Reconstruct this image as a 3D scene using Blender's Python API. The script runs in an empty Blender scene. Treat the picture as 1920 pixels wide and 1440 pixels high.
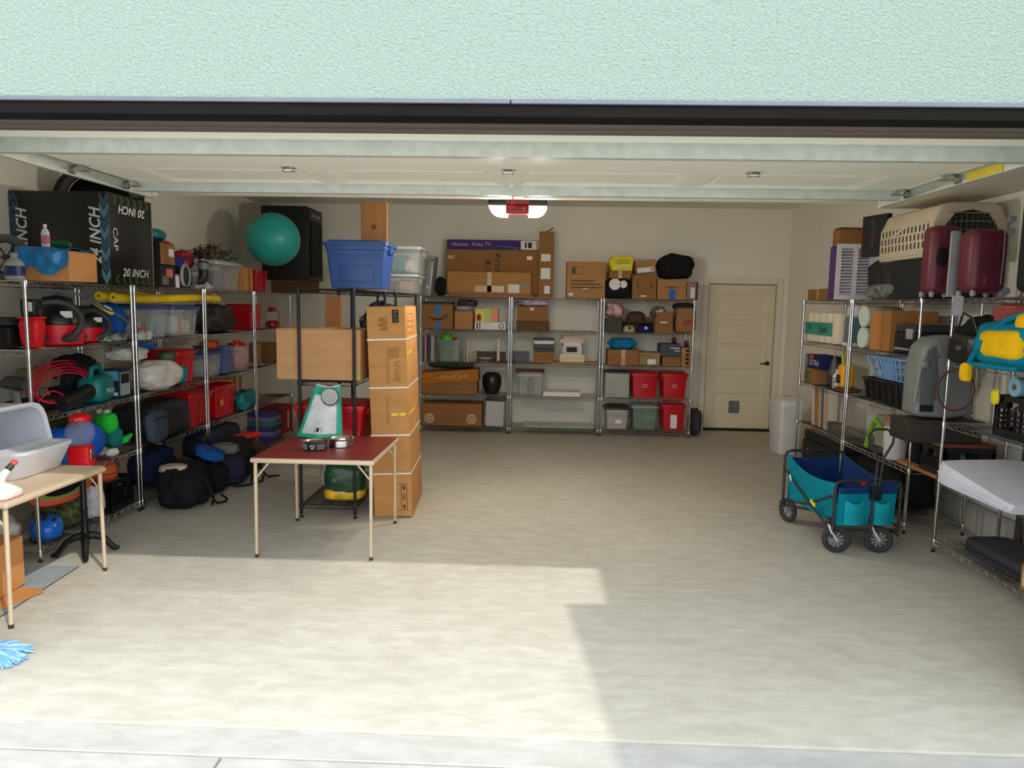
import bpy, bmesh, math, random
from mathutils import Vector, Matrix, noise
# ------------------------------------------------------------------ camera, world, sun, exposure
sc = bpy.context.scene
COL = sc.collection
CF, CYAW, CPIT, CROL, CH = 1340.0, .0331, .1102, .017, 1.729   # focal length in pixels of a 1920 wide frame

def ray(px, py):
    X, Y = px - 960, py - 720
    cr, sr = math.cos(CROL), math.sin(CROL)
    X, Y = cr * X + sr * Y, -sr * X + cr * Y
    a, b = X / CF, -Y / CF
    cp, sp = math.cos(CPIT), math.sin(CPIT)
    yf, z = cp + sp * b, -sp + cp * b
    cy, sy = math.cos(CYAW), math.sin(CYAW)
    return Vector((cy * a - sy * yf, sy * a + cy * yf, z))

r0 = ray(960, 720); rr = (ray(961, 720) - r0).normalized(); ru = (ray(960, 719) - r0).normalized()
cam_d = bpy.data.cameras.new('camera'); cam = bpy.data.objects.new('camera', cam_d); COL.objects.link(cam)
mw = Matrix((rr, ru, -r0.normalized())).transposed().to_4x4(); mw.translation = (0, 0, CH)
cam.matrix_world = mw
cam_d.sensor_width = 36.0; cam_d.lens = 36.0 * CF / 1920.0; cam_d.clip_start = .05; cam_d.clip_end = 200
sc.camera = cam

w = bpy.data.worlds.new('sky'); sc.world = w; w.use_nodes = True
bg = w.node_tree.nodes['Background']; bg.inputs[0].default_value = (.88, .95, 1.0, 1); bg.inputs[1].default_value = 2.35
SUN_DIR = Vector((-.694, .739, -1.0)).normalized()
sd = bpy.data.lights.new('sun', 'SUN'); sd.energy = 1.95; sd.angle = .012; sd.color = (1.0, .95, .86)
so = bpy.data.objects.new('sun', sd); COL.objects.link(so); so.location = (6, -6, 9)
so.rotation_euler = SUN_DIR.to_track_quat('-Z', 'Y').to_euler()
vs = sc.view_settings
vs.view_transform = 'Standard'; vs.look = 'None'; vs.gamma = 1; vs.exposure = 0.12; vs.use_curve_mapping = False
try:
    sc.cycles.diffuse_bounces = 6; sc.cycles.transparent_max_bounces = 16
except Exception:
    pass

# measuring helpers: turn measured sight lines into world coordinates on known planes (shelf fronts, levels, floor)
def at(px, py, X=None, Y=None, Z=None):
    r = ray(px, py)
    t = X / r.x if X is not None else Y / r.y if Y is not None else (Z - CH) / r.z
    return Vector((r.x * t, r.y * t, CH + r.z * t))
SURVEY = Matrix((rr, ru, -r0.normalized())).transposed().to_4x4(); SURVEY.translation = (0, 0, 1.729)   # where the measurements were taken from; independent of the camera object
MI = SURVEY.inverted()
def pr(p):
    q = MI @ Vector(p)
    return 960 + CF * q.x / -q.z, 720 - CF * q.y / -q.z
def _bis(fn, lo, hi):
    a = fn(lo)
    for _ in range(50):
        m = (lo + hi) / 2; b = fn(m)
        if (a < 0) == (b < 0): lo, a = m, b
        else: hi = m
    return (lo + hi) / 2
def ypx(px, X, Z): return _bis(lambda y: pr((X, y, Z))[0] - px, 2.0, 14.0)
def zpx(py, X, Y): return _bis(lambda z: pr((X, Y, z))[1] - py, -1.0, 4.0)
def xpx(px, Y, Z): return _bis(lambda x: pr((x, Y, Z))[0] - px, -6.0, 6.0)

# ------------------------------------------------------------------ mesh helpers
def lin(c):
    o = []
    for v in c[:3]:
        v /= 255.0
        o.append(v / 12.92 if v <= .04045 else ((v + .055) / 1.055) ** 2.4)
    return (o[0], o[1], o[2], 1)

class MB:
    def __init__(s): s.v, s.f, s.m = [], [], []
    def add(s, vs_, fs, m=0):
        n = len(s.v); s.v += [tuple(p) for p in vs_]
        for q in fs: s.f.append(tuple(i + n for i in q)); s.m.append(m)
        return s
    def box(s, c, d, R=None, m=0):
        x, y, z = d[0] / 2, d[1] / 2, d[2] / 2
        P = [Vector((a * x, b * y, e * z)) for e in (-1, 1) for b in (-1, 1) for a in (-1, 1)]
        if R is not None: P = [R @ p for p in P]
        c = Vector(c)
        return s.add([p + c for p in P], [(0, 2, 3, 1), (4, 5, 7, 6), (0, 1, 5, 4), (2, 6, 7, 3), (0, 4, 6, 2), (1, 3, 7, 5)], m)
    def b2(s, x0, x1, y0, y1, z0, z1, m=0):
        return s.box(((x0 + x1) / 2, (y0 + y1) / 2, (z0 + z1) / 2), (x1 - x0, y1 - y0, z1 - z0), None, m)
    def rings(s, R, cap0=True, cap1=True, closed=False, m=0):
        n = len(R[0]); V = [p for r in R for p in r]; F = []
        k = len(R)
        for i in range(k if closed else k - 1):
            j = (i + 1) % k
            for a in range(n):
                b = (a + 1) % n
                F.append((i * n + a, i * n + b, j * n + b, j * n + a))
        if not closed:
            if cap0: F.append(tuple(range(n - 1, -1, -1)))
            if cap1: F.append(tuple(range((k - 1) * n, k * n)))
        return s.add(V, F, m)
    def tube(s, P, r, n=6, closed=False, m=0):
        P = [Vector(p) for p in P]; k = len(P); R = []
        rr_ = r if isinstance(r, (list, tuple)) else [r] * k
        up = None
        for i, p in enumerate(P):
            a = P[(i - 1) % k] if (closed or i > 0) else p
            b = P[(i + 1) % k] if (closed or i < k - 1) else p
            t = (b - a)
            t = t.normalized() if t.length > 1e-9 else Vector((0, 0, 1))
            if up is None:
                up = Vector((0, 0, 1)) if abs(t.z) < .9 else Vector((1, 0, 0))
            u = (up - t * up.dot(t))
            u = u.normalized() if u.length > 1e-6 else t.orthogonal().normalized()
            up = u; w_ = t.cross(u)
            R.append([p + (u * math.cos(6.28319 * q / n) + w_ * math.sin(6.28319 * q / n)) * rr_[i] for q in range(n)])
        return s.rings(R, closed=closed, m=m)
    def lathe(s, prof, n=24, c=(0, 0, 0), R=None, m=0):
        c = Vector(c); G = []
        for r, z in prof:
            ring = [Vector((r * math.cos(6.28319 * q / n), r * math.sin(6.28319 * q / n), z)) for q in range(n)]
            if R is not None: ring = [R @ p for p in ring]
            G.append([p + c for p in ring])
        return s.rings(G, m=m)
    def prism(s, pts, axis, a, b, m=0):
        # pts: 2D outline; axis 'x','y','z' extruded from a to b
        def P(u, v, t):
            return (t, u, v) if axis == 'x' else (u, t, v) if axis == 'y' else (u, v, t)
        return s.rings([[P(u, v, a) for u, v in pts], [P(u, v, b) for u, v in pts]], m=m)
    def blob(s, d, e=.6, amp=.08, fr=3.0, seed=0, c=(0, 0, 0), nu=22, nv=14, flat=True, ez=None, m=0, fold=0):
        random.seed(seed); off = Vector((random.uniform(0, 50), random.uniform(0, 50), random.uniform(0, 50)))
        ez = e if ez is None else ez
        def sp(v, p): return math.copysign(abs(v) ** p, v)
        V, F = [], []
        for i in range(nv + 1):
            ph = math.pi * (i / nv - .5)
            for j in range(nu):
                th = 2 * math.pi * j / nu
                x = sp(math.cos(ph), ez) * sp(math.cos(th), e); y = sp(math.cos(ph), ez) * sp(math.sin(th), e); z = sp(math.sin(ph), ez)
                q = Vector((x, y, z))
                nv_ = noise.noise(q * fr * .5 + off) * .6 + noise.noise(q * fr + off * 1.7) * .4
                if fold: nv_ += (1 - abs(noise.noise(Vector((x * fr * 1.3, y * fr * 1.3, z * fr * .7)) + off))) * fold - fold * .7
                q = q * (1 + amp * nv_ * 2)
                p = Vector((q.x * d[0] / 2, q.y * d[1] / 2, q.z * d[2] / 2 + d[2] / 2))
                if flat and p.z < 0.004: p.z = 0.0 + .0004 * (i)
                V.append(p + Vector(c))
        for i in range(nv):
            for j in range(nu):
                k = (j + 1) % nu
                F.append((i * nu + j, i * nu + k, (i + 1) * nu + k, (i + 1) * nu + j))
        return s.add(V, F, m)
    def grid(s, fn, nu, nv, m=0):
        V = [fn(i / nu, j / nv) for j in range(nv + 1) for i in range(nu + 1)]
        F = [(j * (nu + 1) + i, j * (nu + 1) + i + 1, (j + 1) * (nu + 1) + i + 1, (j + 1) * (nu + 1) + i) for j in range(nv) for i in range(nu)]
        return s.add(V, F, m)
    def mesh(s, name, bevel=0, seg=2, smooth=False, ang=.6, wall=0):
        me = bpy.data.meshes.new(name)
        me.from_pydata(s.v, [], s.f)
        me.polygons.foreach_set('material_index', s.m)
        bm = bmesh.new(); bm.from_mesh(me)
        bmesh.ops.recalc_face_normals(bm, faces=bm.faces)
        if bevel:
            ed = [e for e in bm.edges if len(e.link_faces) == 2 and e.calc_face_angle(0) > ang]
            bmesh.ops.bevel(bm, geom=ed, offset=bevel, segments=seg, affect='EDGES', profile=.5, clamp_overlap=True)
        if wall:
            bmesh.ops.solidify(bm, geom=bm.faces, thickness=wall)
        bm.to_mesh(me); bm.free()
        if smooth or bevel:
            me.polygons.foreach_set('use_smooth', [True] * len(me.polygons))
            if hasattr(me, 'set_sharp_from_angle'): me.set_sharp_from_angle(angle=.65)
        return me

def ob(name, me, mat, parent=None, loc=(0, 0, 0), rot=(0, 0, 0)):
    o = bpy.data.objects.new(name, me); COL.objects.link(o)
    o.location = loc; o.rotation_euler = rot
    if parent is not None: o.parent = parent
    for q in (mat if isinstance(mat, (list, tuple)) else [mat]):
        if me is not None and len(me.materials) < (len(mat) if isinstance(mat, (list, tuple)) else 1): me.materials.append(q)
    return o
def part(parent, name, mb, mat, loc=(0, 0, 0), rot=(0, 0, 0), label=None, **k):
    o = ob(name, mb.mesh(name, **k), mat, parent, loc, rot)
    if label: o['label'] = label
    return o
def tag(o, label, cat, group=None, kind=None):
    if label: o['label'] = label
    if cat: o['category'] = cat
    if group: o['group'] = group
    if kind: o['kind'] = kind
    return o
def thing(name, label, cat, loc=(0, 0, 0), rz=0, group=None):
    o = bpy.data.objects.new(name, None); COL.objects.link(o); o.empty_display_size = .1
    o.location = loc; o.rotation_euler = (0, 0, rz)
    return tag(o, label, cat, group)
def single(name, label, cat, mb, mat, loc=(0, 0, 0), rot=(0, 0, 0), group=None, **k):
    return tag(ob(name, mb.mesh(name, **k), mat, None, loc, rot), label, cat, group)
def struct(name, mb, mat, label=None, parent=None, **k):
    o = ob(name, mb.mesh(name, **k), mat, parent)
    if parent is None: o['kind'] = 'structure'
    if label: o['label'] = label
    return o
def copy_tree(o, parent=None):
    c = o.copy(); COL.objects.link(c); c.parent = parent
    for ch in list(o.children): copy_tree(ch, c)
    return c

# ------------------------------------------------------------------ materials
MATS = {}
def M(name, col=None, rough=.55, metal=0.0, var=.06, vs_=6.0, bump=0.0, bs=60.0, alpha=1.0, stretch=(1, 1, 1), emit=0, spec=.5, coat=0):
    if name in MATS: return MATS[name]
    m = bpy.data.materials.new(name); m.use_nodes = True
    nt = m.node_tree; N = nt.nodes; L = nt.links
    b = N['Principled BSDF']; c = lin(col)
    b.inputs['Roughness'].default_value = rough; b.inputs['Metallic'].default_value = metal
    b.inputs['Specular IOR Level'].default_value = spec
    if coat: b.inputs['Coat Weight'].default_value = coat
    tc = N.new('ShaderNodeTexCoord'); mp = N.new('ShaderNodeMapping'); mp.inputs['Scale'].default_value = stretch
    L.new(tc.outputs['Object'], mp.inputs[0])
    n1 = N.new('ShaderNodeTexNoise'); n1.inputs['Scale'].default_value = vs_; n1.inputs['Detail'].default_value = 5
    L.new(mp.outputs[0], n1.inputs[0])
    rp = N.new('ShaderNodeValToRGB')
    rp.color_ramp.elements[0].position = .3; rp.color_ramp.elements[1].position = .72
    rp.color_ramp.elements[0].color = tuple(max(0, v * (1 - 2 * var)) for v in c[:3]) + (1,)
    rp.color_ramp.elements[1].color = tuple(min(1, v * (1 + 2 * var)) for v in c[:3]) + (1,)
    L.new(n1.outputs[0], rp.inputs[0]); L.new(rp.outputs[0], b.inputs['Base Color'])
    if bump:
        n2 = N.new('ShaderNodeTexNoise'); n2.inputs['Scale'].default_value = bs; n2.inputs['Detail'].default_value = 3
        L.new(mp.outputs[0], n2.inputs[0])
        bp = N.new('ShaderNodeBump'); bp.inputs['Strength'].default_value = bump; bp.inputs['Distance'].default_value = .01
        L.new(n2.outputs[0], bp.inputs['Height']); L.new(bp.outputs[0], b.inputs['Normal'])
    if alpha < 1: b.inputs['Alpha'].default_value = alpha
    if emit:
        b.inputs['Emission Color'].default_value = c; b.inputs['Emission Strength'].default_value = emit
    MATS[name] = m
    return m
def plastic(name, col, rough=.35, **k): return M('plastic_' + name, col, rough, var=.03, **k)
def cloth(name, col, **k):
    a = dict(rough=.9, var=.10, vs_=9, bump=.5, bs=45, spec=.2); a.update(k); return M('cloth_' + name, col, **a)
def card(name='', col=(176, 128, 80)):
    return M('card_' + name, col, .85, var=.05, vs_=3, bump=.12, bs=90, stretch=(1, 1, 4), spec=.25)
def paper(name, col): return M('paper_' + name, col, .7, var=.02, spec=.3)
def clear(name='', col=(200, 208, 210), a=.24): return M('clear_' + name, col, .12, var=.03, alpha=a)
CARD = card('tan'); CARD2 = card('brown', (150, 104, 62)); CARD3 = card('orange', (196, 138, 84)); CARD4 = card('dark', (104, 74, 48))
TAPE = M('packing_tape', (196, 158, 112), .25, var=.03)
CHROME = M('chrome', (205, 205, 205), .18, 1.0, var=.04, vs_=40)
GALV = M('galvanised', (206, 210, 202), .45, .4, var=.05, vs_=14, bump=.05)
STEEL = M('steel', (200, 198, 192), .22, 1.0, var=.03)
BLACKM = M('black_metal', (34, 34, 36), .4, .3, var=.1)
BLACK = plastic('black', (22, 22, 24)); DARK = plastic('charcoal', (48, 50, 52), .5)
WHITE = plastic('white', (232, 232, 234)); RED = plastic('red', (190, 12, 26), .32)
INK = paper('ink', (40, 34, 30)); WHITEP = paper('white', (226, 224, 220))
GREYP = plastic('grey', (150, 152, 154), .5); TEAL = plastic('teal', (0, 132, 130)); BLUE = plastic('blue', (42, 82, 160))
YEL = plastic('yellow', (240, 214, 30)); GREEN = plastic('green', (40, 190, 50)); ORANGE = plastic('orange', (225, 110, 40))
PURPLE = paper('purple', (76, 52, 120)); PINKP = paper('pink', (216, 130, 150))
WOOD = M('wood', (176, 116, 62), .6, var=.16, vs_=4, stretch=(1, 1, .12), bump=.08)
CBLACK = cloth('black', (26, 27, 30)); CNAVY = cloth('navy', (30, 38, 74)); CGREY = cloth('grey', (120, 118, 116)); CBEIGE = cloth('beige', (190, 178, 158))
CWHITE = cloth('white', (214, 208, 198)); CBLUE = cloth('blue', (30, 92, 170)); CTEAL = cloth('teal', (0, 122, 146)); CGREEN = cloth('olive', (70, 78, 48))

# ------------------------------------------------------------------ prints and labels on box faces
# local box: base centre at the origin, size (sx, sy, sz); faces f (-y), r (+x), l (-x), b (+y), t (top)
def face_frame(face, d):
    sx, sy, sz = d
    if face == 'f': return Vector((-sx / 2, -sy / 2, 0)), Vector((sx, 0, 0)), Vector((0, 0, sz)), Vector((0, -1, 0))
    if face == 'r': return Vector((sx / 2, -sy / 2, 0)), Vector((0, sy, 0)), Vector((0, 0, sz)), Vector((1, 0, 0))
    if face == 'l': return Vector((-sx / 2, sy / 2, 0)), Vector((0, -sy, 0)), Vector((0, 0, sz)), Vector((-1, 0, 0))
    if face == 't': return Vector((-sx / 2, -sy / 2, sz)), Vector((sx, 0, 0)), Vector((0, sy, 0)), Vector((0, 0, 1))
def decal(parent, face, d, u0, u1, v0, v1, mat, name='printed_label', th=.002, label=None):
    o, U, V, n = face_frame(face, d)
    q = [o + U * u0 + V * v0, o + U * u1 + V * v0, o + U * u1 + V * v1, o + U * u0 + V * v1]
    mb = MB().rings([[p for p in q], [p + n * th for p in q]])
    return part(parent, name, mb, mat, label=label)
TXT = {}
def txt_mesh(s, shear=0, spacing=1.0, bold=0):
    k = (s, shear, spacing, bold)
    if k not in TXT:
        cu = bpy.data.curves.new('lettering', 'FONT'); cu.body = s; cu.size = 1; cu.align_x = 'CENTER'; cu.align_y = 'CENTER'; cu.shear = shear
        cu.space_character = spacing; cu.resolution_u = 3; cu.offset = bold
        to = bpy.data.objects.new('lettering', cu); COL.objects.link(to)
        dg = bpy.context.evaluated_depsgraph_get()
        me = bpy.data.meshes.new_from_object(to.evaluated_get(dg))
        bpy.data.objects.remove(to); bpy.data.curves.remove(cu)
        me.materials.clear()
        TXT[k] = me
    return TXT[k].copy()
def txt(parent, face, d, s, u, v, h, mat, rot=0, wide=1.0, shear=0, bold=0, name='lettering', off=.003):
    o, U, V, n = face_frame(face, d)
    p = o + U * u + V * v + n * off
    X = U.normalized(); Yv = V.normalized()
    R = Matrix((X, Yv, n)).transposed()
    a = Matrix.Rotation(rot, 3, 'Z')
    S = Matrix.Diagonal((h * wide, h, 1))
    me = txt_mesh(s, shear, 1.0 + bold * 2, bold)
    mt = (R @ a @ S).to_4x4(); mt.translation = p
    me.transform(mt)
    return ob(name, me, mat, parent)

def scribble(parent, face, d, u, v, w_, h_, mat, n=6, rot=0, off=.002, th=.003):
    # worn, unreadable printed line
    o, U, V, nn = face_frame(face, d); X = U.normalized(); Y = V.normalized(); c = o + U * u + V * v + nn * off
    pts = []
    for q in range(n * 2 + 1):
        a, b = -w_ / 2 + w_ * q / (n * 2), (h_ / 2 if q % 2 else -h_ / 2) * (1 - .35 * (q % 3 == 0))
        a, b = a * math.cos(rot) - b * math.sin(rot), a * math.sin(rot) + b * math.cos(rot)
        pts.append(c + X * a + Y * b)
    return part(parent, 'faded_print', MB().tube(pts, th, 4), mat)

# ------------------------------------------------------------------ common builders
def carton(label, x, y, z, d, rz=0, mat=None, name='cardboard_box', cat='box', top='closed', tape='f', tapemat=None, group=None, tilt=None, fl=.0):
    mat = mat or CARD
    sx, sy, sz = d
    t = thing(name, label, cat, (x, y, z), rz, group)
    if tilt: t.rotation_euler = (tilt[0], tilt[1], rz)
    if top == 'closed':
        part(t, 'body', MB().b2(-sx / 2, sx / 2, -sy / 2, sy / 2, 0, sz - .006), mat, bevel=.004, seg=1)
        for sgn in (-1, 1):
            if sx >= sy: part(t, 'flap', MB().b2(-sx / 2 + .001, sx / 2 - .001, min(sgn * .002, sgn * sy / 2), max(sgn * .002, sgn * sy / 2), sz - .006, sz), mat)
            else: part(t, 'flap', MB().b2(min(sgn * .002, sgn * sx / 2), max(sgn * .002, sgn * sx / 2), -sy / 2 + .001, sy / 2 - .001, sz - .006, sz), mat)
        if tape:
            tm = tapemat or TAPE
            if tape == 'f':
                part(t, 'tape', MB().b2(-.025, .025, -sy / 2 - .002, -sy / 2, 0.0, sz).b2(-.025, .025, -sy / 2, sy / 2, sz, sz + .0015), tm)
            elif tape == 'r':
                part(t, 'tape', MB().b2(sx / 2, sx / 2 + .002, -.025, .025, 0.0, sz).b2(-sx / 2, sx / 2, -.025, .025, sz, sz + .0015), tm)
            elif tape == 'l':
                part(t, 'tape', MB().b2(-sx / 2 - .002, -sx / 2, -.025, .025, 0.0, sz).b2(-sx / 2, sx / 2, -.025, .025, sz, sz + .0015), tm)
            elif tape == 't':
                part(t, 'tape', MB().b2(-sx / 2, sx / 2, -.025, .025, sz, sz + .0015), tm)
    else:
        w_ = .005
        mb = MB().b2(-sx / 2, sx / 2, -sy / 2, sy / 2, 0, w_)
        mb.b2(-sx / 2, sx / 2, -sy / 2, -sy / 2 + w_, w_, sz).b2(-sx / 2, sx / 2, sy / 2 - w_, sy / 2, w_, sz)
        mb.b2(-sx / 2, -sx / 2 + w_, -sy / 2 + w_, sy / 2 - w_, w_, sz).b2(sx / 2 - w_, sx / 2, -sy / 2 + w_, sy / 2 - w_, w_, sz)
        part(t, 'body', mb, mat)
        F = min(sx, sy) * .42
        for k, (hx, hy, ln, yaw) in enumerate([(0, -sy / 2, sx, 0), (0, sy / 2, sx, math.pi), (-sx / 2, 0, sy, -math.pi / 2), (sx / 2, 0, sy, math.pi / 2)]):
            an = (fl if fl else [-.5, .35, .9, .7][k])
            if top == 'half' and k in (0,): an = -1.35
            m_ = MB().box((0, -F / 2, 0), (ln - .01, F, .005))
            part(t, 'flap', m_, mat, (hx, hy, sz), (-(an), 0, yaw))
    return t

def tote(label, x, y, z, d, rz=0, mat=None, lid=None, name='storage_tote', cat='storage bin', group=None, ribs=5, see=False, lidh=.03, tp=.10, handle=True, fill=None):
    # long side along local x
    mat = mat or RED; sx, sy, sz = d
    t = thing(name, label, cat, (x, y, z), rz, group)
    H = sz - (lidh if lid else 0)
    def ring(u, v, zz, r):
        o = []
        for cx, cy, a0 in ((u - r, v - r, 0), (-u + r, v - r, 90), (-u + r, -v + r, 180), (u - r, -v + r, 270)):
            for q in range(4):
                a = math.radians(a0 + q * 30); o.append(Vector((cx + r * math.cos(a), cy + r * math.sin(a), zz)))
        return o
    u1, v1 = sx / 2 - .02, sy / 2 - .02; k = 1 - tp
    R = [ring(u1 * k, v1 * k, 0, .02), ring(u1, v1, H - .05, .025), ring(u1 + .008, v1 + .008, H - .045, .025), ring(u1 + .01, v1 + .01, H - .012, .025),
         ring(sx / 2, sy / 2, H - .012, .03), ring(sx / 2, sy / 2, H, .03), ring(u1 - .005, v1 - .005, H, .02), ring(u1 * k - .008, v1 * k - .008, .008, .02)]
    b = part(t, 'body', MB().rings(R), mat, smooth=True)
    if ribs:
        for f_ in range(ribs):
            u = -sx * .36 + f_ * sx * .72 / max(1, ribs - 1)
            for sg in (-1, 1):
                def pt(uu, tt, o_):
                    vv = (v1 * k + (v1 - v1 * k) * tt) + o_
                    return Vector((uu * (k + (1 - k) * tt), sg * vv, tt * (H - .06)))
                q = [[pt(u - .012, .04, 0), pt(u + .012, .04, 0), pt(u + .008, .04, .005), pt(u - .008, .04, .005)],
                     [pt(u - .012, .97, 0), pt(u + .012, .97, 0), pt(u + .008, .97, .005), pt(u - .008, .97, .005)]]
                part(t, 'rib', MB().rings(q), mat)
    if handle:
        for sg in (-1, 1):
            part(t, 'handle', MB().b2(min(sg * u1, sg * (sx / 2 + .004)), max(sg * u1, sg * (sx / 2 + .004)), -.06, .06, H - .075, H - .01), mat, bevel=.006, seg=2)
    if lid:
        R2 = [ring(sx / 2 + .004, sy / 2 + .004, H - .012, .03), ring(sx / 2 + .004, sy / 2 + .004, H + .012, .03), ring(sx / 2 - .02, sy / 2 - .02, H + .014, .03), ring(sx / 2 - .035, sy / 2 - .035, sz, .03)]
        part(t, 'lid', MB().rings(R2), lid, smooth=True)
    if fill:
        random.seed(hash(label) % 1000)
        for q, fm in enumerate(fill):
            fx = -sx * .3 + sx * .6 * (q + .5) / len(fill)
            hh = H * random.uniform(.45, .72)
            part(t, 'contents', MB().blob((sx * .66 / len(fill), sy * .66, hh), .35, .06, 3, q + 5, (fx, random.uniform(-.01, .01), .014), 12, 8), fm, smooth=True)
    return t

def heap(name, label, cat, x, y, z, d, mat, rz=0, seed=1, e=.7, amp=.11, fr=3.4, fold=.8, group=None, tilt=(0, 0), nu=40, nv=26, ez=None):
    return single(name, label, cat, MB().blob(d, e, amp, fr, seed, nu=nu, nv=nv, fold=fold, ez=ez), mat, (x, y, z), (tilt[0], tilt[1], rz), group, smooth=True)

def books(label_list, x0, y, z, specs, axis='x', group=None, name='book'):
    # specs: (thickness, depth, height, cover material); upright books side by side
    x = x0
    for lb, (t_, dp, h_, cm) in zip(label_list, specs):
        b = thing(name, lb, 'book', (x + t_ / 2, y + dp / 2, z), 0, group)
        part(b, 'cover', MB().b2(-t_ / 2, t_ / 2, -dp / 2, -dp / 2 + .003, 0, h_).b2(-t_ / 2, -t_ / 2 + .003, -dp / 2 + .003, dp / 2, 0, h_).b2(t_ / 2 - .003, t_ / 2, -dp / 2 + .003, dp / 2, 0, h_), cm)
        part(b, 'pages', MB().b2(-t_ / 2 + .003, t_ / 2 - .003, -dp / 2 + .003, dp / 2 - .004, .003, h_ - .004), WHITEP)
        x += t_ + .001

def flat_stack(label, name, cat, x, y, z, items, group=None):
    # items: list of (label, sx, sy, sz, mat, rz); things piled on each other
    for lb, sx, sy, sz, mt, rz, nm, ct in items:
        t = thing(nm, lb, ct, (x, y, z), rz, group)
        part(t, 'tray' if ct == 'box' else 'cover', MB().b2(-sx / 2, sx / 2, -sy / 2, sy / 2, 0, sz * .62), mt, bevel=.003, seg=1)
        part(t, 'lid' if ct == 'box' else 'back_cover', MB().b2(-sx / 2 - .003, sx / 2 + .003, -sy / 2 - .003, sy / 2 + .003, sz * .62, sz), mt, bevel=.003, seg=1)
        z += sz + .001

def bottle(label, x, y, z, r, h, mat, capmat, name='bottle', neck=.35, labelmat=None, group=None, rz=0, ov=.6):
    t = thing(name, label, 'bottle', (x, y, z), rz, group)
    mb = MB().lathe([(r * .9, 0), (r, .01), (r, h * .62), (r * .8, h * .72), (r * neck, h * .84), (r * neck, h * .9)], 20)
    if ov != 1: mb.v = [(a, b * ov, c) for a, b, c in mb.v]
    part(t, 'body', mb, mat, smooth=True)
    part(t, 'cap', MB().lathe([(r * neck * 1.15, h * .88), (r * neck * 1.15, h), (r * neck * .9, h)], 16), capmat, smooth=True)
    if labelmat:
        m2 = MB().lathe([(r + .001, h * .15), (r + .001, h * .52)], 20)
        if ov != 1: m2.v = [(a, b * ov, c) for a, b, c in m2.v]
        part(t, 'paper_label', m2, labelmat, smooth=True)
    return t

# ------------------------------------------------------------------ the setting
LW, RW, BW, FW, CEIL = -3.96, 3.49, 10.17, 2.80, 3.10
def concrete(name, c1, c2, c3, sc_=1.0):
    m = bpy.data.materials.new(name); m.use_nodes = True; nt = m.node_tree; N = nt.nodes; L = nt.links; b = N['Principled BSDF']
    tc = N.new('ShaderNodeTexCoord')
    def nz(s, d, st, dis=0):
        mp = N.new('ShaderNodeMapping'); mp.inputs['Scale'].default_value = st; L.new(tc.outputs['Object'], mp.inputs[0])
        n = N.new('ShaderNodeTexNoise'); n.inputs['Scale'].default_value = s * sc_; n.inputs['Detail'].default_value = d; n.inputs['Distortion'].default_value = dis
        n.inputs['Roughness'].default_value = .65
        L.new(mp.outputs[0], n.inputs[0]); return n
    a = nz(.8, 8, (1, 1.4, 1), .5); f = nz(9, 9, (.6, 1.6, 1), .35); g = nz(60, 4, (1, 1, 1))
    r1 = N.new('ShaderNodeValToRGB'); r1.color_ramp.elements[0].position = .34; r1.color_ramp.elements[1].position = .66
    r1.color_ramp.elements[0].color = lin(c1); r1.color_ramp.elements[1].color = lin(c2); L.new(a.outputs[0], r1.inputs[0])
    r2 = N.new('ShaderNodeValToRGB'); r2.color_ramp.elements[0].position = .40; r2.color_ramp.elements[1].position = .62
    r2.color_ramp.elements[0].color = lin(c3); r2.color_ramp.elements[1].color = (1, 1, 1, 1); L.new(f.outputs[0], r2.inputs[0])
    mx = N.new('ShaderNodeMixRGB'); mx.blend_type = 'MULTIPLY'; mx.inputs[0].default_value = .30; L.new(r1.outputs[0], mx.inputs[1]); L.new(r2.outputs[0], mx.inputs[2])
    # small dark specks and scuffs
    v = nz(2.3, 3, (1, 2.6, 1), 1.2)
    r3 = N.new('ShaderNodeValToRGB'); r3.color_ramp.elements[0].position = .285; r3.color_ramp.elements[1].position = .33
    r3.color_ramp.elements[0].color = (.72, .69, .66, 1); r3.color_ramp.elements[1].color = (1, 1, 1, 1); L.new(v.outputs[0], r3.inputs[0])
    m2 = N.new('ShaderNodeMixRGB'); m2.blend_type = 'MULTIPLY'; m2.inputs[0].default_value = .22; L.new(mx.outputs[0], m2.inputs[1]); L.new(r3.outputs[0], m2.inputs[2])
    L.new(m2.outputs[0], b.inputs['Base Color'])
    b.inputs['Roughness'].default_value = .62; b.inputs['Specular IOR Level'].default_value = .35
    bp = N.new('ShaderNodeBump'); bp.inputs['Strength'].default_value = .12; bp.inputs['Distance'].default_value = .004
    ad = N.new('ShaderNodeMath'); L.new(f.outputs[0], ad.inputs[0]); L.new(g.outputs[0], ad.inputs[1]); L.new(ad.outputs[0], bp.inputs['Height']); L.new(bp.outputs[0], b.inputs['Normal'])
    return m
FLOORM = concrete('garage_concrete', (192, 187, 175), (202, 198, 187), (190, 185, 174))
DRIVEM = concrete('driveway_concrete', (190, 190, 186), (200, 198, 194), (184, 184, 180))
WALLM = M('wall_paint', (236, 231, 218), .8, var=.015, vs_=1.5, bump=.06, bs=120, spec=.3)
CEILM = M('ceiling_paint', (234, 231, 222), .85, var=.015, vs_=1.5, bump=.05, bs=90, spec=.3)
def stucco():
    m = M('mint_stucco', (146, 163, 153), .9, var=.05, vs_=70, bump=.9, bs=110, spec=.2)
    return m
STUC = stucco()
TRIMM = M('trim_dark', (30, 27, 25), .95, spec=.08, var=.08, vs_=3, stretch=(.2, 4, 4)); TRIMB = M('trim_brown', (92, 80, 72), .7, var=.12, vs_=5, stretch=(.1, 6, 6))
DRIP = M('drip_metal', (112, 116, 126), .55, .2, var=.05)
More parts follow.
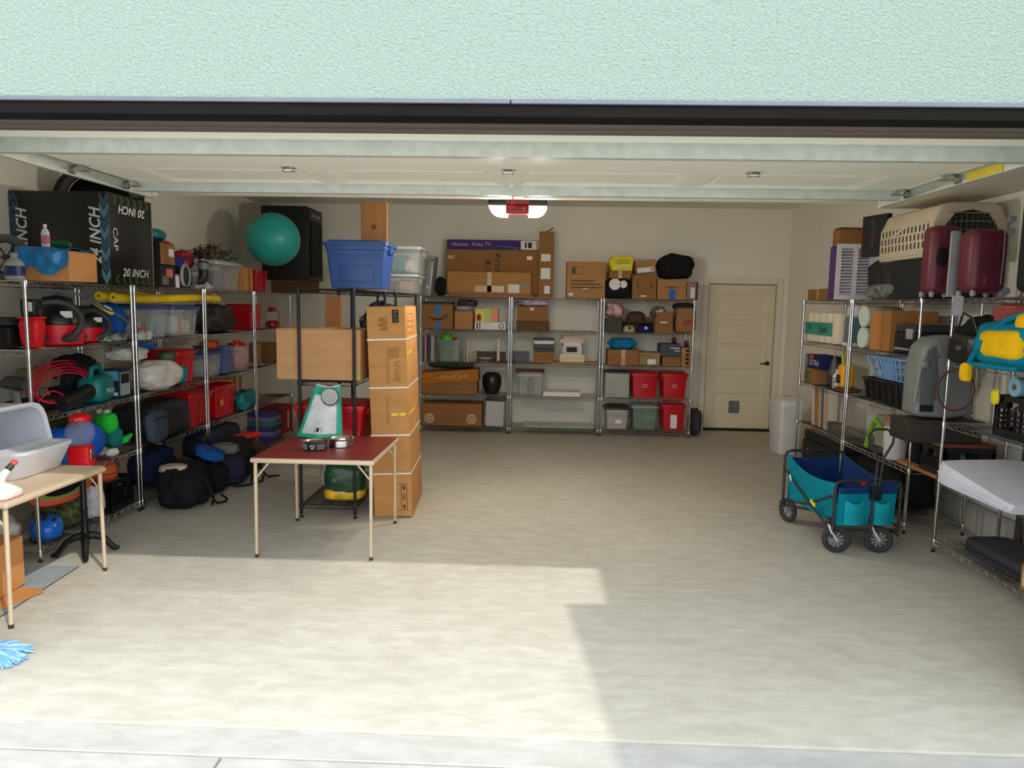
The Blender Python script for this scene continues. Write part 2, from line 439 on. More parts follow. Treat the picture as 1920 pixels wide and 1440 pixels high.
PAINT = M('door_paint', (226, 212, 184), .5, var=.015); CASING = M('casing_paint', (228, 220, 200), .5, var=.015)

struct('floor', MB().b2(LW, RW, 2.712, BW, -.3, 0), FLOORM, bevel=.012, seg=2)
ap = MB(); ap.b2(LW - 3, RW + 4, 2.535, 2.711, -.3, -.012)
struct('trim_1', ap, DRIVEM, 'pale concrete apron strip in front of the garage slab', bevel=.004, seg=1)
xs = [-14, -4.4, -1.175, 2.05, 5.2, 14]; dg_ = thing('driveway', 'pale concrete driveway slabs outside the garage', 'driveway'); dg_['kind'] = 'structure'; del dg_['category']
for i in range(5):
    for (ya, yb) in ((-1.2, 2.53), (-4.6, -1.206), (-16, -4.606)):
        part(dg_, 'slab', MB().b2(xs[i] + .003, xs[i + 1] - .003, ya, yb, -.3, -.015), DRIVEM, bevel=.004, seg=1)
struct('wall_left', MB().b2(LW - .12, LW, FW, BW + .12, -.3, CEIL + .1), WALLM)
struct('wall_right', MB().b2(RW, RW + .12, FW, BW + .12, -.3, CEIL + .1), WALLM)
DX0, DX1, DZ = 2.41, 3.324, 2.06
struct('wall_back', MB().b2(LW, DX0 - .012, BW, BW + .12, -.3, CEIL).b2(DX1 + .012, RW, BW, BW + .12, -.3, CEIL).b2(DX0 - .012, DX1 + .012, BW, BW + .12, DZ + .012, CEIL), WALLM)
struct('wall_behind_door', MB().b2(DX0 - .2, DX1 + .15, BW + .13, BW + .16, -.3, 2.4).b2(DX0 - .012, DX1 + .012, BW + .001, BW + .129, -.3, 0), WALLM)
struct('ceiling', MB().b2(LW - .12, RW + .12, FW + .25, BW + .12, CEIL, CEIL + .1), CEILM)
struct('wall_soffit', MB().b2(2.92, RW, 3.03, 6.40, 2.61, CEIL), WALLM, 'boxed in soffit under the ceiling above the luggage')
struct('baseboard_right', MB().b2(RW - .035, RW, 3.03, 8.9, 0, .24), M('stem_concrete', (168, 166, 158), .8, var=.06, bump=.2, bs=30), 'raw concrete curb along the foot of the wall behind the wagon', bevel=.006, seg=1)
# front wall: mint stucco round the opening
OL, OR, OZ = -2.74, 2.30, 2.435
struct('wall_front', MB().b2(-9, 9, FW, FW + .23, 2.5, 5.2).b2(-9, OL, FW, FW + .23, -.3, 2.5).b2(OR, 9, FW, FW + .23, -.3, 2.5), STUC, 'mint green stucco wall over the garage opening')
struct('trim_2', MB().b2(OL, -.118, FW - .014, FW + .05, 2.482, 2.4985).b2(-.114, OR, FW - .014, FW + .05, 2.482, 2.4985), DRIP, 'blue grey metal drip edge under the stucco', bevel=.002, seg=1)
struct('trim_3', MB().b2(OL, OR, FW - .004, FW + .10, OZ, 2.4815), TRIMM, 'dark brown fascia board over the garage opening', bevel=.004, seg=1)
struct('trim_4', MB().b2(OL, OR, FW + .101, FW + .16, OZ - .006, 2.4815).b2(OL, OR, FW + .163, FW + .23, OZ - .012, 2.499), TRIMB, 'weathered brown head jamb behind the fascia', bevel=.003, seg=1)
struct('trim_5', MB().b2(OL, OL + .03, FW, FW + .23, 0, OZ).b2(OR - .03, OR, FW, FW + .23, 0, OZ), TRIMB)
# unseen stand-in for the sun blocker, added to throw the shade over the slab
struct('sun_blocker', MB().add([(2.63, 1.44, 3.5), (2.87, 1.44, 3.5), (2.87, 1.44, 3.38), (2.63, 1.44, 3.38), (2.93, -1.4, 3.5), (3.1, -1.4, 3.5), (3.1, -1.4, 3.38), (2.93, -1.4, 3.38)],
       [(0, 1, 2, 3), (4, 7, 6, 5), (0, 3, 7, 4), (1, 5, 6, 2), (0, 4, 5, 1), (3, 2, 6, 7)]).b2(2.87, 6, 1.44, FW, 3.38, 3.5).b2(2.95, 6, -1.4, 1.44, 3.385, 3.495), TRIMM, 'unseen sun blocker added beside the driveway')
struct('sun_blocker_posts', MB().b2(3.0, 3.14, -1.3, -1.16, -.3, 3.38).b2(5.8, 5.94, -1.3, -1.16, -.3, 3.38), TRIMM, 'posts of the added unseen sun blocker')  # unseen posts, added only to carry the sun blocker

# interior door
dr = thing('door_1', None, None); dr['kind'] = 'structure'; dr['label'] = 'cream five panel door with cat flap'
cx0, cx1 = DX0 - .012, DX1 + .012
for (a, b_, c_, d_) in ((cx0 - .085, cx0, 0, DZ + .097), (cx1, cx1 + .085, 0, DZ + .097)):
    part(dr, 'casing', MB().b2(a, b_, BW - .018, BW, c_, d_), CASING, bevel=.004, seg=1)
part(dr, 'casing', MB().b2(cx0, cx1, BW - .018, BW, DZ + .012, DZ + .097), CASING, bevel=.004, seg=1)
y0 = BW + .012
part(dr, 'threshold', MB().b2(DX0 - .008, DX1 + .008, BW - .03, BW + .09, .001, .028), BLACKM, bevel=.004, seg=1)
st = .115
part(dr, 'stile', MB().b2(DX0, DX0 + st, y0, y0 + .04, .035, DZ), PAINT); part(dr, 'stile', MB().b2(DX1 - st, DX1, y0, y0 + .04, .035, DZ), PAINT)
pz = [.035, .27, .545, .60, .895, .955, 1.25, 1.31, 1.585, 1.65, 1.93, DZ]
for k in range(0, 12, 2): part(dr, 'rail', MB().b2(DX0 + st, DX1 - st, y0, y0 + .04, pz[k], pz[k + 1]), PAINT)
for k in range(1, 10, 2):
    a0, a1, c0, c1 = DX0 + st, DX1 - st, pz[k], pz[k + 1]; i_ = .028
    R = [[Vector((a0, y0 + .001, c0)), Vector((a1, y0 + .001, c0)), Vector((a1, y0 + .001, c1)), Vector((a0, y0 + .001, c1))],
         [Vector((a0 + i_, y0 + .014, c0 + i_)), Vector((a1 - i_, y0 + .014, c0 + i_)), Vector((a1 - i_, y0 + .014, c1 - i_)), Vector((a0 + i_, y0 + .014, c1 - i_))]]
    part(dr, 'panel', MB().rings(R, cap0=False), PAINT)
hx = DX1 - .062
hd = part(dr, 'door_handle', MB().lathe([(.03, 0), (.03, .012), (.012, .018), (.012, .05)], 20, (hx, y0, .97), Matrix.Rotation(math.pi / 2, 3, 'X')).tube([(hx, y0 - .045, .97), (hx - .03, y0 - .048, .968), (hx - .11, y0 - .045, .966)], [.012, .011, .008], 8), BLACKM, smooth=True, label='dark bronze lever handle')
cf = part(dr, 'cat_flap', MB().b2(2.735, 2.92, y0 - .012, y0, .235, .25).b2(2.735, 2.92, y0 - .012, y0, .43, .445).b2(2.735, 2.75, y0 - .012, y0, .25, .43).b2(2.905, 2.92, y0 - .012, y0, .25, .43), WHITE, bevel=.003, seg=1)
part(cf, 'flap', MB().grid(lambda u, v: Vector((2.75 + .155 * u, y0 - .003 - .004 * math.sin(u * 3.14), .25 + .18 * v)), 8, 2), M('flap_smoke', (120, 116, 108), .15, var=.1), smooth=True)

# garage door, rolled up under the ceiling
GD = thing('door_2', None, None); GD['kind'] = 'structure'; GD['label'] = 'raised cream sectional garage door with galvanised struts'
DCREAM = M('door_cream', (246, 242, 228), .5, var=.02, vs_=8, bump=.16, bs=26, stretch=(.25, 7, 1))
zb = 2.485; dx0, dx1 = -2.64, 2.26
ys = [3.13, 3.665, 4.19, 4.735, 5.27]
def section(ya, yb, panels):
    se = part(GD, 'section', MB().b2(dx0, dx1, ya, yb, zb + .03, zb + .05), DCREAM)
    if not panels:
        part(se, 'board', MB().b2(dx0, dx1, ya + .002, yb - .002, zb, zb + .03), DCREAM, bevel=.004, seg=1); return
    pa, pb = ya + .02, yb - .09; wdt, gap = .985, .135
    tot = 4 * wdt + 3 * gap; x = (dx0 + dx1) / 2 - tot / 2
    part(se, 'rail', MB().b2(dx0, dx1, ya + .002, pa, zb, zb + .03), DCREAM); part(se, 'rail', MB().b2(dx0, dx1, pb, yb - .002, zb, zb + .03), DCREAM)
    px_ = dx0
    for i in range(4):
        part(se, 'stile', MB().b2(px_, x, pa, pb, zb, zb + .03), DCREAM)
        i_ = .055
        o_ = [Vector((x, pa, zb + .001)), Vector((x + wdt, pa, zb + .001)), Vector((x + wdt, pb, zb + .001)), Vector((x, pb, zb + .001))]
        i2 = [Vector((x + i_, pa + i_ * .9, zb + .016)), Vector((x + wdt - i_, pa + i_ * .9, zb + .016)), Vector((x + wdt - i_, pb - i_ * .9, zb + .016)), Vector((x + i_, pb - i_ * .9, zb + .016))]
        i3 = [Vector((p.x + (.012 if q in (0, 3) else -.012), p.y + (.012 if q < 2 else -.012), zb + .008)) for q, p in enumerate(i2)]
        part(se, 'panel', MB().rings([o_, i2, i3], cap0=False), DCREAM)
        px_ = x + wdt; x += wdt + gap
    part(se, 'stile', MB().b2(px_, dx1, pa, pb, zb, zb + .03), DCREAM)
for i in range(4): section(ys[i], ys[i + 1], i >= 2)
part(GD, 'bottom_seal', MB().b2(dx0, dx1, 3.105, 3.132, zb - .015, zb + .05), BLACK)
for yy, sh_ in ((3.44, .068), (4.685, .058)):
    sx0, sx1 = dx0 - .01, dx1 + .01
    part(GD, 'strut', MB().b2(sx0, sx1, yy, yy + .003, zb - sh_, zb).b2(sx0, sx1, yy - .02, yy, zb - .004, zb).b2(sx0, sx1, yy + .003, yy + .045, zb - sh_, zb - sh_ + .004).b2(sx0, sx1, yy + .042, yy + .045, zb - sh_ + .004, zb).b2(sx0, sx1, yy + .003, yy + .006, zb - .03, zb - .02), GALV, label='galvanised stiffening strut')
for yy in (4.13,):
    for xx in (-1.43, -.18, 1.19):
        part(GD, 'hinge', MB().b2(xx - .035, xx + .035, yy - .04, yy + .04, zb - .004, zb).tube([(xx - .035, yy, zb - .014), (xx + .035, yy, zb - .014)], .011, 8).b2(xx - .03, xx - .024, yy - .03, yy + .03, zb - .022, zb).b2(xx + .024, xx + .03, yy - .03, yy + .03, zb - .022, zb), STEEL)
for sg, xe in ((-1, dx0), (1, dx1)):
    for yy in (3.5, 4.13, 4.66):
        part(GD, 'roller', MB().tube([(xe - sg * .06, yy, zb - .03), (xe + sg * .03, yy, zb - .03)], .006, 6).lathe([(.022, -.008), (.024, 0), (.022, .008)], 14, (xe + sg * .035, yy, zb - .03), Matrix.Rotation(math.pi / 2, 3, 'Y')).b2(xe - .05 if sg < 0 else xe - .03, xe + .03 if sg < 0 else xe + .05, yy - .035, yy + .035, zb - .006, zb), STEEL)
        part(GD, 'bolt', MB().lathe([(.007, -.02), (.007, -.004), (.004, 0)], 6, (xe - sg * .02, yy + .02, zb - .004)), STEEL)
for sg, xe, lb in ((-1, dx0 - .055, 'galvanised door track above the black jump box'), (1, dx1 + .055, 'galvanised door track beneath the soffit over the luggage')):
    t = thing('door_track', lb, 'track', (xe, 3.2, zb - .03))
    e_ = 4.98 - 3.2
    mb = MB().b2(-.0015, .0015, 0, e_, -.03, .03).b2(min(0, -sg * .03), max(0, -sg * .03), 0, e_, -.032, -.029).b2(min(0, -sg * .022), max(0, -sg * .022), 0, e_, .029, .032)
    part(t, 'channel', mb, GALV)
    part(t, 'angle_rail', MB().b2(sg * .012 - .0015, sg * .012 + .0015, .1, e_ + .12, -.005, .045).b2(min(sg * .012, sg * .05), max(sg * .012, sg * .05), .1, e_ + .12, .042, .045), GALV)
    for yy in (.2, e_ - .05):
        part(t, 'hanger', MB().b2(sg * .016, sg * .019, yy, yy + .03, .04, CEIL - zb + .03) if sg > 0 else MB().b2(-.019, -.016, yy, yy + .03, .04, CEIL - zb + .03), GALV)
    if sg > 0: part(t, 'warning_sticker', MB().b2(-.006, -.002, .55, .85, -.022, .022), YEL, label='yellow warning sticker')
    part(t, 'curve', MB().tube([(0, 0, 0), (0, -.06, -.01), (0, -.12, -.05), (0, -.14, -.12)], .02, 6), GALV)

# opener with its lamps
op = thing('door_opener', 'black and red ceiling mounted door opener with two lit lamps', 'door opener', (-.175, 6.0, 2.46))
OW, OD = .48, .30
def capsule(u, z, dep, n=10):
    o = []
    return o
def op_ring(z, s, front):
    w_ = OW / 2 * s; r = .07 * s
    return w_, r
out = []
for a in range(0, 181, 12):
    out.append((OW / 2 - .10 + .10 * math.sin(math.radians(a)), .085 + .085 * math.cos(math.radians(a))))
for a in range(180, 361, 12):
    out.append((-OW / 2 + .10 + .10 * math.sin(math.radians(a)), .085 + .085 * math.cos(math.radians(a))))
cl = [(u, max(v, .068)) for u, v in out]
part(op, 'housing', MB().prism(cl, 'y', -.13, .17), M('opener_black', (40, 38, 38), .4, var=.03), bevel=.012, seg=2)
LAMPM = M('opener_lamp', (255, 244, 214), .4, var=.0, emit=1.1)
for sg in (-1, 1):
    p2 = [(u, min(v, .066)) for u, v in out if sg * u > .085]
    c_ = [(sg * .085, .066), (sg * .085, 0.0)]
    pts = [(sg * .085, 0.0)] + sorted([q for q in p2], key=lambda q: math.atan2(q[1] - .066, sg * (q[0] - sg * .1)))
    pts = [(sg * .085, .066), (sg * .085, .002)] + [(sg * (OW / 2 - .10 + .10 * math.sin(math.radians(a))), .085 + .083 * math.cos(math.radians(a))) for a in range(180, 101, -8)] + [(sg * OW / 2, .066)]
    part(op, 'lamp_lens', MB().prism(pts, 'y', -.125, .16), LAMPM, bevel=.008, seg=2, label='glowing frosted lamp lens')
OPR = M('opener_red', (150, 8, 26), .35, var=.05)
f1 = part(op, 'front_panel', MB().b2(-.098, .098, -.142, -.1, .072, .168), OPR, bevel=.008, seg=2)
f2 = part(op, 'light_panel', MB().b2(-.092, .092, -.139, -.1, -.004, .068), OPR, bevel=.008, seg=2)
me = txt_mesh('LiftMaster', .15); me.transform(Matrix.Translation((.0, -.1435, .135)) @ Matrix.Rotation(math.pi / 2, 4, 'X') @ Matrix.Scale(.026, 4)); ob('lettering', me, WHITEP, op)
for sg in (-1, 1):
    part(op, 'printed_arrow', MB().prism([(sg * .035, .042), (sg * .06, .034), (sg * .06, .050)], 'y', -.1405, -.139), PINKP)
part(op, 'ceiling_strap', MB().b2(-.16, -.13, 0, .004, .17, CEIL - 2.46).b2(.13, .16, 0, .004, .17, CEIL - 2.46), GALV)
part(op, 'rail', MB().b2(-.018, .018, -2.75, -.13, .125, .165), GALV, label='galvanised drive rail')
part(op, 'trolley', MB().b2(-.03, .03, -1.45, -1.25, .085, .125).tube([(0, -1.42, .1), (0, -1.3 - .05, .06), (0, -1.30, .03)], .01, 6), BLACKM, bevel=.004)
part(op, 'door_arm', MB().b2(-.012, .012, -1.42, -1.40, -.01, .1).b2(-.02, .02, -1.93, -1.40, .04, .055), GALV)
part(op, 'release_cord', MB().tube([(.012, -1.30, .10), (.010, -1.30, .03), (.006, -1.298, -.04), (-.004, -1.30, -.10)], .0035, 5), M('cord_red', (220, 60, 70), .7))
part(op, 'release_handle', MB().tube([(-.03, -1.30, -.105), (.022, -1.30, -.105)], .008, 8), RED, smooth=True)
for sg in (-1, 1):
    ld = bpy.data.lights.new('opener_bulb', 'POINT'); ld.energy = 34; ld.color = (1.0, .92, .77); ld.shadow_soft_size = .05
    lo = bpy.data.objects.new('opener_bulb', ld); COL.objects.link(lo); lo.location = (sg * .17, 0.0, -.10); lo.parent = op

# ------------------------------------------------------------------ wire shelving
LV = [.08, .51, .95, 1.39, 1.83]
UL, UD = 1.18, .45
def shelf_meshes(L_, D_):
    fr = MB(); x, y = L_ / 2, D_ / 2
    for z_ in (-.004, -.034):
        fr.tube([(-x, -y, z_), (x, -y, z_)], .0035, 5).tube([(-x, y, z_), (x, y, z_)], .0035, 5)
        fr.tube([(-x, -y, z_), (-x, y, z_)], .0035, 5).tube([(x, -y, z_), (x, y, z_)], .0035, 5)
    for sg in (-1, 1):
        n = int(L_ / .045); fr.tube([(-x + L_ * i / n, sg * y, -.004 if i % 2 else -.034) for i in range(n + 1)], .002, 4)
        n = int(D_ / .045); fr.tube([(sg * x, -y + D_ * i / n, -.004 if i % 2 else -.034) for i in range(n + 1)], .002, 4)
        for s2 in (-1, 1):
            fr.lathe([(.0175, -.038), (.0175, -.008), (.0155, .004)], 12, (sg * x, s2 * y, 0))
    dk = MB(); n = int(L_ / .0254)
    for i in range(1, n): dk.tube([(-x + L_ * i / n, -y, -.003), (-x + L_ * i / n, y, -.003)], .0021, 4)
    for q in (-.33, 0, .33): dk.tube([(-x, q * D_, -.008), (x, q * D_, -.008)], .003, 4)
    return fr.mesh('shelf', smooth=True), dk.mesh('wire_deck', smooth=True)
SFR, SDK = shelf_meshes(UL, UD)
def post_mesh(h):
    mb = MB(); pf = [(.0125, .03)]
    z_ = .06
    while z_ < h - .02:
        pf += [(.0125, z_), (.0112, z_ + .001), (.0112, z_ + .003), (.0125, z_ + .004)]; z_ += .05
    pf += [(.0125, h - .004), (.009, h)]
    return mb.lathe(pf, 10).mesh('post', smooth=True)
PM = post_mesh(1.8335); FM = MB().lathe([(.016, 0), (.016, .008), (.006, .011), (.006, .03)], 10).mesh('levelling_foot', smooth=True)
def unit(label, x, y, rz, mat, levels, group, sfr=None, sdk=None, L_=UL, D_=UD, pm=None):
    t = thing('wire_shelf', label, 'shelf', (x, y, 0), rz, group)
    for sg in (-1, 1):
        for s2 in (-1, 1):
            p = bpy.data.objects.new('post', pm or PM.copy()); COL.objects.link(p); p.parent = t; p.location = (sg * L_ / 2, s2 * D_ / 2, 0)
            if not p.data.materials: p.data.materials.append(mat)
            f_ = bpy.data.objects.new('levelling_foot', FM); COL.objects.link(f_); f_.parent = p
    for lv in levels:
        a = bpy.data.objects.new('shelf', sfr or SFR); COL.objects.link(a); a.parent = t; a.location = (0, 0, lv)
        b = bpy.data.objects.new('wire_deck', sdk or SDK); COL.objects.link(b); b.parent = a
    return t
for m_ in (PM, SFR, SDK): m_.materials.append(CHROME)
FM.materials.append(BLACK)
GS = 'chrome wire shelving along the walls'
LXF = -3.22; LXC = LXF - UD / 2
LY = [4.42, 5.645, 6.87, 8.095]
llab = ['chrome wire shelf under the black jump box', 'chrome wire shelf holding the red totes and yellow foam noodle', 'chrome wire shelf under the pine cone wreath and clear bin', 'chrome wire shelf in the corner below the black loudspeaker']
for q in range(4): unit(llab[q], LXC, LY[q] + UL / 2, math.pi / 2, CHROME, LV, GS, pm=PM)
RXF = 2.91; RXC = RXF + UD / 2
RY = [6.77, 5.55, 3.95]   # near ends: A, B, C
for q, lb in enumerate(['chrome wire shelf holding paper towels and the white louvred panel', 'chrome wire shelf behind the wagon with the grey hose reel', 'chrome wire shelf under the luggage holding the milk crate']):
    unit(lb, RXC, RY[q] + UL / 2, math.pi / 2, CHROME, LV if q < 2 else [.09, .56, .95, 1.385, 1.83], GS, pm=PM)
BYF = 9.53; BYC = BYF + UD / 2
BX = [-1.55, -.335, .885]
for q, lb in enumerate(['chrome wire shelf under the purple television carton', 'chrome wire shelf with mostly bare lower levels against the back wall', 'chrome wire shelf beside the cream door with red totes at the bottom']):
    unit(lb, BX[q] + UL / 2, BYC, 0, CHROME, LV, GS, pm=PM)
# two black units standing end on in the room
TL, TD = 1.15, .435
tfr, tdk = shelf_meshes(TL, TD); tpm = post_mesh(1.837)
for m_ in (tfr, tdk, tpm): m_.materials.append(BLACKM)
unit('black wire shelf under the blue lidded tote', -1.645, 5.55 + TL / 2, math.pi / 2, BLACKM, [.11, .60, 1.105, 1.832], 'black wire shelving in the middle', tfr, tdk, TL, TD, tpm)
unit('black wire shelf under the stacked clear bins', -1.60, 6.99 + TL / 2 , math.pi / 2, BLACKM, [.11, .60, 1.18, 1.832], 'black wire shelving in the middle', tfr, tdk, TL, TD, tpm)

# ------------------------------------------------------------------ left shelves
def lspan(a, b, X, Z): return ypx(a, X, Z), ypx(b, X, Z)
e = .004
z5, z4, z3, z2, z1 = LV[4] + e, LV[3] + e, LV[2] + e, LV[1] + e, LV[0] + e
# --- top of the first unit: jump box
ya = ypx(209, -3.20, 1.84); yb = ypx(289, -3.20, 1.84)
jh = zpx(359, -3.2, ya) - z5
jd = (.755, yb - ya, jh)
jb = thing('jump_box', 'black plywood jump box printed 24 INCH and 20 INCH', 'jump box', (-3.20 - jd[0] / 2, (ya + yb) / 2, z5))
JB = M('jumpbox_black', (20, 21, 24), .38, var=.04, coat=.1); CHEV = paper('chevron', (90, 138, 152)); CHEVD = paper('chevron_dark', (64, 90, 108)); CHG = paper('chevron_green', (66, 92, 62))
part(jb, 'body', MB().b2(-jd[0] / 2, jd[0] / 2, -jd[1] / 2, jd[1] / 2, 0, jd[2]), JB, bevel=.006, seg=2)
part(jb, 'edge_strip', MB().b2(jd[0] / 2 - .001, jd[0] / 2 + .003, jd[1] / 2 - .012, jd[1] / 2, 0, jd[2]), M('ply_edge', (150, 130, 104), .7))
def chev(parent, face, d, u, v, su, sv, mat, way):
    o, U, V, n = face_frame(face, d)
    c = o + U * u + V * v + n * .0015; X = U.normalized(); Y = V.normalized()
    if way in ('u', 'd'):
        s_ = 1 if way == 'u' else -1
        P = [(-.5, -.5), (0, 0), (.5, -.5), (.5, .0), (0, .5), (-.5, .0)]
        q = [c + X * (a * su) + Y * (b * sv * s_) for a, b in P]
    else:
        s_ = 1 if way == 'r' else -1
        P = [(-.5, -.5), (0, 0), (-.5, .5), (.0, .5), (.5, 0), (.0, -.5)]
        q = [c + X * (a * su * s_) + Y * (b * sv) for a, b in P]
    part(parent, 'printed_chevron', MB().add(q, [(0, 1, 4, 5), (1, 2, 3, 4)]), mat)
for k in range(8): chev(jb, 'f', jd, .955, .915 - k * .118, .068, .135, CHEV if k % 2 else CHEVD, 'd')
for k in range(8): chev(jb, 'f', jd, .045, .915 - k * .118, .068, .135, CHEVD, 'u')
for k in range(6):
    chev(jb, 'r', jd, .14 + k * .145, .935, .058, .07, CHG, 'r'); chev(jb, 'r', jd, .14 + k * .145, .06, .058, .07, CHG, 'l')
txt(jb, 'f', jd, '24 INCH', .865, .52, .115, WHITEP, rot=math.pi / 2, wide=.92, shear=.25, bold=.022)
txt(jb, 'f', jd, '24 INCH', .125, .5, .115, WHITEP, rot=math.pi / 2, wide=.92, shear=.25, bold=.022)
txt(jb, 'r', jd, '20 INCH', .55, .135, .085, WHITEP, wide=1.1, shear=.25, bold=.022)
txt(jb, 'r', jd, '20 INCH', .52, .84, .085, WHITEP, rot=math.pi, wide=1.1, shear=.25, bold=.022)
txt(jb, 'r', jd, 'CAP', .12, .5, .085, WHITEP, rot=-math.pi / 2, wide=1.1)
# things round the jump box
hx_, hy_ = -3.53, 5.80; hzb = z5 + jd[2] + .002
hd_ = thing('fabric_hood', 'black fabric hood with a grey arched rim on the jump box', 'hood', (hx_, hy_, hzb))
ra, rz_ = .36, zpx(312, hx_, hy_) - hzb
def arc(k, yy, n=26): return [(ra * k * math.cos(math.pi * q / n), yy, .012 + (rz_ * k - .012) * math.sin(math.pi * q / n)) for q in range(n + 1)]
part(hd_, 'outer_band', MB().tube(arc(.97, -.06), .026, 8), M('tire_rubber', (52, 52, 50), .8, var=.08, bump=.3, bs=30), smooth=True)
part(hd_, 'grey_rim', MB().rings([[Vector(p) for p in (arc(.93, -.075)[q], arc(.74, -.085)[q], arc(.74, -.05)[q], arc(.93, -.04)[q])] for q in range(27)]), M('hood_grey', (96, 96, 92), .85, var=.1, bump=.4, bs=30), smooth=True)
part(hd_, 'fabric', MB().rings([[Vector((p[0], yy, p[2])) for p in arc(k, yy)] for k, yy in ((.76, -.03), (.76, .12), (.3, .16))]), CBLACK, smooth=True)
def small_wheel(label, x, y, z, r, rz, name='wheel', tm=None):
    t = thing(name, label, 'wheel', (x, y, z), rz)
    n = 28; rt = r * .16
    part(t, 'tyre', MB().tube([((r - rt) * math.cos(6.28319 * q / n), 0, (r - rt) * math.sin(6.28319 * q / n)) for q in range(n)], rt, 8, closed=True), tm or M('tyre_grey', (92, 92, 90), .8, var=.1, bump=.4, bs=80), smooth=True)
    part(t, 'rim', MB().tube([(r * .68 * math.cos(6.28319 * q / n), 0, r * .68 * math.sin(6.28319 * q / n)) for q in range(n)], r * .05, 6, closed=True), DARK, smooth=True)
    for k in range(6):
        a = k * math.pi / 3
        part(t, 'spoke', MB().tube([(0, 0, 0), (r * .68 * math.cos(a), 0, r * .68 * math.sin(a))], r * .035, 5), DARK)
    part(t, 'hub', MB().lathe([(r * .12, -.02), (r * .12, .02)], 12, (0, 0, 0), Matrix.Rotation(math.pi / 2, 3, 'X')), DARK)
    return t
p = at(12, 482, Y=4.75); small_wheel('grey rubber stroller wheel leaning by the blue plastic bag', p.x, 4.75, z5 + .155, .155, .2)
# orange carton in a blue plastic bag, with bottles
ya = 4.62; x1 = xpx(131, ya, z5); x0 = xpx(36, ya, z5); d = (x1 - x0, .30, zpx(470, x1, ya) - z5)
t = carton('orange tan carton half wrapped in a blue plastic bag', (x0 + x1) / 2, ya + d[1] / 2, z5, d, mat=CARD3, tape='f', tapemat=CARD3)
bagm = M('blue_film', (36, 120, 176), .2, var=.14, vs_=12, bump=.6, bs=14)
def bagfn(u, v):
    n_ = noise.noise(Vector((u * 5, v * 3, 2))) * .018
    X = -d[0] / 2 - .014 + (d[0] + .028) * u
    if v < .5: return Vector((X, -d[1] / 2 - .024 + n_ - .004 * math.sin(u * 20), d[2] * (.35 + .18 * math.sin(u * 7.5) * (1 if u > .3 else .4)) + (d[2] * .62 - .1 * d[2] * math.sin(u * 7)) * (v / .5) + .004))
    q = (v - .5) / .5
    return Vector((X, -d[1] / 2 - .008 + q * d[1] * .9, d[2] + .012 + abs(n_) + .01 * math.sin(q * 9 + u * 5)))
part(t, 'plastic_bag', MB().grid(bagfn, 24, 20), bagm, smooth=True, wall=.002)
p = at(86, 462, Y=4.75); bottle('white squeeze bottle with a pink band on the blue plastic bag', p.x, 4.75, z5 + d[2] + .03, .028, .15, WHITE, WHITE, labelmat=PINKP)
p = at(100, 455, Y=4.83); single('spray_can', 'green can lying on top of the blue plastic bag', 'can', MB().lathe([(.02, 0), (.026, .006), (.026, .12), (.018, .132), (.018, .14)], 16, (0, 0, 0), Matrix.Rotation(math.pi / 2, 3, 'Y')), plastic('darkgreen', (20, 96, 52)), (p.x - .03, 4.84, z5 + d[2] + .055), smooth=True)
p = at(47, 523, Y=4.50)
t = bottle('grey coolant jug with a navy label at the shelf edge', -3.352, 4.52, z5, .062, .17, plastic('jug', (168, 164, 158), .4), GREYP, name='jug', ov=.7, labelmat=plastic('navylabel', (34, 52, 96)))
# --- first unit, second level: shop vacuums
VR = plastic('vacred', (214, 18, 34), .38)
def shopvac(label, x, y, z, s, rz):
    t = thing('shop_vacuum', label, 'vacuum', (x, y, z), rz)
    part(t, 'tank', MB().lathe([(.13 * s, 0), (.15 * s, .01), (.165 * s, .12 * s), (.165 * s, .14 * s), (.15 * s, .145 * s)], 28), VR, smooth=True)
    part(t, 'motor_head', MB().lathe([(.168 * s, .146 * s), (.168 * s, .165 * s), (.14 * s, .24 * s), (.10 * s, .28 * s), (.03 * s, .285 * s)], 28), BLACK, smooth=True)
    part(t, 'handle', MB().tube([(-.09 * s, 0, .26 * s), (-.08 * s, 0, .315 * s), (0, 0, .33 * s), (.08 * s, 0, .315 * s), (.09 * s, 0, .26 * s)], .014 * s, 8), BLACK, smooth=True)
    hs = [(.12 * s + .0 , -.13 * s, .05 * s)] + [(.0 + .155 * s * math.cos(a), -.175 * s + .02 * math.sin(a * 2), .17 * s + .13 * s * math.sin(a)) for a in [q * .33 - 1.2 for q in range(18)]]
    part(t, 'hose', MB().tube(hs, [.021 * s + .0025 * (q % 2) for q in range(len(hs))], 10), DARK, smooth=True)
    part(t, 'sticker', MB().b2(.03 * s, .10 * s, -.146 * s, -.13 * s, .19 * s, .235 * s), WHITEP, label='printed warning sticker')
    return t
shopvac('red and black shop vacuum with coiled hose, under the jump box', -3.40, 4.98, z4, 1.02, .5)
shopvac('red and black shop vacuum tucked against the blue jacket', -3.45, 5.36, z4, .80, .9)
t = thing('vacuum_tank', 'tall red plastic vacuum canister beside the chrome post', 'canister', (-3.315, 4.60, z4), .2)
part(t, 'body', MB().rings([[Vector((a * .05 * s, b * .06 * s, z_)) for a, b in ((-1, -1), (1, -1), (1, 1), (-1, 1))] for s, z_ in ((.75, 0), (1, .06), (1.1, .16), (.95, .19))]), VR, bevel=.008)
part(t, 'rim', MB().b2(-.06, .06, -.07, .07, .19, .205), VR, bevel=.004)
part(t, 'filter_cap', MB().b2(-.045, .045, -.055, .055, .205, .32), BLACK, bevel=.012)
part(t, 'sticker', MB().b2(-.02, .03, -.0575, -.055, .24, .3), WHITEP)
t = thing('leaf_blower', 'black power tool case with lilac notes beneath the coolant jug', 'tool case', (-3.52, 4.56, z4), .05)
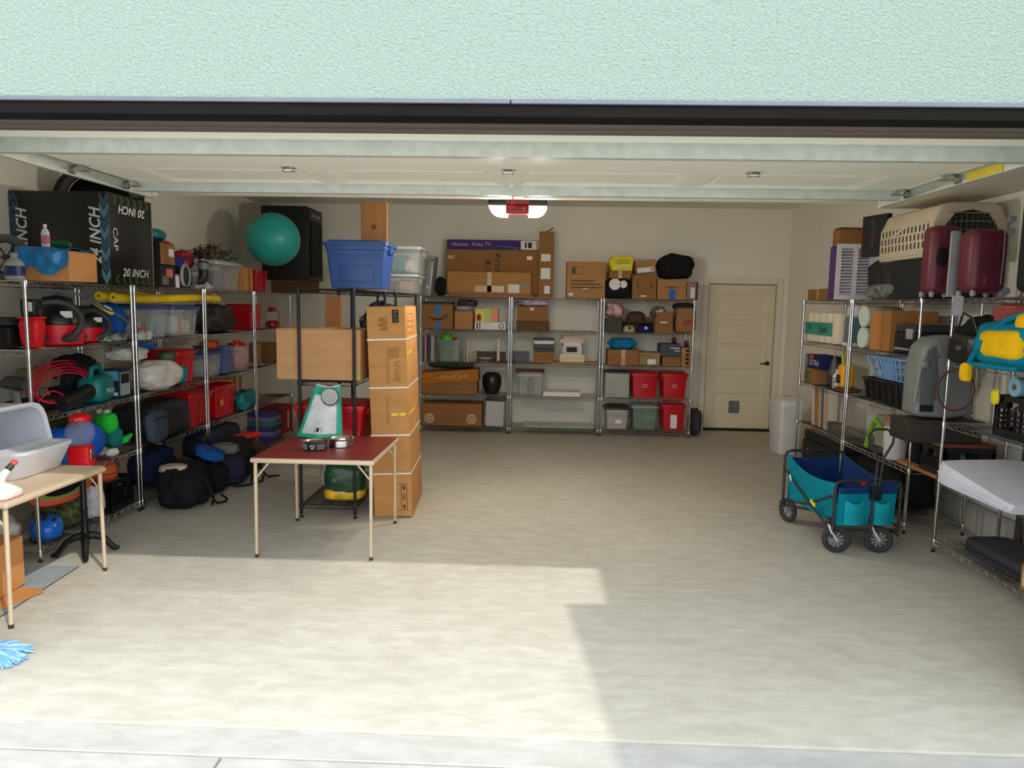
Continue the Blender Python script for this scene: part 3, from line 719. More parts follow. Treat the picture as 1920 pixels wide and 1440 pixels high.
part(t, 'body', MB().b2(-.17, .13, -.09, .1, 0, .14), BLACK, bevel=.02); part(t, 'lid', MB().b2(-.16, .12, -.08, .09, .141, .2), DARK, bevel=.03)
part(t, 'note', MB().b2(-.13, -.04, -.0935, -.0915, .02, .13), paper('lilac', (170, 162, 214)), label='lilac paper note'); part(t, 'trim_strip', MB().b2(-.17, -.02, -.0935, -.0905, .142, .15), YEL)
heap('jacket', 'crumpled bright blue jacket under the yellow foam noodle', 'jacket', -3.44, 5.625, z4, (.26, .20, .30), CBLUE, seed=4, e=.8, amp=.16, fold=.35)
t = thing('spray_bag', 'yellow and white packet stuck above the red vacuum', 'packet', (-3.36, 5.44, z4 + .24), .3)
part(t, 'pouch', MB().blob((.16, .06, .035), .6, .08, 3, 9), YEL, smooth=True); part(t, 'printed_panel', MB().blob((.07, .05, .02), .7, .05, 3, 9, (.02, -.01, .028)), WHITEP, smooth=True); t.rotation_euler = (0, .6, .6)
part_h = MB()
hp = [(-3.36 - .25 * (q / 12), 4.86 + .9 * q / 12 - .15, z4 + .40 - .20 * (q / 12 - .12) ** 2) for q in range(13)]
hp = [(-3.30 - .02 * math.sin(q), 4.75 + .075 * q, z4 + .385 - .0017 * q * q) for q in range(13)]
single('flexible_tube', 'thin grey tubing arching over the shop vacuums', 'tubing', MB().tube(hp, .010, 8), M('tubing', (92, 110, 120), .35), smooth=True)
heap('crinkled_packaging', 'crinkled patterned wrapping next to the blue jacket', 'packaging', -3.31, 5.47, z4, (.12, .30, .06), M('foil_print', (150, 158, 150), .45, var=.5, vs_=26, bump=.5, bs=40), seed=12, amp=.2)
# --- first unit, third level
t = thing('cord_coil', 'loose coil of red extension cord hanging over the shelf edge', 'cord', (-3.30, 4.92, z3))
CR = M('cord_crimson', (196, 26, 54), .45, var=.05)
random.seed(5)
for k in range(5):
    L1_, L2_ = .26 + .02 * k, .10 + .012 * k
    pts = []
    for q in range(30):
        a = 6.28319 * q / 30
        pts.append((-.02 - .05 * math.sin(a) - .02 * k + random.uniform(-.004, .004), .02 * k - .04 + L1_ * math.cos(a), .145 + L2_ * math.sin(a) * .85 + .035 * math.cos(a) + .01 * k))
    part(t, 'loop', MB().tube(pts, .0065, 6, closed=True), CR, smooth=True)
part(t, 'loop', MB().tube([(.02, -.35 + .05 * q, .09 + .05 * math.sin(q * .6) - (.012 * max(0, q - 9))) for q in range(14)], .0065, 6), CR, smooth=True)
t = thing('cordless_tool', 'grey cordless drill with pistol grip on the shelf of red cord', 'drill', (-3.42, 4.54, z3 + .02), -.4)
part(t, 'body', MB().tube([(-.14, 0, .17), (-.05, 0, .19), (.07, 0, .19), (.13, 0, .185)], [.02, .045, .05, .03], 12), DARK, smooth=True)
part(t, 'grip', MB().tube([(-.01, 0, .16), (.03, 0, .07), (.05, 0, .01)], [.03, .022, .026], 10), plastic('toolgrey', (112, 112, 114), .5), smooth=True)
part(t, 'battery', MB().b2(-.02, .10, -.04, .04, -.018, .03), DARK, bevel=.008)
# teal blower with lettering
bl = thing('leaf_blower', 'teal leaf blower with a black nozzle below the shop vacuums', 'leaf blower', (-3.30, 5.22, z3), .15)
MK = plastic('makita_teal', (0, 112, 112), .4)
part(bl, 'body', MB().blob((.20, .27, .20), .55, .03, 2, 3), MK, smooth=True)
part(bl, 'nozzle', MB().tube([(0, -.12, .09), (-.01, -.30, .06), (-.02, -.48, .045)], [.06, .05, .045], 14), BLACK, smooth=True)
part(bl, 'handle', MB().tube([(0, -.08, .18), (0, -.06, .25), (0, .06, .27), (0, .11, .2)], .02, 10), MK, smooth=True)
txt(bl, 'r', (.204, .27, .2), 'Makita', .40, .45, .055, WHITEP, shear=.2, off=.012)
t = carton('teal and navy printed retail carton beside the leaf blower', -3.32, 5.50, z3, (.16, .15, .22), mat=paper('navybox', (24, 46, 78)), tape=None)
decal(t, 'f', (.16, .15, .22), .05, .95, .62, .95, paper('cyanprint', (86, 156, 178))); decal(t, 'f', (.16, .15, .22), .1, .9, .08, .2, WHITEP); decal(t, 'r', (.16, .15, .22), .06, .94, .08, .9, paper('barcodeband', (150, 160, 164))); decal(t, 'r', (.16, .15, .22), .12, .88, .5, .85, INK, th=.003)
heap('cloth_bundle', 'black cloth bundle heaped behind the leaf blower', 'bundle', -3.50, 5.28, z3, (.22, .42, .33), CBLACK, seed=21)
heap('cloth_bundle', 'dark folded tarp lying under the red cord', 'tarp', -3.50, 4.86, z3, (.26, .50, .07), cloth('tarp', (44, 44, 48)), seed=22)
t = thing('power_strip', 'small olive case behind the loops of red cord', 'case', (-3.56, 5.0, z3 + .13)); part(t, 'shell', MB().b2(-.10, .10, -.13, .13, 0, .14), M('olivecase', (112, 104, 74), .6), bevel=.02); part(t, 'latch', MB().b2(.1, .106, -.02, .02, .06, .09), BLACK)
# --- first unit, fourth level
bb = single('peanut_ball', 'knobbly blue peanut shaped exercise ball on the lower shelf', 'exercise ball', MB().lathe([(.005, -.30), (.07, -.292), (.115, -.262), (.145, -.20), (.152, -.14), (.135, -.07), (.122, 0), (.135, .07), (.152, .14), (.145, .20), (.115, .262), (.07, .292), (.005, .30)], 32, (0, 0, 0), Matrix.Rotation(math.pi / 2, 3, 'X')), M('ball_blue', (16, 92, 196), .45, var=.05, bump=.55, bs=55), (-3.36, 4.99, z2 + .153), (0, 0, .06), smooth=True)
pl = thing('plush_toy', 'bright green plush dinosaur with white feet at the shelf end', 'plush toy', (-3.31, 5.42, z2), -.3)
PG = cloth('plushgreen', (40, 196, 60)); PT = cloth('plushteal', (24, 120, 118))
part(pl, 'torso', MB().blob((.14, .13, .17), .8, .1, 4, 2, (0, 0, .05)), PT, smooth=True)
part(pl, 'head', MB().blob((.17, .13, .16), .75, .12, 4, 3, (.0, -.05, .17)), PG, smooth=True)
for sg in (-1, 1):
    part(pl, 'foot', MB().blob((.06, .11, .06), .8, .04, 3, 4, (.05 * sg + .02, -.07, 0)), CWHITE, smooth=True)
    part(pl, 'eye', MB().blob((.05, .05, .05), 1, 0, 3, 4, (.035 * sg - .03, -.05, .31)), CWHITE, smooth=True)
part(pl, 'tail', MB().tube([(0, .04, .1), (.03, .1, .1), (.07, .12, .14)], [.04, .03, .01], 8), PG, smooth=True)
single('hoop', 'thin white plastic hoop leaning round the green plush', 'hoop', MB().tube([(0, .19 * math.cos(6.28319 * q / 36), .19 + .185 * math.sin(6.28319 * q / 36)) for q in range(36)], .007, 8, closed=True), plastic('mint', (206, 222, 214)), (-3.46, 5.40, z2), (0, -.1, 0), smooth=True)
heap('sports_bag', 'olive duffel bag behind the blue peanut ball', 'bag', -3.60, 5.0, z2, (.12, .62, .36), CGREEN, seed=31, e=.5, amp=.05)
# --- first unit, bottom levels
cr = thing('milk_crate', 'black milk crate holding the basketball', 'crate', (-3.40, 5.40, z1))
def crate(t, sx, sy, sz, mat, holes=5):
    part(t, 'base', MB().b2(-sx / 2, sx / 2, -sy / 2, sy / 2, 0, .012), mat)
    for (ax, pos, ln) in (('f', -sy / 2, sx), ('b', sy / 2, sx), ('l', -sx / 2, sy), ('r', sx / 2, sy)):
        mb = MB(); w_ = .012
        def bar(u0, u1, v0, v1):
            if ax in 'fb': mb.b2(u0, u1, min(pos, pos - math.copysign(w_, pos)), max(pos, pos - math.copysign(w_, pos)), v0, v1)
            else: mb.b2(min(pos, pos - math.copysign(w_, pos)), max(pos, pos - math.copysign(w_, pos)), u0, u1, v0, v1)
        h = ln / 2
        bar(-h, h, .012, .05); bar(-h, h, sz - .035, sz); bar(-h, -h + .03, .05, sz - .035); bar(h - .03, h, .05, sz - .035)
        bar(-h, -h * .35, sz - .085, sz - .035); bar(h * .35, h, sz - .085, sz - .035)
        nb = holes
        for k in range(1, nb): u = -h + .03 + (ln - .06) * k / nb; bar(u - .006, u + .006, .05, sz - .085)
        for k in range(1, 4): v_ = .05 + (sz - .135) * k / 4; bar(-h + .03, h - .03, v_ - .006, v_ + .006)
        part(t, 'side', mb, mat)
crate(cr, .32, .32, .24, BLACK)
part(cr, 'contents', MB().blob((.26, .26, .13), .5, .03, 3, 4, (0, 0, .014)), CBLACK, smooth=True)
txt(cr, 'f', (.32, .32, .24), 'GOLD', .55, .10, .05, WHITEP)
bk = thing('basketball', 'orange basketball with black seams on the milk crate', 'ball', (-3.40, 5.40, z1 + .165 + .118), .4)
part(bk, 'skin', MB().lathe([(.118 * math.sin(math.pi * q / 20) + 1e-4, -.118 * math.cos(math.pi * q / 20)) for q in range(21)], 28), M('basketball', (202, 86, 48), .7, var=.06, bump=.4, bs=160), smooth=True)
for k in range(4):
    A = [Matrix.Identity(3), Matrix.Rotation(math.pi / 2, 3, 'X'), Matrix.Rotation(.6, 3, 'Y') @ Matrix.Rotation(math.pi / 2, 3, 'Y'), Matrix.Rotation(-.6, 3, 'Y') @ Matrix.Rotation(math.pi / 2, 3, 'Y')][k]
    part(bk, 'seam', MB().tube([A @ Vector((.1175 * math.cos(6.28319 * q / 40), .1175 * math.sin(6.28319 * q / 40), 0)) for q in range(40)], .0028, 5, closed=True), BLACK)
hm = thing('bike_helmet', 'glossy blue bicycle helmet on the bottom shelf', 'helmet', (-3.31, 4.62, z1), .5)
mb = MB().blob((.20, .27, .17), .85, .03, 2, 7, nu=36, nv=20)
part(hm, 'shell', mb, M('helmet_blue', (10, 104, 206), .15, var=.05), smooth=True)
for sg in (-.5, 0, .5): part(hm, 'vent', MB().blob((.022, .12, .025), .7, 0, 2, 7, (sg * .10, -.03, .150 - abs(sg) * .035)), BLACK, smooth=True)
part(hm, 'rim', MB().tube([(.098 * math.cos(6.28319 * q / 30), .132 * math.sin(6.28319 * q / 30), .02) for q in range(30)], .008, 6, closed=True), BLACK, smooth=True)
sk = thing('skimboard', 'red and lime body board laid across the bottom shelf', 'body board', (-3.34, 4.86, z1 + .29), .12)
ot = [(.11 * math.cos(6.28319 * q / 36) * (1 - .25 * max(0, math.sin(6.28319 * q / 36))), .38 * math.sin(6.28319 * q / 36)) for q in range(36)]
part(sk, 'deck', MB().prism(ot, 'z', -.012, .012), M('board_red', (222, 78, 66), .5), bevel=.005)
part(sk, 'lime_inlay', MB().prism([(a * .78, b * .86) for a, b in ot], 'z', .012, .0135), M('board_lime', (150, 160, 66), .5)); part(sk, 'black_inlay', MB().prism([(a * .5, b * .6) for a, b in ot], 'z', .0135, .015), BLACK)
sk.rotation_euler = (0, .55, .1)
heap('camouflage_bag', 'camouflage bag heaped behind the blue helmet', 'bag', -3.44, 4.98, z1, (.28, .36, .2), M('camo', (80, 86, 52), .9, var=.55, vs_=22, bump=.4), seed=33)
heap('cloth_bundle', 'white cloth bag slumped beside the crate', 'bag', -3.32, 5.14, z1, (.14, .16, .24), cloth('offwhite', (206, 204, 212)), seed=34)
bs_ = single('soccer_ball', 'black and white ball behind the leaning carton', 'ball', MB().lathe([(.11 * math.sin(math.pi * q / 16) + 1e-4, -.11 * math.cos(math.pi * q / 16)) for q in range(17)], 24), M('ball_bw', (150, 150, 150), .4, var=.9, vs_=7), (-3.50, 4.47, z1 + .11), smooth=True)

# --- second unit, top
t = carton('dark printed carton with tan end under the teal helmet', -3.36, 6.22, z5 + .19, (.25, .25, .19), mat=card('blackbrown', (54, 44, 38)), tape=None)
decal(t, 'r', (.25, .25, .19), .02, .98, .03, .97, CARD2, 'end_panel'); decal(t, 'r', (.25, .25, .19), .55, .9, .4, .75, WHITEP, th=.003)
t = carton('dark carton with a pink label at the end of the jump box', -3.36, 6.22, z5, (.25, .25, .185), mat=card('blackgrey', (50, 48, 48)), tape=None)
decal(t, 'r', (.25, .25, .185), .1, .5, .1, .5, paper('greycard', (120, 118, 116))); decal(t, 'r', (.25, .25, .185), .35, .8, .45, .85, paper('coral', (220, 116, 110)))
def helmet(label, x, y, z, d, mat, rz, seed, trim=BLACK):
    h = thing('sports_helmet', label, 'helmet', (x, y, z), rz)
    part(h, 'shell', MB().blob(d, .8, .05, 2.4, seed), mat, smooth=True)
    part(h, 'visor', MB().grid(lambda u, v: Vector((d[0] * .5 * math.cos(3.4 + 2.6 * u), d[1] * (.42 + .28 * v) * math.sin(3.4 + 2.6 * u), d[2] * .30 - .01 * v)), 12, 2), trim, smooth=True, wall=.004)
    for sg in (-1, 0, 1): part(h, 'vent', MB().blob((d[0] * .1, d[1] * .4, .02), .7, 0, 2, 1, (sg * d[0] * .24, 0, d[2] - .018 - abs(sg) * .012)), trim, smooth=True)
    return h
helmet('teal bike helmet lying on the tan carton', -3.37, 6.24, z5 + .387, (.19, .30, .12), plastic('tealhelmet', (20, 118, 124), .3), .2, 1)
helmet('red and white helmet on the blue shoebox', -3.50, 6.62, z5 + .29, (.19, .28, .15), plastic('redhelmet', (196, 40, 48), .3), .1, 2, plastic('lightgrey', (190, 186, 190)))
t = thing('shoe_box', 'royal blue shoebox under the red helmet', 'box', (-3.50, 6.64, z5 + .175)); part(t, 'body', MB().b2(-.12, .12, -.16, .16, 0, .085), paper('royal', (26, 54, 150))); part(t, 'lid', MB().b2(-.125, .125, -.165, .165, .085, .11), paper('royal', (26, 54, 150)))
fan = thing('desk_fan', 'black and grey round heater fan amid the skates', 'fan', (-3.262, 6.58, z5), .15)
part(fan, 'housing', MB().tube([(.0, .105 * math.cos(6.28319 * q / 30), .11 + .10 * math.sin(6.28319 * q / 30)) for q in range(30)], .016, 8, closed=True), plastic('fangrey', (150, 154, 156)), smooth=True)
part(fan, 'drum', MB().lathe([(.09, -.08), (.1, -.05), (.098, -.005), (.09, .006)], 24, (0, 0, .11), Matrix.Rotation(math.pi / 2, 3, 'Y')), BLACK, smooth=True); part(fan, 'base', MB().b2(-.06, .03, -.07, .07, 0, .015), BLACK, bevel=.005)
books(['pink paperback leaning at the shelf edge', 'cream pamphlet beside the pink paperback'], -3.30, 6.30, z5, [(.03, .19, .12, PINKP), (.012, .15, .10, WHITEP)])
def skate(label, x, y, z, rz, bootm, acc):
    s = thing('roller_skate', label, 'roller skate', (x, y, z), rz)
    part(s, 'boot', MB().tube([(0, .11, .07), (0, .03, .075), (0, -.06, .085), (0, -.075, .13), (0, -.07, .22), (0, -.075, .27)], [.034, .042, .048, .046, .044, .05], 12), bootm, smooth=True)
    part(s, 'cuff', MB().tube([(0, -.07, .19), (0, -.072, .25)], [.052, .056], 12), acc, smooth=True)
    part(s, 'frame', MB().b2(-.012, .012, -.11, .12, .035, .05), GREYP)
    for q in range(4): part(s, 'wheel', MB().lathe([(.015, -.012), (.032, -.008), (.032, .008), (.015, .012)], 14, (0, -.095 + .063 * q, .032), Matrix.Rotation(math.pi / 2, 3, 'Y')), plastic('wheelgrey', (168, 166, 160)), smooth=True)
    part(s, 'buckle', MB().b2(.04, .05, -.09, -.04, .18, .2), WHITE)
    return s
skate('black inline skate with grey cuff standing by the clear bin', -3.33, 6.92, z5, 1.9, plastic('bootblack', (30, 30, 34), .45), plastic('bootgrey', (120, 120, 122), .45))
skate('black inline skate with pink cuff behind its pair', -3.40, 7.08, z5, 2.2, plastic('bootblack', (30, 30, 34), .45), plastic('bootpink', (196, 60, 96), .45))
skate('small grey inline skate lying low in front of the wheels', -3.30, 6.74, z5, 1.2, plastic('bootmid', (84, 80, 80), .45), plastic('bootgrey', (120, 120, 122), .45)).scale = (.75, .75, .62)
heap('knee_pads', 'red and black knee pads stacked on the skates', 'knee pads', -3.46, 6.96, z5 + .20, (.16, .18, .17), M('padred', (150, 30, 52), .8, var=.6, vs_=16), seed=41)
heap('glove', 'tan work glove at the edge of the shelf by the skates', 'glove', -3.27, 7.06, z5, (.07, .16, .04), CBEIGE, seed=42)
# third unit top: clear bin, wreath, teal ball
CL = clear('bin', (206, 212, 214), .2); LIDG = plastic('lidgrey', (176, 182, 184), .4)
ya, yb = lspan(446, 533, -3.24, z5)
ya = 7.22; yb = 7.85
tote('clear bin with grey lid under the pine cone wreath', -3.45, (ya + yb) / 2, z5, (yb - ya, .40, .30), math.pi / 2, CL, LIDG, ribs=3, fill=[cloth('fillgrey', (90, 92, 100)), cloth('fillpink', (150, 120, 124))])
wr = thing('wreath', 'dark tangled pine cone wreath lying on the clear bin lid', 'wreath', (-3.45, 7.53, z5 + .302))
random.seed(8)
for q in range(64):
    a = random.uniform(0, 6.28); r = random.uniform(.06, .24)
    cx, cy, cz = r * math.cos(a) * .85, r * 1.35 * math.sin(a), random.uniform(.015, .14) * (1.2 - r * 2)
    part(wr, 'twig', MB().tube([(cx, cy, max(.006, cz)), (cx + random.uniform(-.06, .06), cy + random.uniform(-.06, .06), max(.008, cz + random.uniform(-.03, .07))), (cx + random.uniform(-.1, .1), cy + random.uniform(-.1, .1), max(.008, cz + random.uniform(-.02, .10)))], [.006, .005, .002], 5), M('twig', (52, 50, 40), .9, var=.3))
for q in range(26):
    a = random.uniform(0, 6.28); r = random.uniform(.08, .22)
    part(wr, 'pine_cone', MB().lathe([(.004, 0), (.022, .012), (.025, .028), (.016, .05), (.003, .062)], 9, (r * math.cos(a) * .8, r * 1.3 * math.sin(a), random.uniform(0.004, .07)), Matrix.Rotation(random.uniform(-.5, .5), 3, 'X')), M('cone', (92, 74, 54), .9, var=.3))
part(wr, 'blue_ornament', MB().blob((.06, .06, .06), 1, .05, 3, 2, (.1, .16, .06)), plastic('bluematte', (30, 50, 110)), smooth=True)
yt = 8.30; rb = .305
p = at(512, 449, Y=yt)
single('exercise_ball', 'large teal exercise ball in front of the loudspeaker', 'exercise ball', MB().lathe([(rb * math.sin(math.pi * q / 28) + 1e-4, -rb * math.cos(math.pi * q / 28)) for q in range(29)], 48), M('ball_teal', (40, 168, 160), .38, var=.03, bump=.12, bs=14), (p.x, yt, p.z), smooth=True)
ya = 7.90
t = carton('tall orange brown carton under the teal exercise ball', -3.37, 8.00, z5, (.26, .22, .26), mat=CARD3, tape='r', tapemat=CARD2)
tote('red bin on the corner unit beside the orange carton', -3.46, 8.50, z5, (.36, .40, .25), math.pi / 2, RED, ribs=3)
heap('stuffed_bag', 'dark stuffed sack wedged under the teal exercise ball', 'sack', -3.68, 8.22, z5, (.30, .34, .20), CBLACK, seed=45)
# loudspeaker
sp_ = thing('loudspeaker', 'big black loudspeaker cabinet on the corner shelf', 'loudspeaker', (-3.37, 9.30, z5 + .10), 0)
xa, xb = xpx(490, 9.05, 2.4), xpx(576, 9.05, 2.4)
sp_.location = ((xa + xb) / 2, 9.05 + .26, 2.0)
W_, Hs = xb - xa, zpx(386, xb, 9.05) - 2.0
part(sp_, 'cabinet', MB().b2(-W_ / 2, W_ / 2, -.26, .40, 0, Hs), M('speaker_black', (16, 17, 19), .55, var=.05), bevel=.012)
gr = part(sp_, 'grille', MB().b2(W_ / 2, W_ / 2 + .02, -.14, .30, .05, Hs - .2), M('grille', (8, 8, 10), .8, bump=.6, bs=220), bevel=.006)
part(sp_, 'control_panel', MB().b2(W_ / 2, W_ / 2 + .015, -.18, .34, Hs - .17, Hs - .03), DARK, bevel=.004)
for q in range(3): part(sp_, 'knob', MB().lathe([(.018, 0), (.016, .02), (.008, .022)], 12, (W_ / 2 + .015, -.08 + .12 * q, Hs - .10), Matrix.Rotation(math.pi / 2, 3, 'Y')), GREYP)
cb = carton('plain carton propping up the black loudspeaker', sp_.location.x + .05, 9.31, z5, (W_ * .8, .5, 2.0 - z5 - .002), mat=CARD4, tape=None)
# --- second unit, second level: noodle and clear bins
NX = -3.297
nd = thing('pool_noodle', 'long yellow foam pool noodle under the top shelf', 'pool noodle', (NX, 5.40, 0), 0)
def noodle(t, pts):
    part(t, 'foam', MB().tube(pts, .036, 18), M('noodle', (232, 196, 24), .75, var=.05), smooth=True)
    part(t, 'bore', MB().lathe([(.009, -.001), (.009, .002)], 12, pts[0], Matrix.Rotation(math.pi / 2, 3, 'X')), BLACK)
ny0, ny1 = ypx(212, NX, 1.75), ypx(409, NX, 1.75)
pts = [(0.0 + .01 * math.sin(q), ny0 + (ny1 - ny0) * q / 12 - 5.40, 1.735 - .010 * math.sin(q * .5)) for q in range(13)]
noodle(nd, pts)
nd2 = thing('pool_noodle', 'second yellow noodle tucked behind the first, end showing', 'pool noodle', (NX - .085, 5.46, 0), .05)
noodle(nd2, [(0, -.02 + .08 * q, 1.744) for q in range(11)])
LIDB = plastic('lidblue', (52, 66, 132), .4)
tote('large clear bin with blue lid full of toys, nearest the noodle end', -3.44, 5.98, z4, (.56, .40, .29), math.pi / 2, CL, LIDB, ribs=3, fill=[cloth('t1', (196, 190, 190)), cloth('t2', (170, 60, 60)), cloth('t3', (90, 150, 130)), cloth('t4', (60, 90, 150))])
tote('clear bin with blue lid and pale contents under the noodle', -3.44, 6.56, z4, (.52, .40, .285), math.pi / 2, CL, LIDB, ribs=4, fill=[cloth('t5', (180, 190, 186)), cloth('t6', (190, 110, 70)), cloth('t7', (190, 180, 150))])
for q, (yy, mt, lb) in enumerate([(5.74, plastic('toyorange', (206, 110, 50)), 'orange toy block lying before the clear bin'), (5.80, CWHITE, 'white plush scrap before the clear bin'), (5.70, cloth('mintprint', (170, 186, 176)), 'mint printed pouch by the chrome posts')]):
    heap('soft_toy', lb, 'toy', -3.225 + .01 * q, yy, z4, (.07, .09, .07 + .02 * (q == 0)), mt, seed=50 + q, amp=.15)
# --- second unit, third level
heap('canvas_roll', 'off white canvas bedroll sagging over the shelf front', 'bedroll', -3.27, 6.04, z3, (.34, .60, .25), cloth('canvas', (216, 210, 200), bs=20, bump=.8), rz=.12, seed=61, e=.85, amp=.10, fr=3.6, fold=.55)
heap('pillow_roll', 'grey white pillow behind the canvas bedroll', 'pillow', -3.40, 5.80, z3 + .26, (.28, .28, .12), CWHITE, seed=62)
heap('sleeping_bag', 'royal blue rolled mat below the toy bins', 'mat', -3.40, 6.00, z3 + .33, (.16, .5, .09), CBLUE, seed=63, e=.8, amp=.03)
tote('red lidded tote with white label above the sagging bedroll', -3.445, 6.56, z3, (.38, .385, .31), math.pi / 2, RED, RED, ribs=4)
t = bpy.data.objects[bpy.data.objects.keys()[-1]]
heap('cap', 'teal cap squeezed between bedroll and red tote', 'cap', -3.22, 6.30, z3 + .02, (.14, .13, .16), CTEAL, seed=64)
heap('headphones_bag', 'black and lime pouch behind the bedroll', 'pouch', -3.26, 6.20, z3 + .22, (.12, .16, .10), M('blacklime', (60, 70, 50), .6, var=.8, vs_=14), seed=65)
tote('clear bin with blue lid, middle shelf of the long row', -3.445, 7.12, z3, (.42, .385, .27), math.pi / 2, CL, LIDB, ribs=4, fill=[cloth('u1', (176, 180, 182)), cloth('u2', (140, 150, 160)), cloth('u3', (150, 110, 90))])
tote('slim blue plastic bin next to the clear bin', -3.445, 7.50, z3, (.18, .385, .29), math.pi / 2, plastic('slate', (92, 104, 160), .45), ribs=2)
heap('toy_animal', 'red and orange plush toy on the clear bin lid', 'toy', -3.36, 7.24, z3 + .272, (.14, .22, .09), M('redorange', (206, 74, 44), .8, var=.4, vs_=12), seed=66)
j = thing('storage_jar', 'clear jar with red lid and red contents above the brown carton', 'jar', (-3.33, 7.84, z3 + .0))
part(j, 'glass', MB().lathe([(.10, 0), (.115, .02), (.115, .22), (.09, .26), (.09, .28)], 24), clear('jar', (216, 214, 210), .25), smooth=True); part(j, 'lid', MB().lathe([(.1, .27), (.1, .30), (.04, .31), (.04, .33)], 24), RED, smooth=True); part(j, 'contents', MB().blob((.18, .18, .2), .7, .1, 4, 2, (0, 0, .02)), cloth('jarred', (190, 120, 124)), smooth=True)
# --- second unit, fourth level: red totes, black holdall
heap('holdall', 'big black nylon holdall under the canvas bedroll', 'bag', -3.36, 6.10, z2, (.44, .72, .335), M('nylon', (24, 27, 36), .45, var=.1, bump=.3, bs=18), seed=71, e=.45, amp=.05)
t = thing('side_pouch', 'slate fabric pouch hanging on the black holdall', 'pouch', (-3.17, 5.83, z2 + .02)); part(t, 'pouch', MB().blob((.08, .28, .27), .5, .05, 3, 5), cloth('slatecloth', (66, 76, 88)), smooth=True); part(t, 'zip', MB().tube([(.042, -.1, .2), (.045, 0, .215), (.042, .1, .2)], .004, 5), BLACKM)
tote('red lidded tote beside the black holdall, lower shelf', -3.445, 6.84, z2, (.50, .385, .33), math.pi / 2, RED, RED, ribs=5)
tote('red tote with orange sticker, nearest the purple books', -3.445, 7.40, z2, (.50, .40, .33), math.pi / 2, RED, None, ribs=5)
b_ = single('sticker_tag', 'orange paper sticker on the red tote', 'sticker', MB().b2(-.001, .001, -.04, .04, 0, .06), paper('stickerorange', (226, 150, 70)), (-3.244, 7.24, z2 + .13), (.2, 0, 0))
t = thing('magazine_file', 'yellow striped magazine file beside the tan carton', 'file', (-3.46, 7.74, z2)); part(t, 'case', MB().b2(-.12, .10, -.05, .05, 0, .33), YEL, bevel=.004)
for q in range(4): part(t, 'stripe', MB().b2(.1, .1015, -.042 + q * .024, -.034 + q * .024, .02, .31), INK)
carton('tan carton beyond the yellow magazine file', -3.50, 7.90, z2, (.28, .24, .36), mat=CARD2, tape='r')
heap('sleeping_bag', 'teal and grey sleeping bag at the end of the red totes', 'sleeping bag', -3.25, 7.83, z2, (.15, .38, .22), M('tealgrey', (30, 110, 120), .7, var=.5, vs_=6, bump=.4, bs=20), seed=73)
# --- third/corner unit, second level
tote('red tote on the shelf beneath the orange carton', -3.445, 8.30, z4, (.28, .38, .29), math.pi / 2, RED, RED, ribs=3)
heap('dark_bag', 'dark clutter bag behind the chrome post on the second shelf', 'bag', -3.42, 7.38, z4, (.38, .66, .28), M('darkclutter', (44, 36, 38), .8, var=.6, vs_=14, bump=.4), seed=75)
l = thing('lantern', 'small red lantern hanging at the end of the corner unit', 'lantern', (-3.32, 8.90, z4)); part(l, 'tank', MB().lathe([(.06, 0), (.09, .02), (.09, .06), (.05, .09)], 20), RED, smooth=True); part(l, 'globe', MB().lathe([(.05, .09), (.07, .14), (.05, .2)], 20), clear('lamp', (220, 220, 210), .3), smooth=True); part(l, 'cap', MB().lathe([(.055, .2), (.05, .23), (.02, .26)], 20), RED, smooth=True); part(l, 'bail', MB().tube([(-.08, 0, .05), (-.09, 0, .2), (0, 0, .33), (.09, 0, .2), (.08, 0, .05)], .004, 6), RED)
carton('small tan carton behind the red lantern', -3.50, 9.05, z3, (.26, .30, .24), mat=CARD2)
# --- floor in front of the left shelves
def backpack(label, x, y, z, d, mat, rz, seed, tilt=(0, 0), acc=None, lie=False):
    b = thing('backpack', label, 'backpack', (x, y, z), rz); b.rotation_euler = (tilt[0], tilt[1], rz)
    part(b, 'body', MB().blob(d, .68, .10, 3.2, seed, fold=.5, nu=40, nv=24), mat, smooth=True)
    part(b, 'pocket', MB().blob((d[0] * .5, d[1] * .6, d[2] * .5), .6, .05, 3, seed + 1, (d[0] * .30, 0, d[2] * .02)), acc or mat, smooth=True)
    for sg in (-1, 1):
        part(b, 'strap', MB().tube([(d[0] * .28, sg * d[1] * .2, d[2] * .86), (d[0] * .55, sg * d[1] * .28, d[2] * .6), (d[0] * .66, sg * d[1] * .30, d[2] * .25), (d[0] * .62, sg * d[1] * .30, .014)], .011, 6), CBLACK, smooth=True)
    part(b, 'zip', MB().tube([(d[0] * .3, -d[1] * .28, d[2] * .75), (d[0] * .42, 0, d[2] * .8), (d[0] * .3, d[1] * .28, d[2] * .75)], .005, 5), BLACKM)
    return b
backpack('black backpack slumped on the floor against the chrome posts', -2.985, 5.87, .0, (.38, .62, .34), CBLACK, .35, 81)
backpack('navy backpack lying above the black one', -3.42, 6.16, z1 + .0, (.28, .50, .335), CNAVY, .1, 83)
backpack('dark violet backpack with loose straps at the pile end', -2.90, 6.52, .0, (.32, .34, .30), cloth('violet', (44, 42, 66)), .6, 85)
backpack('charcoal backpack behind the blue jersey', -2.97, 6.86, .0, (.32, .32, .38), cloth('char', (40, 42, 44)), .2, 87)
heap('jersey', 'royal blue jersey with pale trim draped on the backpacks', 'jersey', -2.95, 6.26, .30, (.26, .34, .10), CBLUE, .4, 91, tilt=(0, .35))
heap('folded_towel', 'beige towel corner poking from the backpacks', 'towel', -3.02, 5.78, .29, (.22, .18, .06), CBEIGE, .3, 92)
heap('grey_shirt', 'grey crumpled shirt next to the blue jersey', 'shirt', -2.90, 6.52, .29, (.22, .20, .10), CGREY, .3, 93)
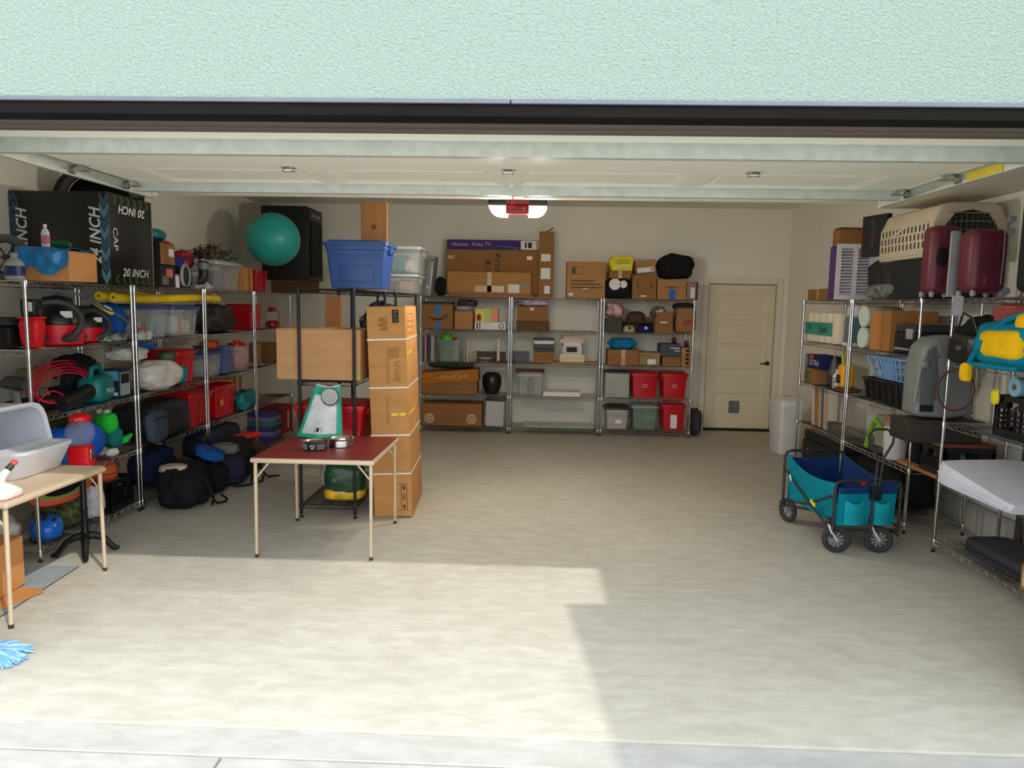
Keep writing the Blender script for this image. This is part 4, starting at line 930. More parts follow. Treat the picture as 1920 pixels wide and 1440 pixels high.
heap('umbrella_pouch', 'red nylon pouch on top of the bag pile', 'pouch', -2.98, 7.18, .30, (.12, .34, .07), M('rednylon', (206, 24, 36), .45, bump=.2), -.5, 94, fold=.1)
heap('duffel_bag', 'brown duffel under the red pouch', 'bag', -2.97, 7.22, 0.0, (.32, .36, .28), cloth('brownbag', (66, 56, 50)), .2, 95)
heap('red_shoe', 'small red shoe on the floor by the shelf foot', 'shoe', -2.90, 7.50, .0, (.12, .20, .11), M('redshoe', (220, 50, 40), .6), .5, 96)
heap('duffel_bag', 'long dark blue bag on the bottom shelf beyond the pile', 'bag', -3.44, 7.42, z1, (.34, .85, .32), M('bluebag', (26, 36, 58), .6, bump=.3), 0, 97, e=.5, amp=.05)
def strap_loop(label, pts): return single('bag_strap', label, 'strap', MB().tube(pts, .010, 6), CBLACK, smooth=True)
heap('black_rucksack', 'low black rucksack between the shelf posts and the jersey', 'rucksack', -2.93, 6.24, .0, (.30, .26, .27), CBLACK, .2, 99, fold=.5)
strap_loop('loose black strap curling on the concrete beside the black backpack', [(-2.76, 5.90, .07), (-2.72, 5.86, .03), (-2.68, 5.84, .012), (-2.64, 5.90, .012), (-2.66, 5.98, .012), (-2.73, 6.02, .04)])
strap_loop('thin black strap trailing across the concrete by the violet backpack', [(-2.80, 6.40, .03), (-2.74, 6.40, .012), (-2.66, 6.48, .012), (-2.60, 6.62, .012), (-2.62, 6.72, .05)])
strap_loop('short black strap end reaching furthest into the room', [(-2.72, 6.86, .12), (-2.66, 6.84, .03), (-2.60, 6.80, .012), (-2.52, 6.86, .012)])
# purple books box and red carton at the far end
t = thing('magazine_stack', 'stack of purple and green magazines on the lowest corner shelf', 'magazines', (-3.22, 8.30, z1))
for q in range(6): part(t, 'magazine', MB().b2(-.15 + .004 * (q % 2), .16 - .006 * (q % 3), -.14, .14, q * .058, q * .058 + .056), [PURPLE, paper('lav', (120, 110, 170)), PURPLE, paper('grn', (60, 120, 100)), paper('lav', (120, 110, 170)), PURPLE][q], bevel=.003, seg=1)
t = carton('red shoe carton with white stripe at the foot of the corner unit', -3.30, 8.80, z1, (.36, .40, .34), mat=paper('redbox', (150, 26, 34)), tape=None); decal(t, 'r', (.36, .40, .34), .55, .65, .15, .8, WHITEP)

# ------------------------------------------------------------------ middle: black units, tall carton
def fb(px0, px1, pyt, z, Y, dep):
    # box whose front face stands at depth Y between two pixel columns, resting at height z
    x0, x1 = xpx(px0, Y, z), xpx(px1, Y, z)
    return (x0 + x1) / 2, Y + dep / 2, (x1 - x0, dep, zpx(pyt, (x0 + x1) / 2, Y) - z)
x, y, d = fb(605, 725, 449, 1.838, 5.60, .42)
tb = tote('blue lidded tote on top of the black shelf', x, y, 1.838, d, 0, plastic('toteblue', (34, 72, 138), .4), plastic('toteblue', (34, 72, 138), .4), ribs=0, tp=.14)
part(tb, 'front_panel', MB().b2(-d[0] * .28, d[0] * .28, -d[1] / 2 + .030, -d[1] / 2 + .045, .05, d[2] * .62), plastic('toteblue', (34, 72, 138), .4), bevel=.006)
part(tb, 'step_line', MB().b2(-d[0] * .38, d[0] * .38, -d[1] / 2 + .012, -d[1] / 2 + .03, d[2] * .66, d[2] * .675), plastic('toteblue', (34, 72, 138), .4))
x, y, d = fb(677, 726, 379, 1.838, 6.06, .03)
bd = thing('plank', 'orange brown board standing up behind the blue tote', 'plank', (x, y, 1.838)); part(bd, 'board', MB().b2(-d[0] / 2, d[0] / 2, -.012, .012, 0, d[2]), WOOD, bevel=.003, seg=1); part(bd, 'knot', MB().lathe([(.022, 0), (.016, .001), (.006, .0015)], 14, (.0, -.012, d[2] * .72), Matrix.Rotation(math.pi / 2, 3, 'X')), M('knotwood', (110, 66, 34), .7))
x, y, d = fb(611, 641, 548, 1.111, 6.40, .03)
bd = thing('plank', 'orange brown board standing behind the plain carton', 'plank', (x, y, 1.111)); part(bd, 'board', MB().b2(-d[0] / 2, d[0] / 2, -.012, .012, 0, .675), WOOD, bevel=.003, seg=1); part(bd, 'batten', MB().b2(-d[0] / 2, d[0] / 2, .012, .03, .1, .14), WOOD)
x, y, d = fb(519, 676, 617, 1.111, 5.575, .46)
t = carton('large plain tan carton on the middle of the black shelf', x, y, 1.111, d, 0, card('pale', (198, 150, 104)), tape='t', name='cardboard_box')
decal(t, 'f', d, .955, .985, .12, .2, GREEN)
# clothes and bins on the second black unit
heap('clothes_pile', 'dark jumbled clothes with teal and purple folds under the clear bins', 'clothes', -1.62, 7.55, 1.184, (.40, .90, .52), M('jumble', (56, 60, 74), .9, var=.75, vs_=7, bump=.5, bs=22), seed=101, amp=.16)
heap('scarf', 'coral scarf end at the front of the clothes pile', 'scarf', -1.70, 7.04, 1.184, (.14, .10, .10), cloth('coral', (210, 84, 70)), seed=102)
heap('yellow_cloth', 'yellow cloth tip above the tall carton', 'cloth', -1.36, 7.20, 1.184, (.10, .30, .43), cloth('mustard', (190, 160, 50)), seed=103)
tote('lower clear bin with dark contents in the stack', -1.40, 7.35, 1.836, (.42, .50, .185), 0, CL, LIDG, ribs=0, lidh=.02, fill=[cloth('v1', (90, 62, 50)), cloth('v2', (170, 120, 110))], tp=.05)
tote('upper clear bin with teal contents in the stack', -1.38, 7.35, 2.024, (.45, .52, .27), 0, CL, LIDG, ribs=0, lidh=.025, fill=[cloth('v3', (30, 120, 122)), cloth('v4', (40, 130, 130)), cloth('v5', (200, 190, 186))], tp=.06)
# red tote, bags on the first black unit
x, y, d = fb(549, 683, 757, .606, 5.575, .42)
tote('wide red tote on the black shelf behind the pet food bag', x, y, .606, d, 0, RED, RED, ribs=5)
heap('soil_bag', 'pale printed sack standing on the lowest black shelf', 'sack', -1.68, 6.04, .116, (.30, .34, .42), M('sackprint', (196, 186, 180), .5, var=.3, vs_=9, bump=.35, bs=12), seed=111, e=.55, amp=.05)
gb = thing('compost_bag', 'green and yellow compost bag slumped on the lowest black shelf', 'bag', (-1.55, 5.72, .116), .1)
part(gb, 'sack', MB().blob((.33, .24, .34), .6, .07, 3, 112, fold=.15), M('sackgreen', (28, 70, 44), .3, var=.25, vs_=8, bump=.5, bs=10), smooth=True)
part(gb, 'yellow_band', MB().blob((.338, .246, .12), .6, .07, 3, 113, (0, 0, .001)), M('sackyellow', (216, 170, 30), .35, var=.2, vs_=14), smooth=True)
scribble(gb, 'f', (.33, .25, .34), .5, .62, .18, .03, WHITEP, 7, .35, .003, .002)
# tall strapped carton
tc = thing('tall_carton', 'tall narrow carton bound with white straps beside the red table', 'box', (-1.145, 5.60 + .36, .0), .05)
td = (.305, .72, 1.70)
tc.rotation_euler = (0, -.036, .05)
CT = card('strap', (196, 142, 86))
part(tc, 'body', MB().b2(-td[0] / 2, td[0] / 2, -td[1] / 2, td[1] / 2, 0.006, td[2] - .004), CT, bevel=.006, seg=2)
for sg in (-1, 1): part(tc, 'flap', MB().b2(min(sg * .002, sg * td[0] / 2), max(sg * .002, sg * td[0] / 2), -td[1] / 2, td[1] / 2, td[2] - .004, td[2] + .002), CT)
for zf in (.21, .395, .62, .845):
    z_ = td[2] * zf; h_ = .011
    part(tc, 'strap', MB().b2(-td[0] / 2 - .003, td[0] / 2 + .003, -td[1] / 2 - .003, -td[1] / 2 + .0005, z_, z_ + h_).b2(td[0] / 2 - .0005, td[0] / 2 + .003, -td[1] / 2, td[1] / 2 + .003, z_, z_ + h_).b2(-td[0] / 2 - .003, -td[0] / 2 + .0005, -td[1] / 2, td[1] / 2 + .003, z_, z_ + h_), WHITE, label='white plastic strap')
decal(tc, 'f', td, .66, .83, .925, .985, INK); scribble(tc, 'f', td, .745, .955, .08, .03, paper('stampgrey', (170, 160, 150)), 4, math.pi / 2, .004)
decal(tc, 'f', td, .55, .72, .49, .503, YEL, 'yellow_tape'); decal(tc, 'f', td, .76, .92, .49, .503, YEL, 'yellow_tape'); decal(tc, 'r', td, .02, .6, .49, .503, YEL, 'yellow_tape'); decal(tc, 'r', td, .02, .5, .775, .787, YEL, 'yellow_tape')
LINE = paper('linebrown', (84, 60, 40))
def frame_print(t, face, d, u0, u1, v0, v1, w=.004):
    o, U, V, n = face_frame(face, d); wu, wv = w / U.length, w / V.length
    for (a, b, c_, e_) in ((u0, u1, v0, v0 + wv), (u0, u1, v1 - wv, v1), (u0, u0 + wu, v0, v1), (u1 - wu, u1, v0, v1)): decal(t, face, d, a, b, c_, e_, LINE, 'printed_line', .001)
frame_print(tc, 'f', td, .52, .88, .035, .165); frame_print(tc, 'f', td, .72, .88, .035, .165); frame_print(tc, 'r', td, .12, .62, .87, .965); frame_print(tc, 'r', td, .12, .62, .90, .90 + .03)
decal(tc, 'f', td, .77, .83, .135, .155, LINE); [decal(tc, 'f', td, .75, .85, .088 + .011 * q, .092 + .011 * q, LINE) for q in range(3)]; decal(tc, 'f', td, .77, .83, .045, .062, LINE); decal(tc, 'f', td, .79, .81, .04, .045, LINE)
[scribble(tc, 'f', td, u, v, w_, h_, card('stamp', (160, 112, 68)), 7, math.pi / 2) for u, v, w_, h_ in ((.50, .70, .20, .03), (.74, .70, .16, .05), (.42, .92, .10, .08), (.6, .28, .16, .03), (.45, .52, .22, .03))]; decal(tc, 'f', td, .5, .8, .76, .81, card('stamp2', (172, 124, 78)))

# card table
def card_table(label, x, y, z, sx, sy, topm, rz=0, legs=None):
    t = thing('card_table', label, 'table', (x, y, 0), rz)
    fm = M('table_frame', (206, 184, 156), .42, .1, var=.04)
    part(t, 'frame', MB().b2(-sx / 2, sx / 2, -sy / 2, sy / 2, z - .038, z - .004), fm, bevel=.014, seg=3)
    part(t, 'tabletop', MB().b2(-sx / 2 + .012, sx / 2 - .012, -sy / 2 + .012, sy / 2 - .012, z - .006, z), topm, bevel=.003, seg=1)
    for a in (-1, 1):
        for b in (-1, 1):
            xb, yb = a * (sx / 2 - .03), b * (sy / 2 - .03)
            lg = part(t, 'leg', MB().tube([(xb, yb, z - .036), (xb + a * .0, yb + b * .01, .012)], [.013, .011], 10), fm, smooth=True)
            part(lg, 'foot', MB().lathe([(.012, 0), (.013, .004), (.013, .022)], 10, (xb, yb + b * .01, 0)), DARK, smooth=True)
            part(t, 'brace', MB().tube([(xb - a * .09, yb, z - .038), (xb, yb, z - .15)], .006, 6), fm, smooth=True)
    return t
TZ = .69
card_table('red topped folding card table in front of the black shelf', -1.475, 5.04, TZ, .84, .86, M('table_red', (122, 36, 36), .42, var=.06, vs_=3))
# pet bowls and food bag on it
def bowl(label, px, py, r, h, band=False):
    p = at(px, py, Z=TZ)
    b = thing('pet_bowl', label, 'bowl', (p.x, p.y, TZ + .001))
    pr_ = [(r * .92, 0), (r * .98, .004), (r * .95, h * .8), (r * 1.04, h * .95), (r * 1.06, h), (r * .98, h - .004), (r * .86, h * .72), (r * .8, .012), (.002, .010)]
    if band: pr_ = [(r * .8, .004)] + pr_[2:]
    part(b, 'bowl', MB().lathe(pr_, 36), STEEL, smooth=True)
    if band:
        part(b, 'rubber_sleeve', MB().lathe([(r * .93, 0), (r * .99, .006), (r * .985, h * .78), (r * .9, h * .8)], 36), BLACK, smooth=True)
        for k in range(36):
            a = 6.28319 * k / 36
            if abs(((a + 1.57) % 1.5708) - .785) < .42:
                for q in range(3):
                    part(b, 'printed_square', MB().box((r * .994 * math.cos(a), r * .994 * math.sin(a), .014 + .013 * q), (.006, .008, .009), Matrix.Rotation(a, 3, 'Z')), GREYP)
        for (dx_, dz_, s_) in ((0, .020, .012), (-.014, .033, .006), (-.005, .039, .006), (.005, .039, .006), (.014, .033, .006)):
            part(b, 'paw_print', MB().box((dx_, -r * .993, dz_), (s_, .004, s_)), WHITEP)
    return b
bowl('stainless pet bowl with black paw print sleeve', 592, 842, .082, .062, True)
bowl('plain stainless pet bowl beside the paw print bowl', 640, 836, .092, .060)
fbag = thing('pet_food_bag', 'teal and white pet food bag leaning behind the bowls', 'bag', (-1.66, 5.40, TZ + .002), 0)
def pf_(u, v, s):
    w_ = .36 - .17 * v; n_ = noise.noise(Vector((u * 3, v * 3, s))) * .012
    X = -w_ / 2 + w_ * u + .05 * v; dp = .06 * (1 - v * .8) * math.sin(math.pi * min(1, max(0, u))) ** .6
    return Vector((X, s * dp + .075 * v + n_, .002 + .40 * v * (1 - .05 * math.sin(u * 3.1))))
FW_ = M('bag_white', (222, 224, 222), .4, var=.08, vs_=12, bump=.3, bs=12); FT = M('bag_teal', (30, 170, 140), .4, var=.08)
R_ = []
for v in range(13):
    R_.append([pf_(u / 10, v / 12, -1) for u in range(11)] + [pf_(u / 10, v / 12, 1) for u in range(9, 0, -1)])
part(fbag, 'sack', MB().rings(R_), FW_, smooth=True)
def strip(u0, u1, v0, v1, nm, mt):
    part(fbag, nm, MB().grid(lambda a, b: pf_(u0 + (u1 - u0) * a, v0 + (v1 - v0) * b, -1) + Vector((0, -.003, 0)), 8, 12), mt, smooth=True)
strip(0, .10, 0, .98, 'teal_edge', FT); strip(.88, 1, 0, .98, 'teal_edge', FT); strip(.1, .88, 0, .07, 'teal_edge', FT); strip(.1, .88, .82, .98, 'teal_edge', FT)
strip(.40, .41, .10, .20, 'barcode', INK); strip(.44, .50, .11, .19, 'barcode', INK); strip(.55, .56, .10, .20, 'barcode', INK)
sc_ = single('tin_lid', 'round grey lid clipped to the pet food bag', 'lid', MB().lathe([(.062, -.008), (.066, 0), (.060, .008), (.002, .010)], 28, (0, 0, 0), Matrix.Rotation(math.pi / 2 + .2, 3, 'X')), M('speckle', (190, 190, 188), .5, var=.15, vs_=80), (-1.575, 5.385, TZ + .315), smooth=True)
part(sc_, 'rim', MB().tube([(.066 * math.cos(6.28319 * q / 30), .003, .066 * math.sin(6.28319 * q / 30)) for q in range(30)], .004, 6, closed=True), BLACK, smooth=True)

# ------------------------------------------------------------------ back wall shelves
Y0 = 9.56
def bx(px0, px1, pyt, z, label, mat=None, dep=.36, Y=Y0, **k):
    x, y, d = fb(px0, px1, pyt, z, Y, dep)
    return carton(label, x, y, z, d, 0, mat, **k), d
# top level
x, y, d = fb(792, 814, 482, z5, 9.62, .22)
r_ = thing('wifi_router', 'silver grey slim console standing on the top shelf end', 'console', (x, y, z5), -.12); r_.rotation_euler = (0, .10, -.12)
part(r_, 'shell', MB().b2(-.045, .045, -.13, .11, 0.008, d[2] + .02), M('silver', (172, 176, 178), .35, .3), bevel=.012); part(r_, 'slot', MB().b2(-.012, .012, -.133, -.129, .16, .36), GREYP); part(r_, 'button', MB().lathe([(.016, 0), (.012, .004)], 16, (0, -.13, .11), Matrix.Rotation(math.pi / 2, 3, 'X')), WHITE)
part(r_, 'port', MB().b2(.015, .035, -.1335, -.129, d[2] - .05, d[2] - .02), BLACK)
heap('black_sack', 'small black sack between the console and cartons', 'sack', xpx(826, 9.7, z5), 9.72, z5, (.13, .18, .25), CBLACK, seed=121)
fl_ = thing('flattened_carton', 'flattened pinkish cartons under the long boxes', 'cardboard', (xpx(918, 9.75, z5), 9.77, z5))
for q in range(3): part(fl_, 'sheet', MB().b2(-.57 + .02 * q, .60 - .015 * q, -.20 + .01 * q, .20, q * .014, q * .014 + .012), [card('pinkish', (184, 120, 100)), CARD2, card('pinkish', (184, 120, 100))][q])
zf_ = z5 + .043
t, d = bx(836, 1009, 468, zf_, 'wide tan carton lettered in black behind the taped carton', CARD2, .14, 9.77, tape=None)
txt(t, 'f', d, 'Artd', .56, .71, .13, INK, rot=-math.pi / 2); frame_print(t, 'f', d, .41, .50, .42, .82); decal(t, 'f', d, .43, .48, .66, .76, LINE); decal(t, 'f', d, .44, .45, .46, .6, LINE); decal(t, 'f', d, .465, .475, .46, .6, LINE); decal(t, 'f', d, .02, .09, .78, .86, TAPE, 'tape'); decal(t, 'f', d, .87, .93, .78, .86, TAPE, 'tape')
t2, d2 = bx(838, 995, 510, zf_, 'long taped tan carton in front of the lettered carton', CARD, .12, 9.63, tape=None)
decal(t2, 'f', d2, .33, .68, .06, .36, TAPE, 'tape'); decal(t2, 'f', d2, .48, .53, .05, .98, TAPE, 'tape'); decal(t2, 'f', d2, .73, .865, .04, .44, WHITEP); decal(t2, 'f', d2, .885, .965, .28, .5, paper('qrgrey', (150, 140, 132)))
zt = zf_ + d[2] + .002
x, y, dv = fb(838, 1007, 450, zt, 9.79, .12)
tv = thing('television_carton', 'purple television carton lettered Hisense Roku lying on top', 'box', (x, y, zt)); part(tv, 'body', MB().b2(-dv[0] / 2, dv[0] / 2, -dv[1] / 2, dv[1] / 2, 0, dv[2]), paper('tvpurple', (66, 44, 112)), bevel=.003, seg=1)
part(tv, 'flap', MB().b2(-dv[0] / 2, dv[0] / 2, -dv[1] / 2, dv[1] / 2, dv[2], dv[2] + .004), paper('tvflap', (190, 180, 186)))
txt(tv, 'f', dv, 'Hisense · Roku TV', .27, .52, .07, paper('lilacprint', (200, 190, 220)), wide=1.0); decal(tv, 'f', dv, .82, .995, .03, .96, WHITEP); decal(tv, 'f', dv, .865, .885, .2, .8, INK, th=.003); decal(tv, 'f', dv, .90, .94, .2, .8, INK, th=.003)
part(tv, 'teal_swoosh', MB().add([(.06, -dv[1] / 2 - .0015, .055), (.35, -dv[1] / 2 - .0015, .006), (.35, -dv[1] / 2 - .0015, .03)], [(0, 1, 2)]), paper('swoosh', (50, 120, 140)))
t, d = bx(1009, 1036, 434, z5, 'tall narrow carton standing on end with three white labels', CARD2, .16, 9.62, tape=None)
decal(t, 'f', d, .15, .8, .55, .66, WHITEP); decal(t, 'f', d, .15, .8, .28, .45, WHITEP); decal(t, 'f', d, .4, .8, .06, .18, WHITEP)
part(t, 'open_flap', MB().box((.04, .03, d[2] + .03), (.11, .10, .005), Matrix.Rotation(-.55, 3, 'Y')), CARD4)
t, d = bx(1062, 1134, 491, z5, 'tan carton with printed lines straddling two shelf units', CARD, .34, 9.58, tape='t')
frame_print(t, 'f', d, .12, .44, .66, .86, .006); decal(t, 'f', d, .14, .22, .68, .84, LINE); [decal(t, 'f', d, .10, .10 + w_, v, v + .03, LINE) for v, w_ in ((.46, .62), (.37, .78), (.28, .82))]; decal(t, 'f', d, .42, .56, .255, .28, WHITEP, th=.003); decal(t, 'f', d, .05, .17, .06, .14, WHITEP)
# SHIMS stack
x, y, d = fb(1134, 1184, 530, z5, 9.60, .32)
bg_ = heap('tote_bag', 'black cloth bag holding rolls under the small carton', 'bag', x, y, z5, (.36, .34, .26), CBLACK, seed=125, e=.45, amp=.04)
for q, (px, r) in enumerate([(1153, .075), (1169, .05)]):
    p = at(px, 533, Y=9.57)
    rl = thing('paper_roll', ['large white paper roll end on in the black bag', 'small white paper roll beside the large one'][q], 'roll', (p.x, 9.575, p.z))
    part(rl, 'paper', MB().lathe([(r * .35, -.0), (r, -.0), (r, .22), (r * .35, .22)], 24, (0, 0, 0), Matrix.Rotation(-math.pi / 2, 3, 'X')), WHITEP, smooth=True); part(rl, 'core', MB().lathe([(r * .35, .001), (r * .35, .2)], 16, (0, 0, 0), Matrix.Rotation(-math.pi / 2, 3, 'X')), DARK)
t, dq = bx(1142, 1183, 508, z5 + .27, 'small carton under the yellow SHIMS box', CARD2, .28, 9.62, tape='f')
zs = z5 + .27 + dq[2] + .002
x, y, d = fb(1145, 1185, 481, zs, 9.63, .24)
sh = thing('shim_box', 'yellow box lettered SHIMS', 'box', (x, y, zs), .05)
part(sh, 'body', MB().prism([(-d[0] / 2 + .01, 0), (d[0] / 2, 0), (d[0] / 2 + .01, d[2] * .75), (d[0] / 2 - .02, d[2]), (-d[0] / 2 + .02, d[2]), (-d[0] / 2 - .03, d[2] * .6)], 'y', -d[1] / 2, d[1] / 2), paper('shimyellow', (226, 208, 20)), bevel=.004, seg=1)
txt(sh, 'f', d, 'SHIMS', .52, .28, .085, WHITEP, off=.004); [decal(sh, 'f', d, .25, .85, v, v + .05, paper('shimink', (130, 120, 30))) for v in (.52, .68)]
t, dk_ = bx(1185, 1230, 515, z5, 'tan carton with two dark slots', CARD2, .32, 9.60, tape=None)
decal(t, 'f', dk_, .19, .25, .48, .64, BLACK, 'hand_slot'); decal(t, 'f', dk_, .75, .81, .48, .64, BLACK, 'hand_slot'); decal(t, 'f', dk_, .36, .58, .1, .16, WHITEP)
x, y, d = fb(1192, 1229, 487, z5 + dk_[2] + .03, 9.62, .26)
t = carton('tilted tan carton with white label on the slotted carton', x, y, z5 + dk_[2] + .026, d, .08, CARD, tape='t', tilt=(0, -.12)); decal(t, 'f', d, .05, .92, .04, .42, WHITEP); decal(t, 'f', d, .75, .9, .1, .36, PINKP, th=.003)
t, d = bx(1232, 1286, 524, z5, 'tan carton with blue tape under the black sack', CARD, .32, 9.60, top='closed', tape=None)
decal(t, 'f', d, .42, .62, 0, .52, paper('bluetape', (30, 110, 190)), 'blue_tape'); decal(t, 'f', d, .3, .65, .60, .64, INK)
decal(t, 'f', d, .02, .98, .62, .64, CARD4, 'flap_edge')
heap('garment_bag', 'big black cloth sack heaped on the taped carton', 'sack', xpx(1264, 9.76, 2.1), 9.77, z5 + d[2] + .012, (.46, .34, .32), CBLACK, seed=131)
x, y, d = fb(1287, 1307, 529, z5, 9.62, .30)
su = thing('hard_case', 'narrow maroon edged case at the end of the top shelf', 'case', (x, y, z5)); part(su, 'shell', MB().b2(-d[0] / 2, d[0] / 2, -d[1] / 2, d[1] / 2, 0, d[2]), M('mauvecard', (150, 118, 104), .6), bevel=.012); part(su, 'edge', MB().b2(d[0] / 2 - .02, d[0] / 2 + .006, -d[1] / 2 - .003, d[1] / 2, .0, d[2] + .006), M('maroon', (70, 22, 30), .5), bevel=.006); decal(su, 'f', d, .35, .75, .1, .7, WHITEP)
# second level
t, d = bx(793, 849, 571, z4, 'tan carton with a blue tape strip and curved arrow', CARD2, .30, tape=None)
decal(t, 'f', d, .41, .58, .52, .99, paper('bluetape2', (40, 130, 200)), 'blue_tape'); decal(t, 'f', d, .41, .58, .0, .30, paper('bluetape2', (40, 130, 200)), 'blue_tape')
sm = [(-.31 * d[0] + .6 * d[0] * q / 12, -d[1] / 2 - .001, d[2] * (.55 - .17 * math.sin(math.pi * (q + .6) / 12.6))) for q in range(13)]
part(t, 'printed_smile', MB().tube(sm, [.004 + .004 * math.sin(math.pi * q / 12) for q in range(13)], 4), INK); part(t, 'printed_arrow', MB().tube([(.20 * d[0], -d[1] / 2 - .001, d[2] * .58), (.31 * d[0], -d[1] / 2 - .001, d[2] * .57), (.29 * d[0], -d[1] / 2 - .001, d[2] * .45)], .005, 4), INK)
t, d = bx(852, 886, 583, z4, 'open brown carton with bubble wrap on top', CARD, .28, top='closed', tape=None)
part(t, 'bubble_wrap', MB().blob((d[0] - .01, .26, .07), .6, .15, 5, 3, (0, -.0, d[2] + .001), fold=.3), M('bubble', (176, 166, 172), .3, var=.2, vs_=30, bump=.6, bs=60, alpha=.9), smooth=True)
heap('decoration_heap', 'dark red and green trinkets above the bubble wrap', 'ornaments', xpx(875, 9.8, z4), 9.86, z4 + .30, (.26, .16, .10), M('trinket', (60, 44, 44), .6, var=.8, vs_=18), seed=133)
single('tray_stand', 'flat dark tray lying on the arrow carton', 'tray', MB().b2(-.2, .2, -.13, .13, 0, .02).b2(-.2, -.19, -.13, .13, .02, .04).b2(.19, .2, -.13, .13, .02, .04).b2(-.19, .19, .12, .13, .02, .04), plastic('darkgreen2', (40, 58, 44), .5), (xpx(822, 9.72, z4), 9.72, z4 + .325))
t, d = bx(890, 948, 604, z4, 'long white carton with circular mark under the bright books', WHITEP, .26, tape=None)
decal(t, 'f', d, .06, .1, .1, .9, INK); decal(t, 'f', d, .15, .18, .1, .9, INK); part(t, 'printed_ring', MB().tube([(d[0] * .36 + .03 * math.cos(6.28319 * q / 20), -d[1] / 2 - .001, d[2] * .5 + .03 * math.sin(6.28319 * q / 20)) for q in range(20)], .005, 4, closed=True), INK)
zb_ = z4 + d[2] + .003; xb_ = xpx(891, 9.58, zb_)
books(['yellow and white book with a red figure on its cover', 'lime green book between two others', 'coral pink book with white figures'], xb_, 9.58, zb_, [(.135, .2, .17, paper('buttercup', (226, 210, 110))), (.08, .2, .185, paper('lime', (186, 206, 110))), (.085, .2, .18, paper('salmon', (236, 148, 120)))])
for i_, o in enumerate([o for o in bpy.data.objects if o.name.startswith('book') and o.type == 'EMPTY'][-3:]):
    if i_ == 0: part(o, 'printed_figure', MB().blob((.06, .003, .09), .8, .1, 3, 1, (-.02, -.1015, .01)), paper('figred', (150, 40, 44)))
    if i_ == 2: scribble(o, 'f', (.085, .2, .18), .5, .72, .05, .04, WHITEP, 3)
t, d = bx(968, 1030, 603, z4, 'dark brown shallow carton under the tan one', CARD4, .34, tape=None)
t, d3 = bx(971, 1027, 575, z4 + d[2] + .002, 'tan carton with a small paper tag', CARD2, .28, 9.60, tape=None); decal(t, 'f', d3, .40, .53, .72, .95, paper('tagcream', (220, 200, 150)))
heap('lavender_bag', 'lavender plastic bag flattened on the tan carton', 'bag', xpx(1000, 9.75, 1.7), 9.75, z4 + d[2] + d3[2] + .006, (.42, .30, .09), M('lavbag', (196, 172, 206), .35, var=.15, vs_=9, bump=.4, bs=12), seed=141)
# third level
cols = [plastic('b1', (60, 54, 60)), paper('b2', (206, 150, 170)), plastic('b3', (34, 32, 36)), paper('b4', (90, 84, 92)), paper('b5', (180, 176, 172)), paper('b6', (150, 148, 144))]
labs = ['black spined album at the shelf end', 'pink spined album beside the black one', 'thick black binder in the album row', 'dark grey album in the row', 'white spined album in the row', 'pale grey album next to the clear tub']
books(labs, xpx(793, 9.6, z3), 9.58, z3, [(.026, .22, .34, cols[0]), (.022, .22, .35, cols[1]), (.036, .22, .33, cols[2]), (.026, .22, .35, cols[3]), (.022, .22, .36, cols[4]), (.022, .22, .33, cols[5])], group='albums at the end of the back shelf')
tb = tote('open clear tub with a green ball in it', xpx(842, 9.6, z3), 9.74, z3, (.33, .28, .29), 0, clear('tub', (150, 168, 160), .5), None, ribs=0, tp=.06, handle=False)
scribble(tb, 'f', (.29, .28, .29), .5, .6, .06, .04, WHITEP, 3, 0, .004)
single('green_ball', 'lime green ball resting in the clear tub', 'ball', MB().lathe([(.088 * math.sin(math.pi * q / 16) + 1e-4, -.088 * math.cos(math.pi * q / 16)) for q in range(17)], 24), plastic('limeball', (96, 190, 30), .5), (xpx(838, 9.72, 1.3), 9.73, z3 + .295), smooth=True)
single('red_ball', 'small red ball resting in the clear tub', 'ball', MB().lathe([(.035 * math.sin(math.pi * q / 12) + 1e-4, -.035 * math.cos(math.pi * q / 12)) for q in range(13)], 18), RED, (xpx(853, 9.7, 1.25), 9.70, z3 + .285), smooth=True)
def candle(label, px, py, r, mt):
    x = xpx(px, 9.66, z3); h = zpx(py, x, 9.66) - z3
    c = thing('candle', label, 'candle', (x, 9.66, z3)); part(c, 'wax', MB().lathe([(r, 0), (r, h), (r * .8, h), (r * .3, h - .006)], 18), mt, smooth=True); part(c, 'wick', MB().tube([(0, 0, h - .006), (.002, 0, h + .012)], .0015, 4), INK)
candle('tall cream candle beside the clear tub', 877, 636, .02, paper('wax1', (196, 186, 166))); candle('grey candle next to the tall cream one', 870, 637, .016, paper('wax2', (150, 144, 130))); candle('cream candle in front of the dark tray', 934, 635, .022, paper('wax3', (214, 206, 186)))
for q, px in enumerate((883, 889)):
    g = thing('glass_cup', ['small clear glass cup by the candles', 'clear glass cup nearest the plates'][q], 'glass', (xpx(px, 9.62, z3), 9.62 + .05 * q, z3)); part(g, 'glass', MB().lathe([(.025, 0), (.03, .004), (.036, .13), (.033, .13), (.026, .01)], 18), clear('cup', (190, 190, 180), .35), smooth=True); part(g, 'liquid', MB().lathe([(.02, .01), (.025, .05)], 14), clear('cup2', (150, 140, 110), .5))
single('tray', 'brown wooden tray leaning at the back of the shelf', 'tray', MB().b2(-.21, .21, -.01, .01, 0, .13).b2(-.21, .21, -.03, -.01, 0, .012).b2(-.21, .21, -.03, -.01, .118, .13).b2(-.21, -.198, -.03, -.01, .012, .118).b2(.198, .21, -.03, -.01, .012, .118), M('walnut', (84, 62, 46), .6, var=.15), (xpx(920, 9.9, z3), 9.86, z3))
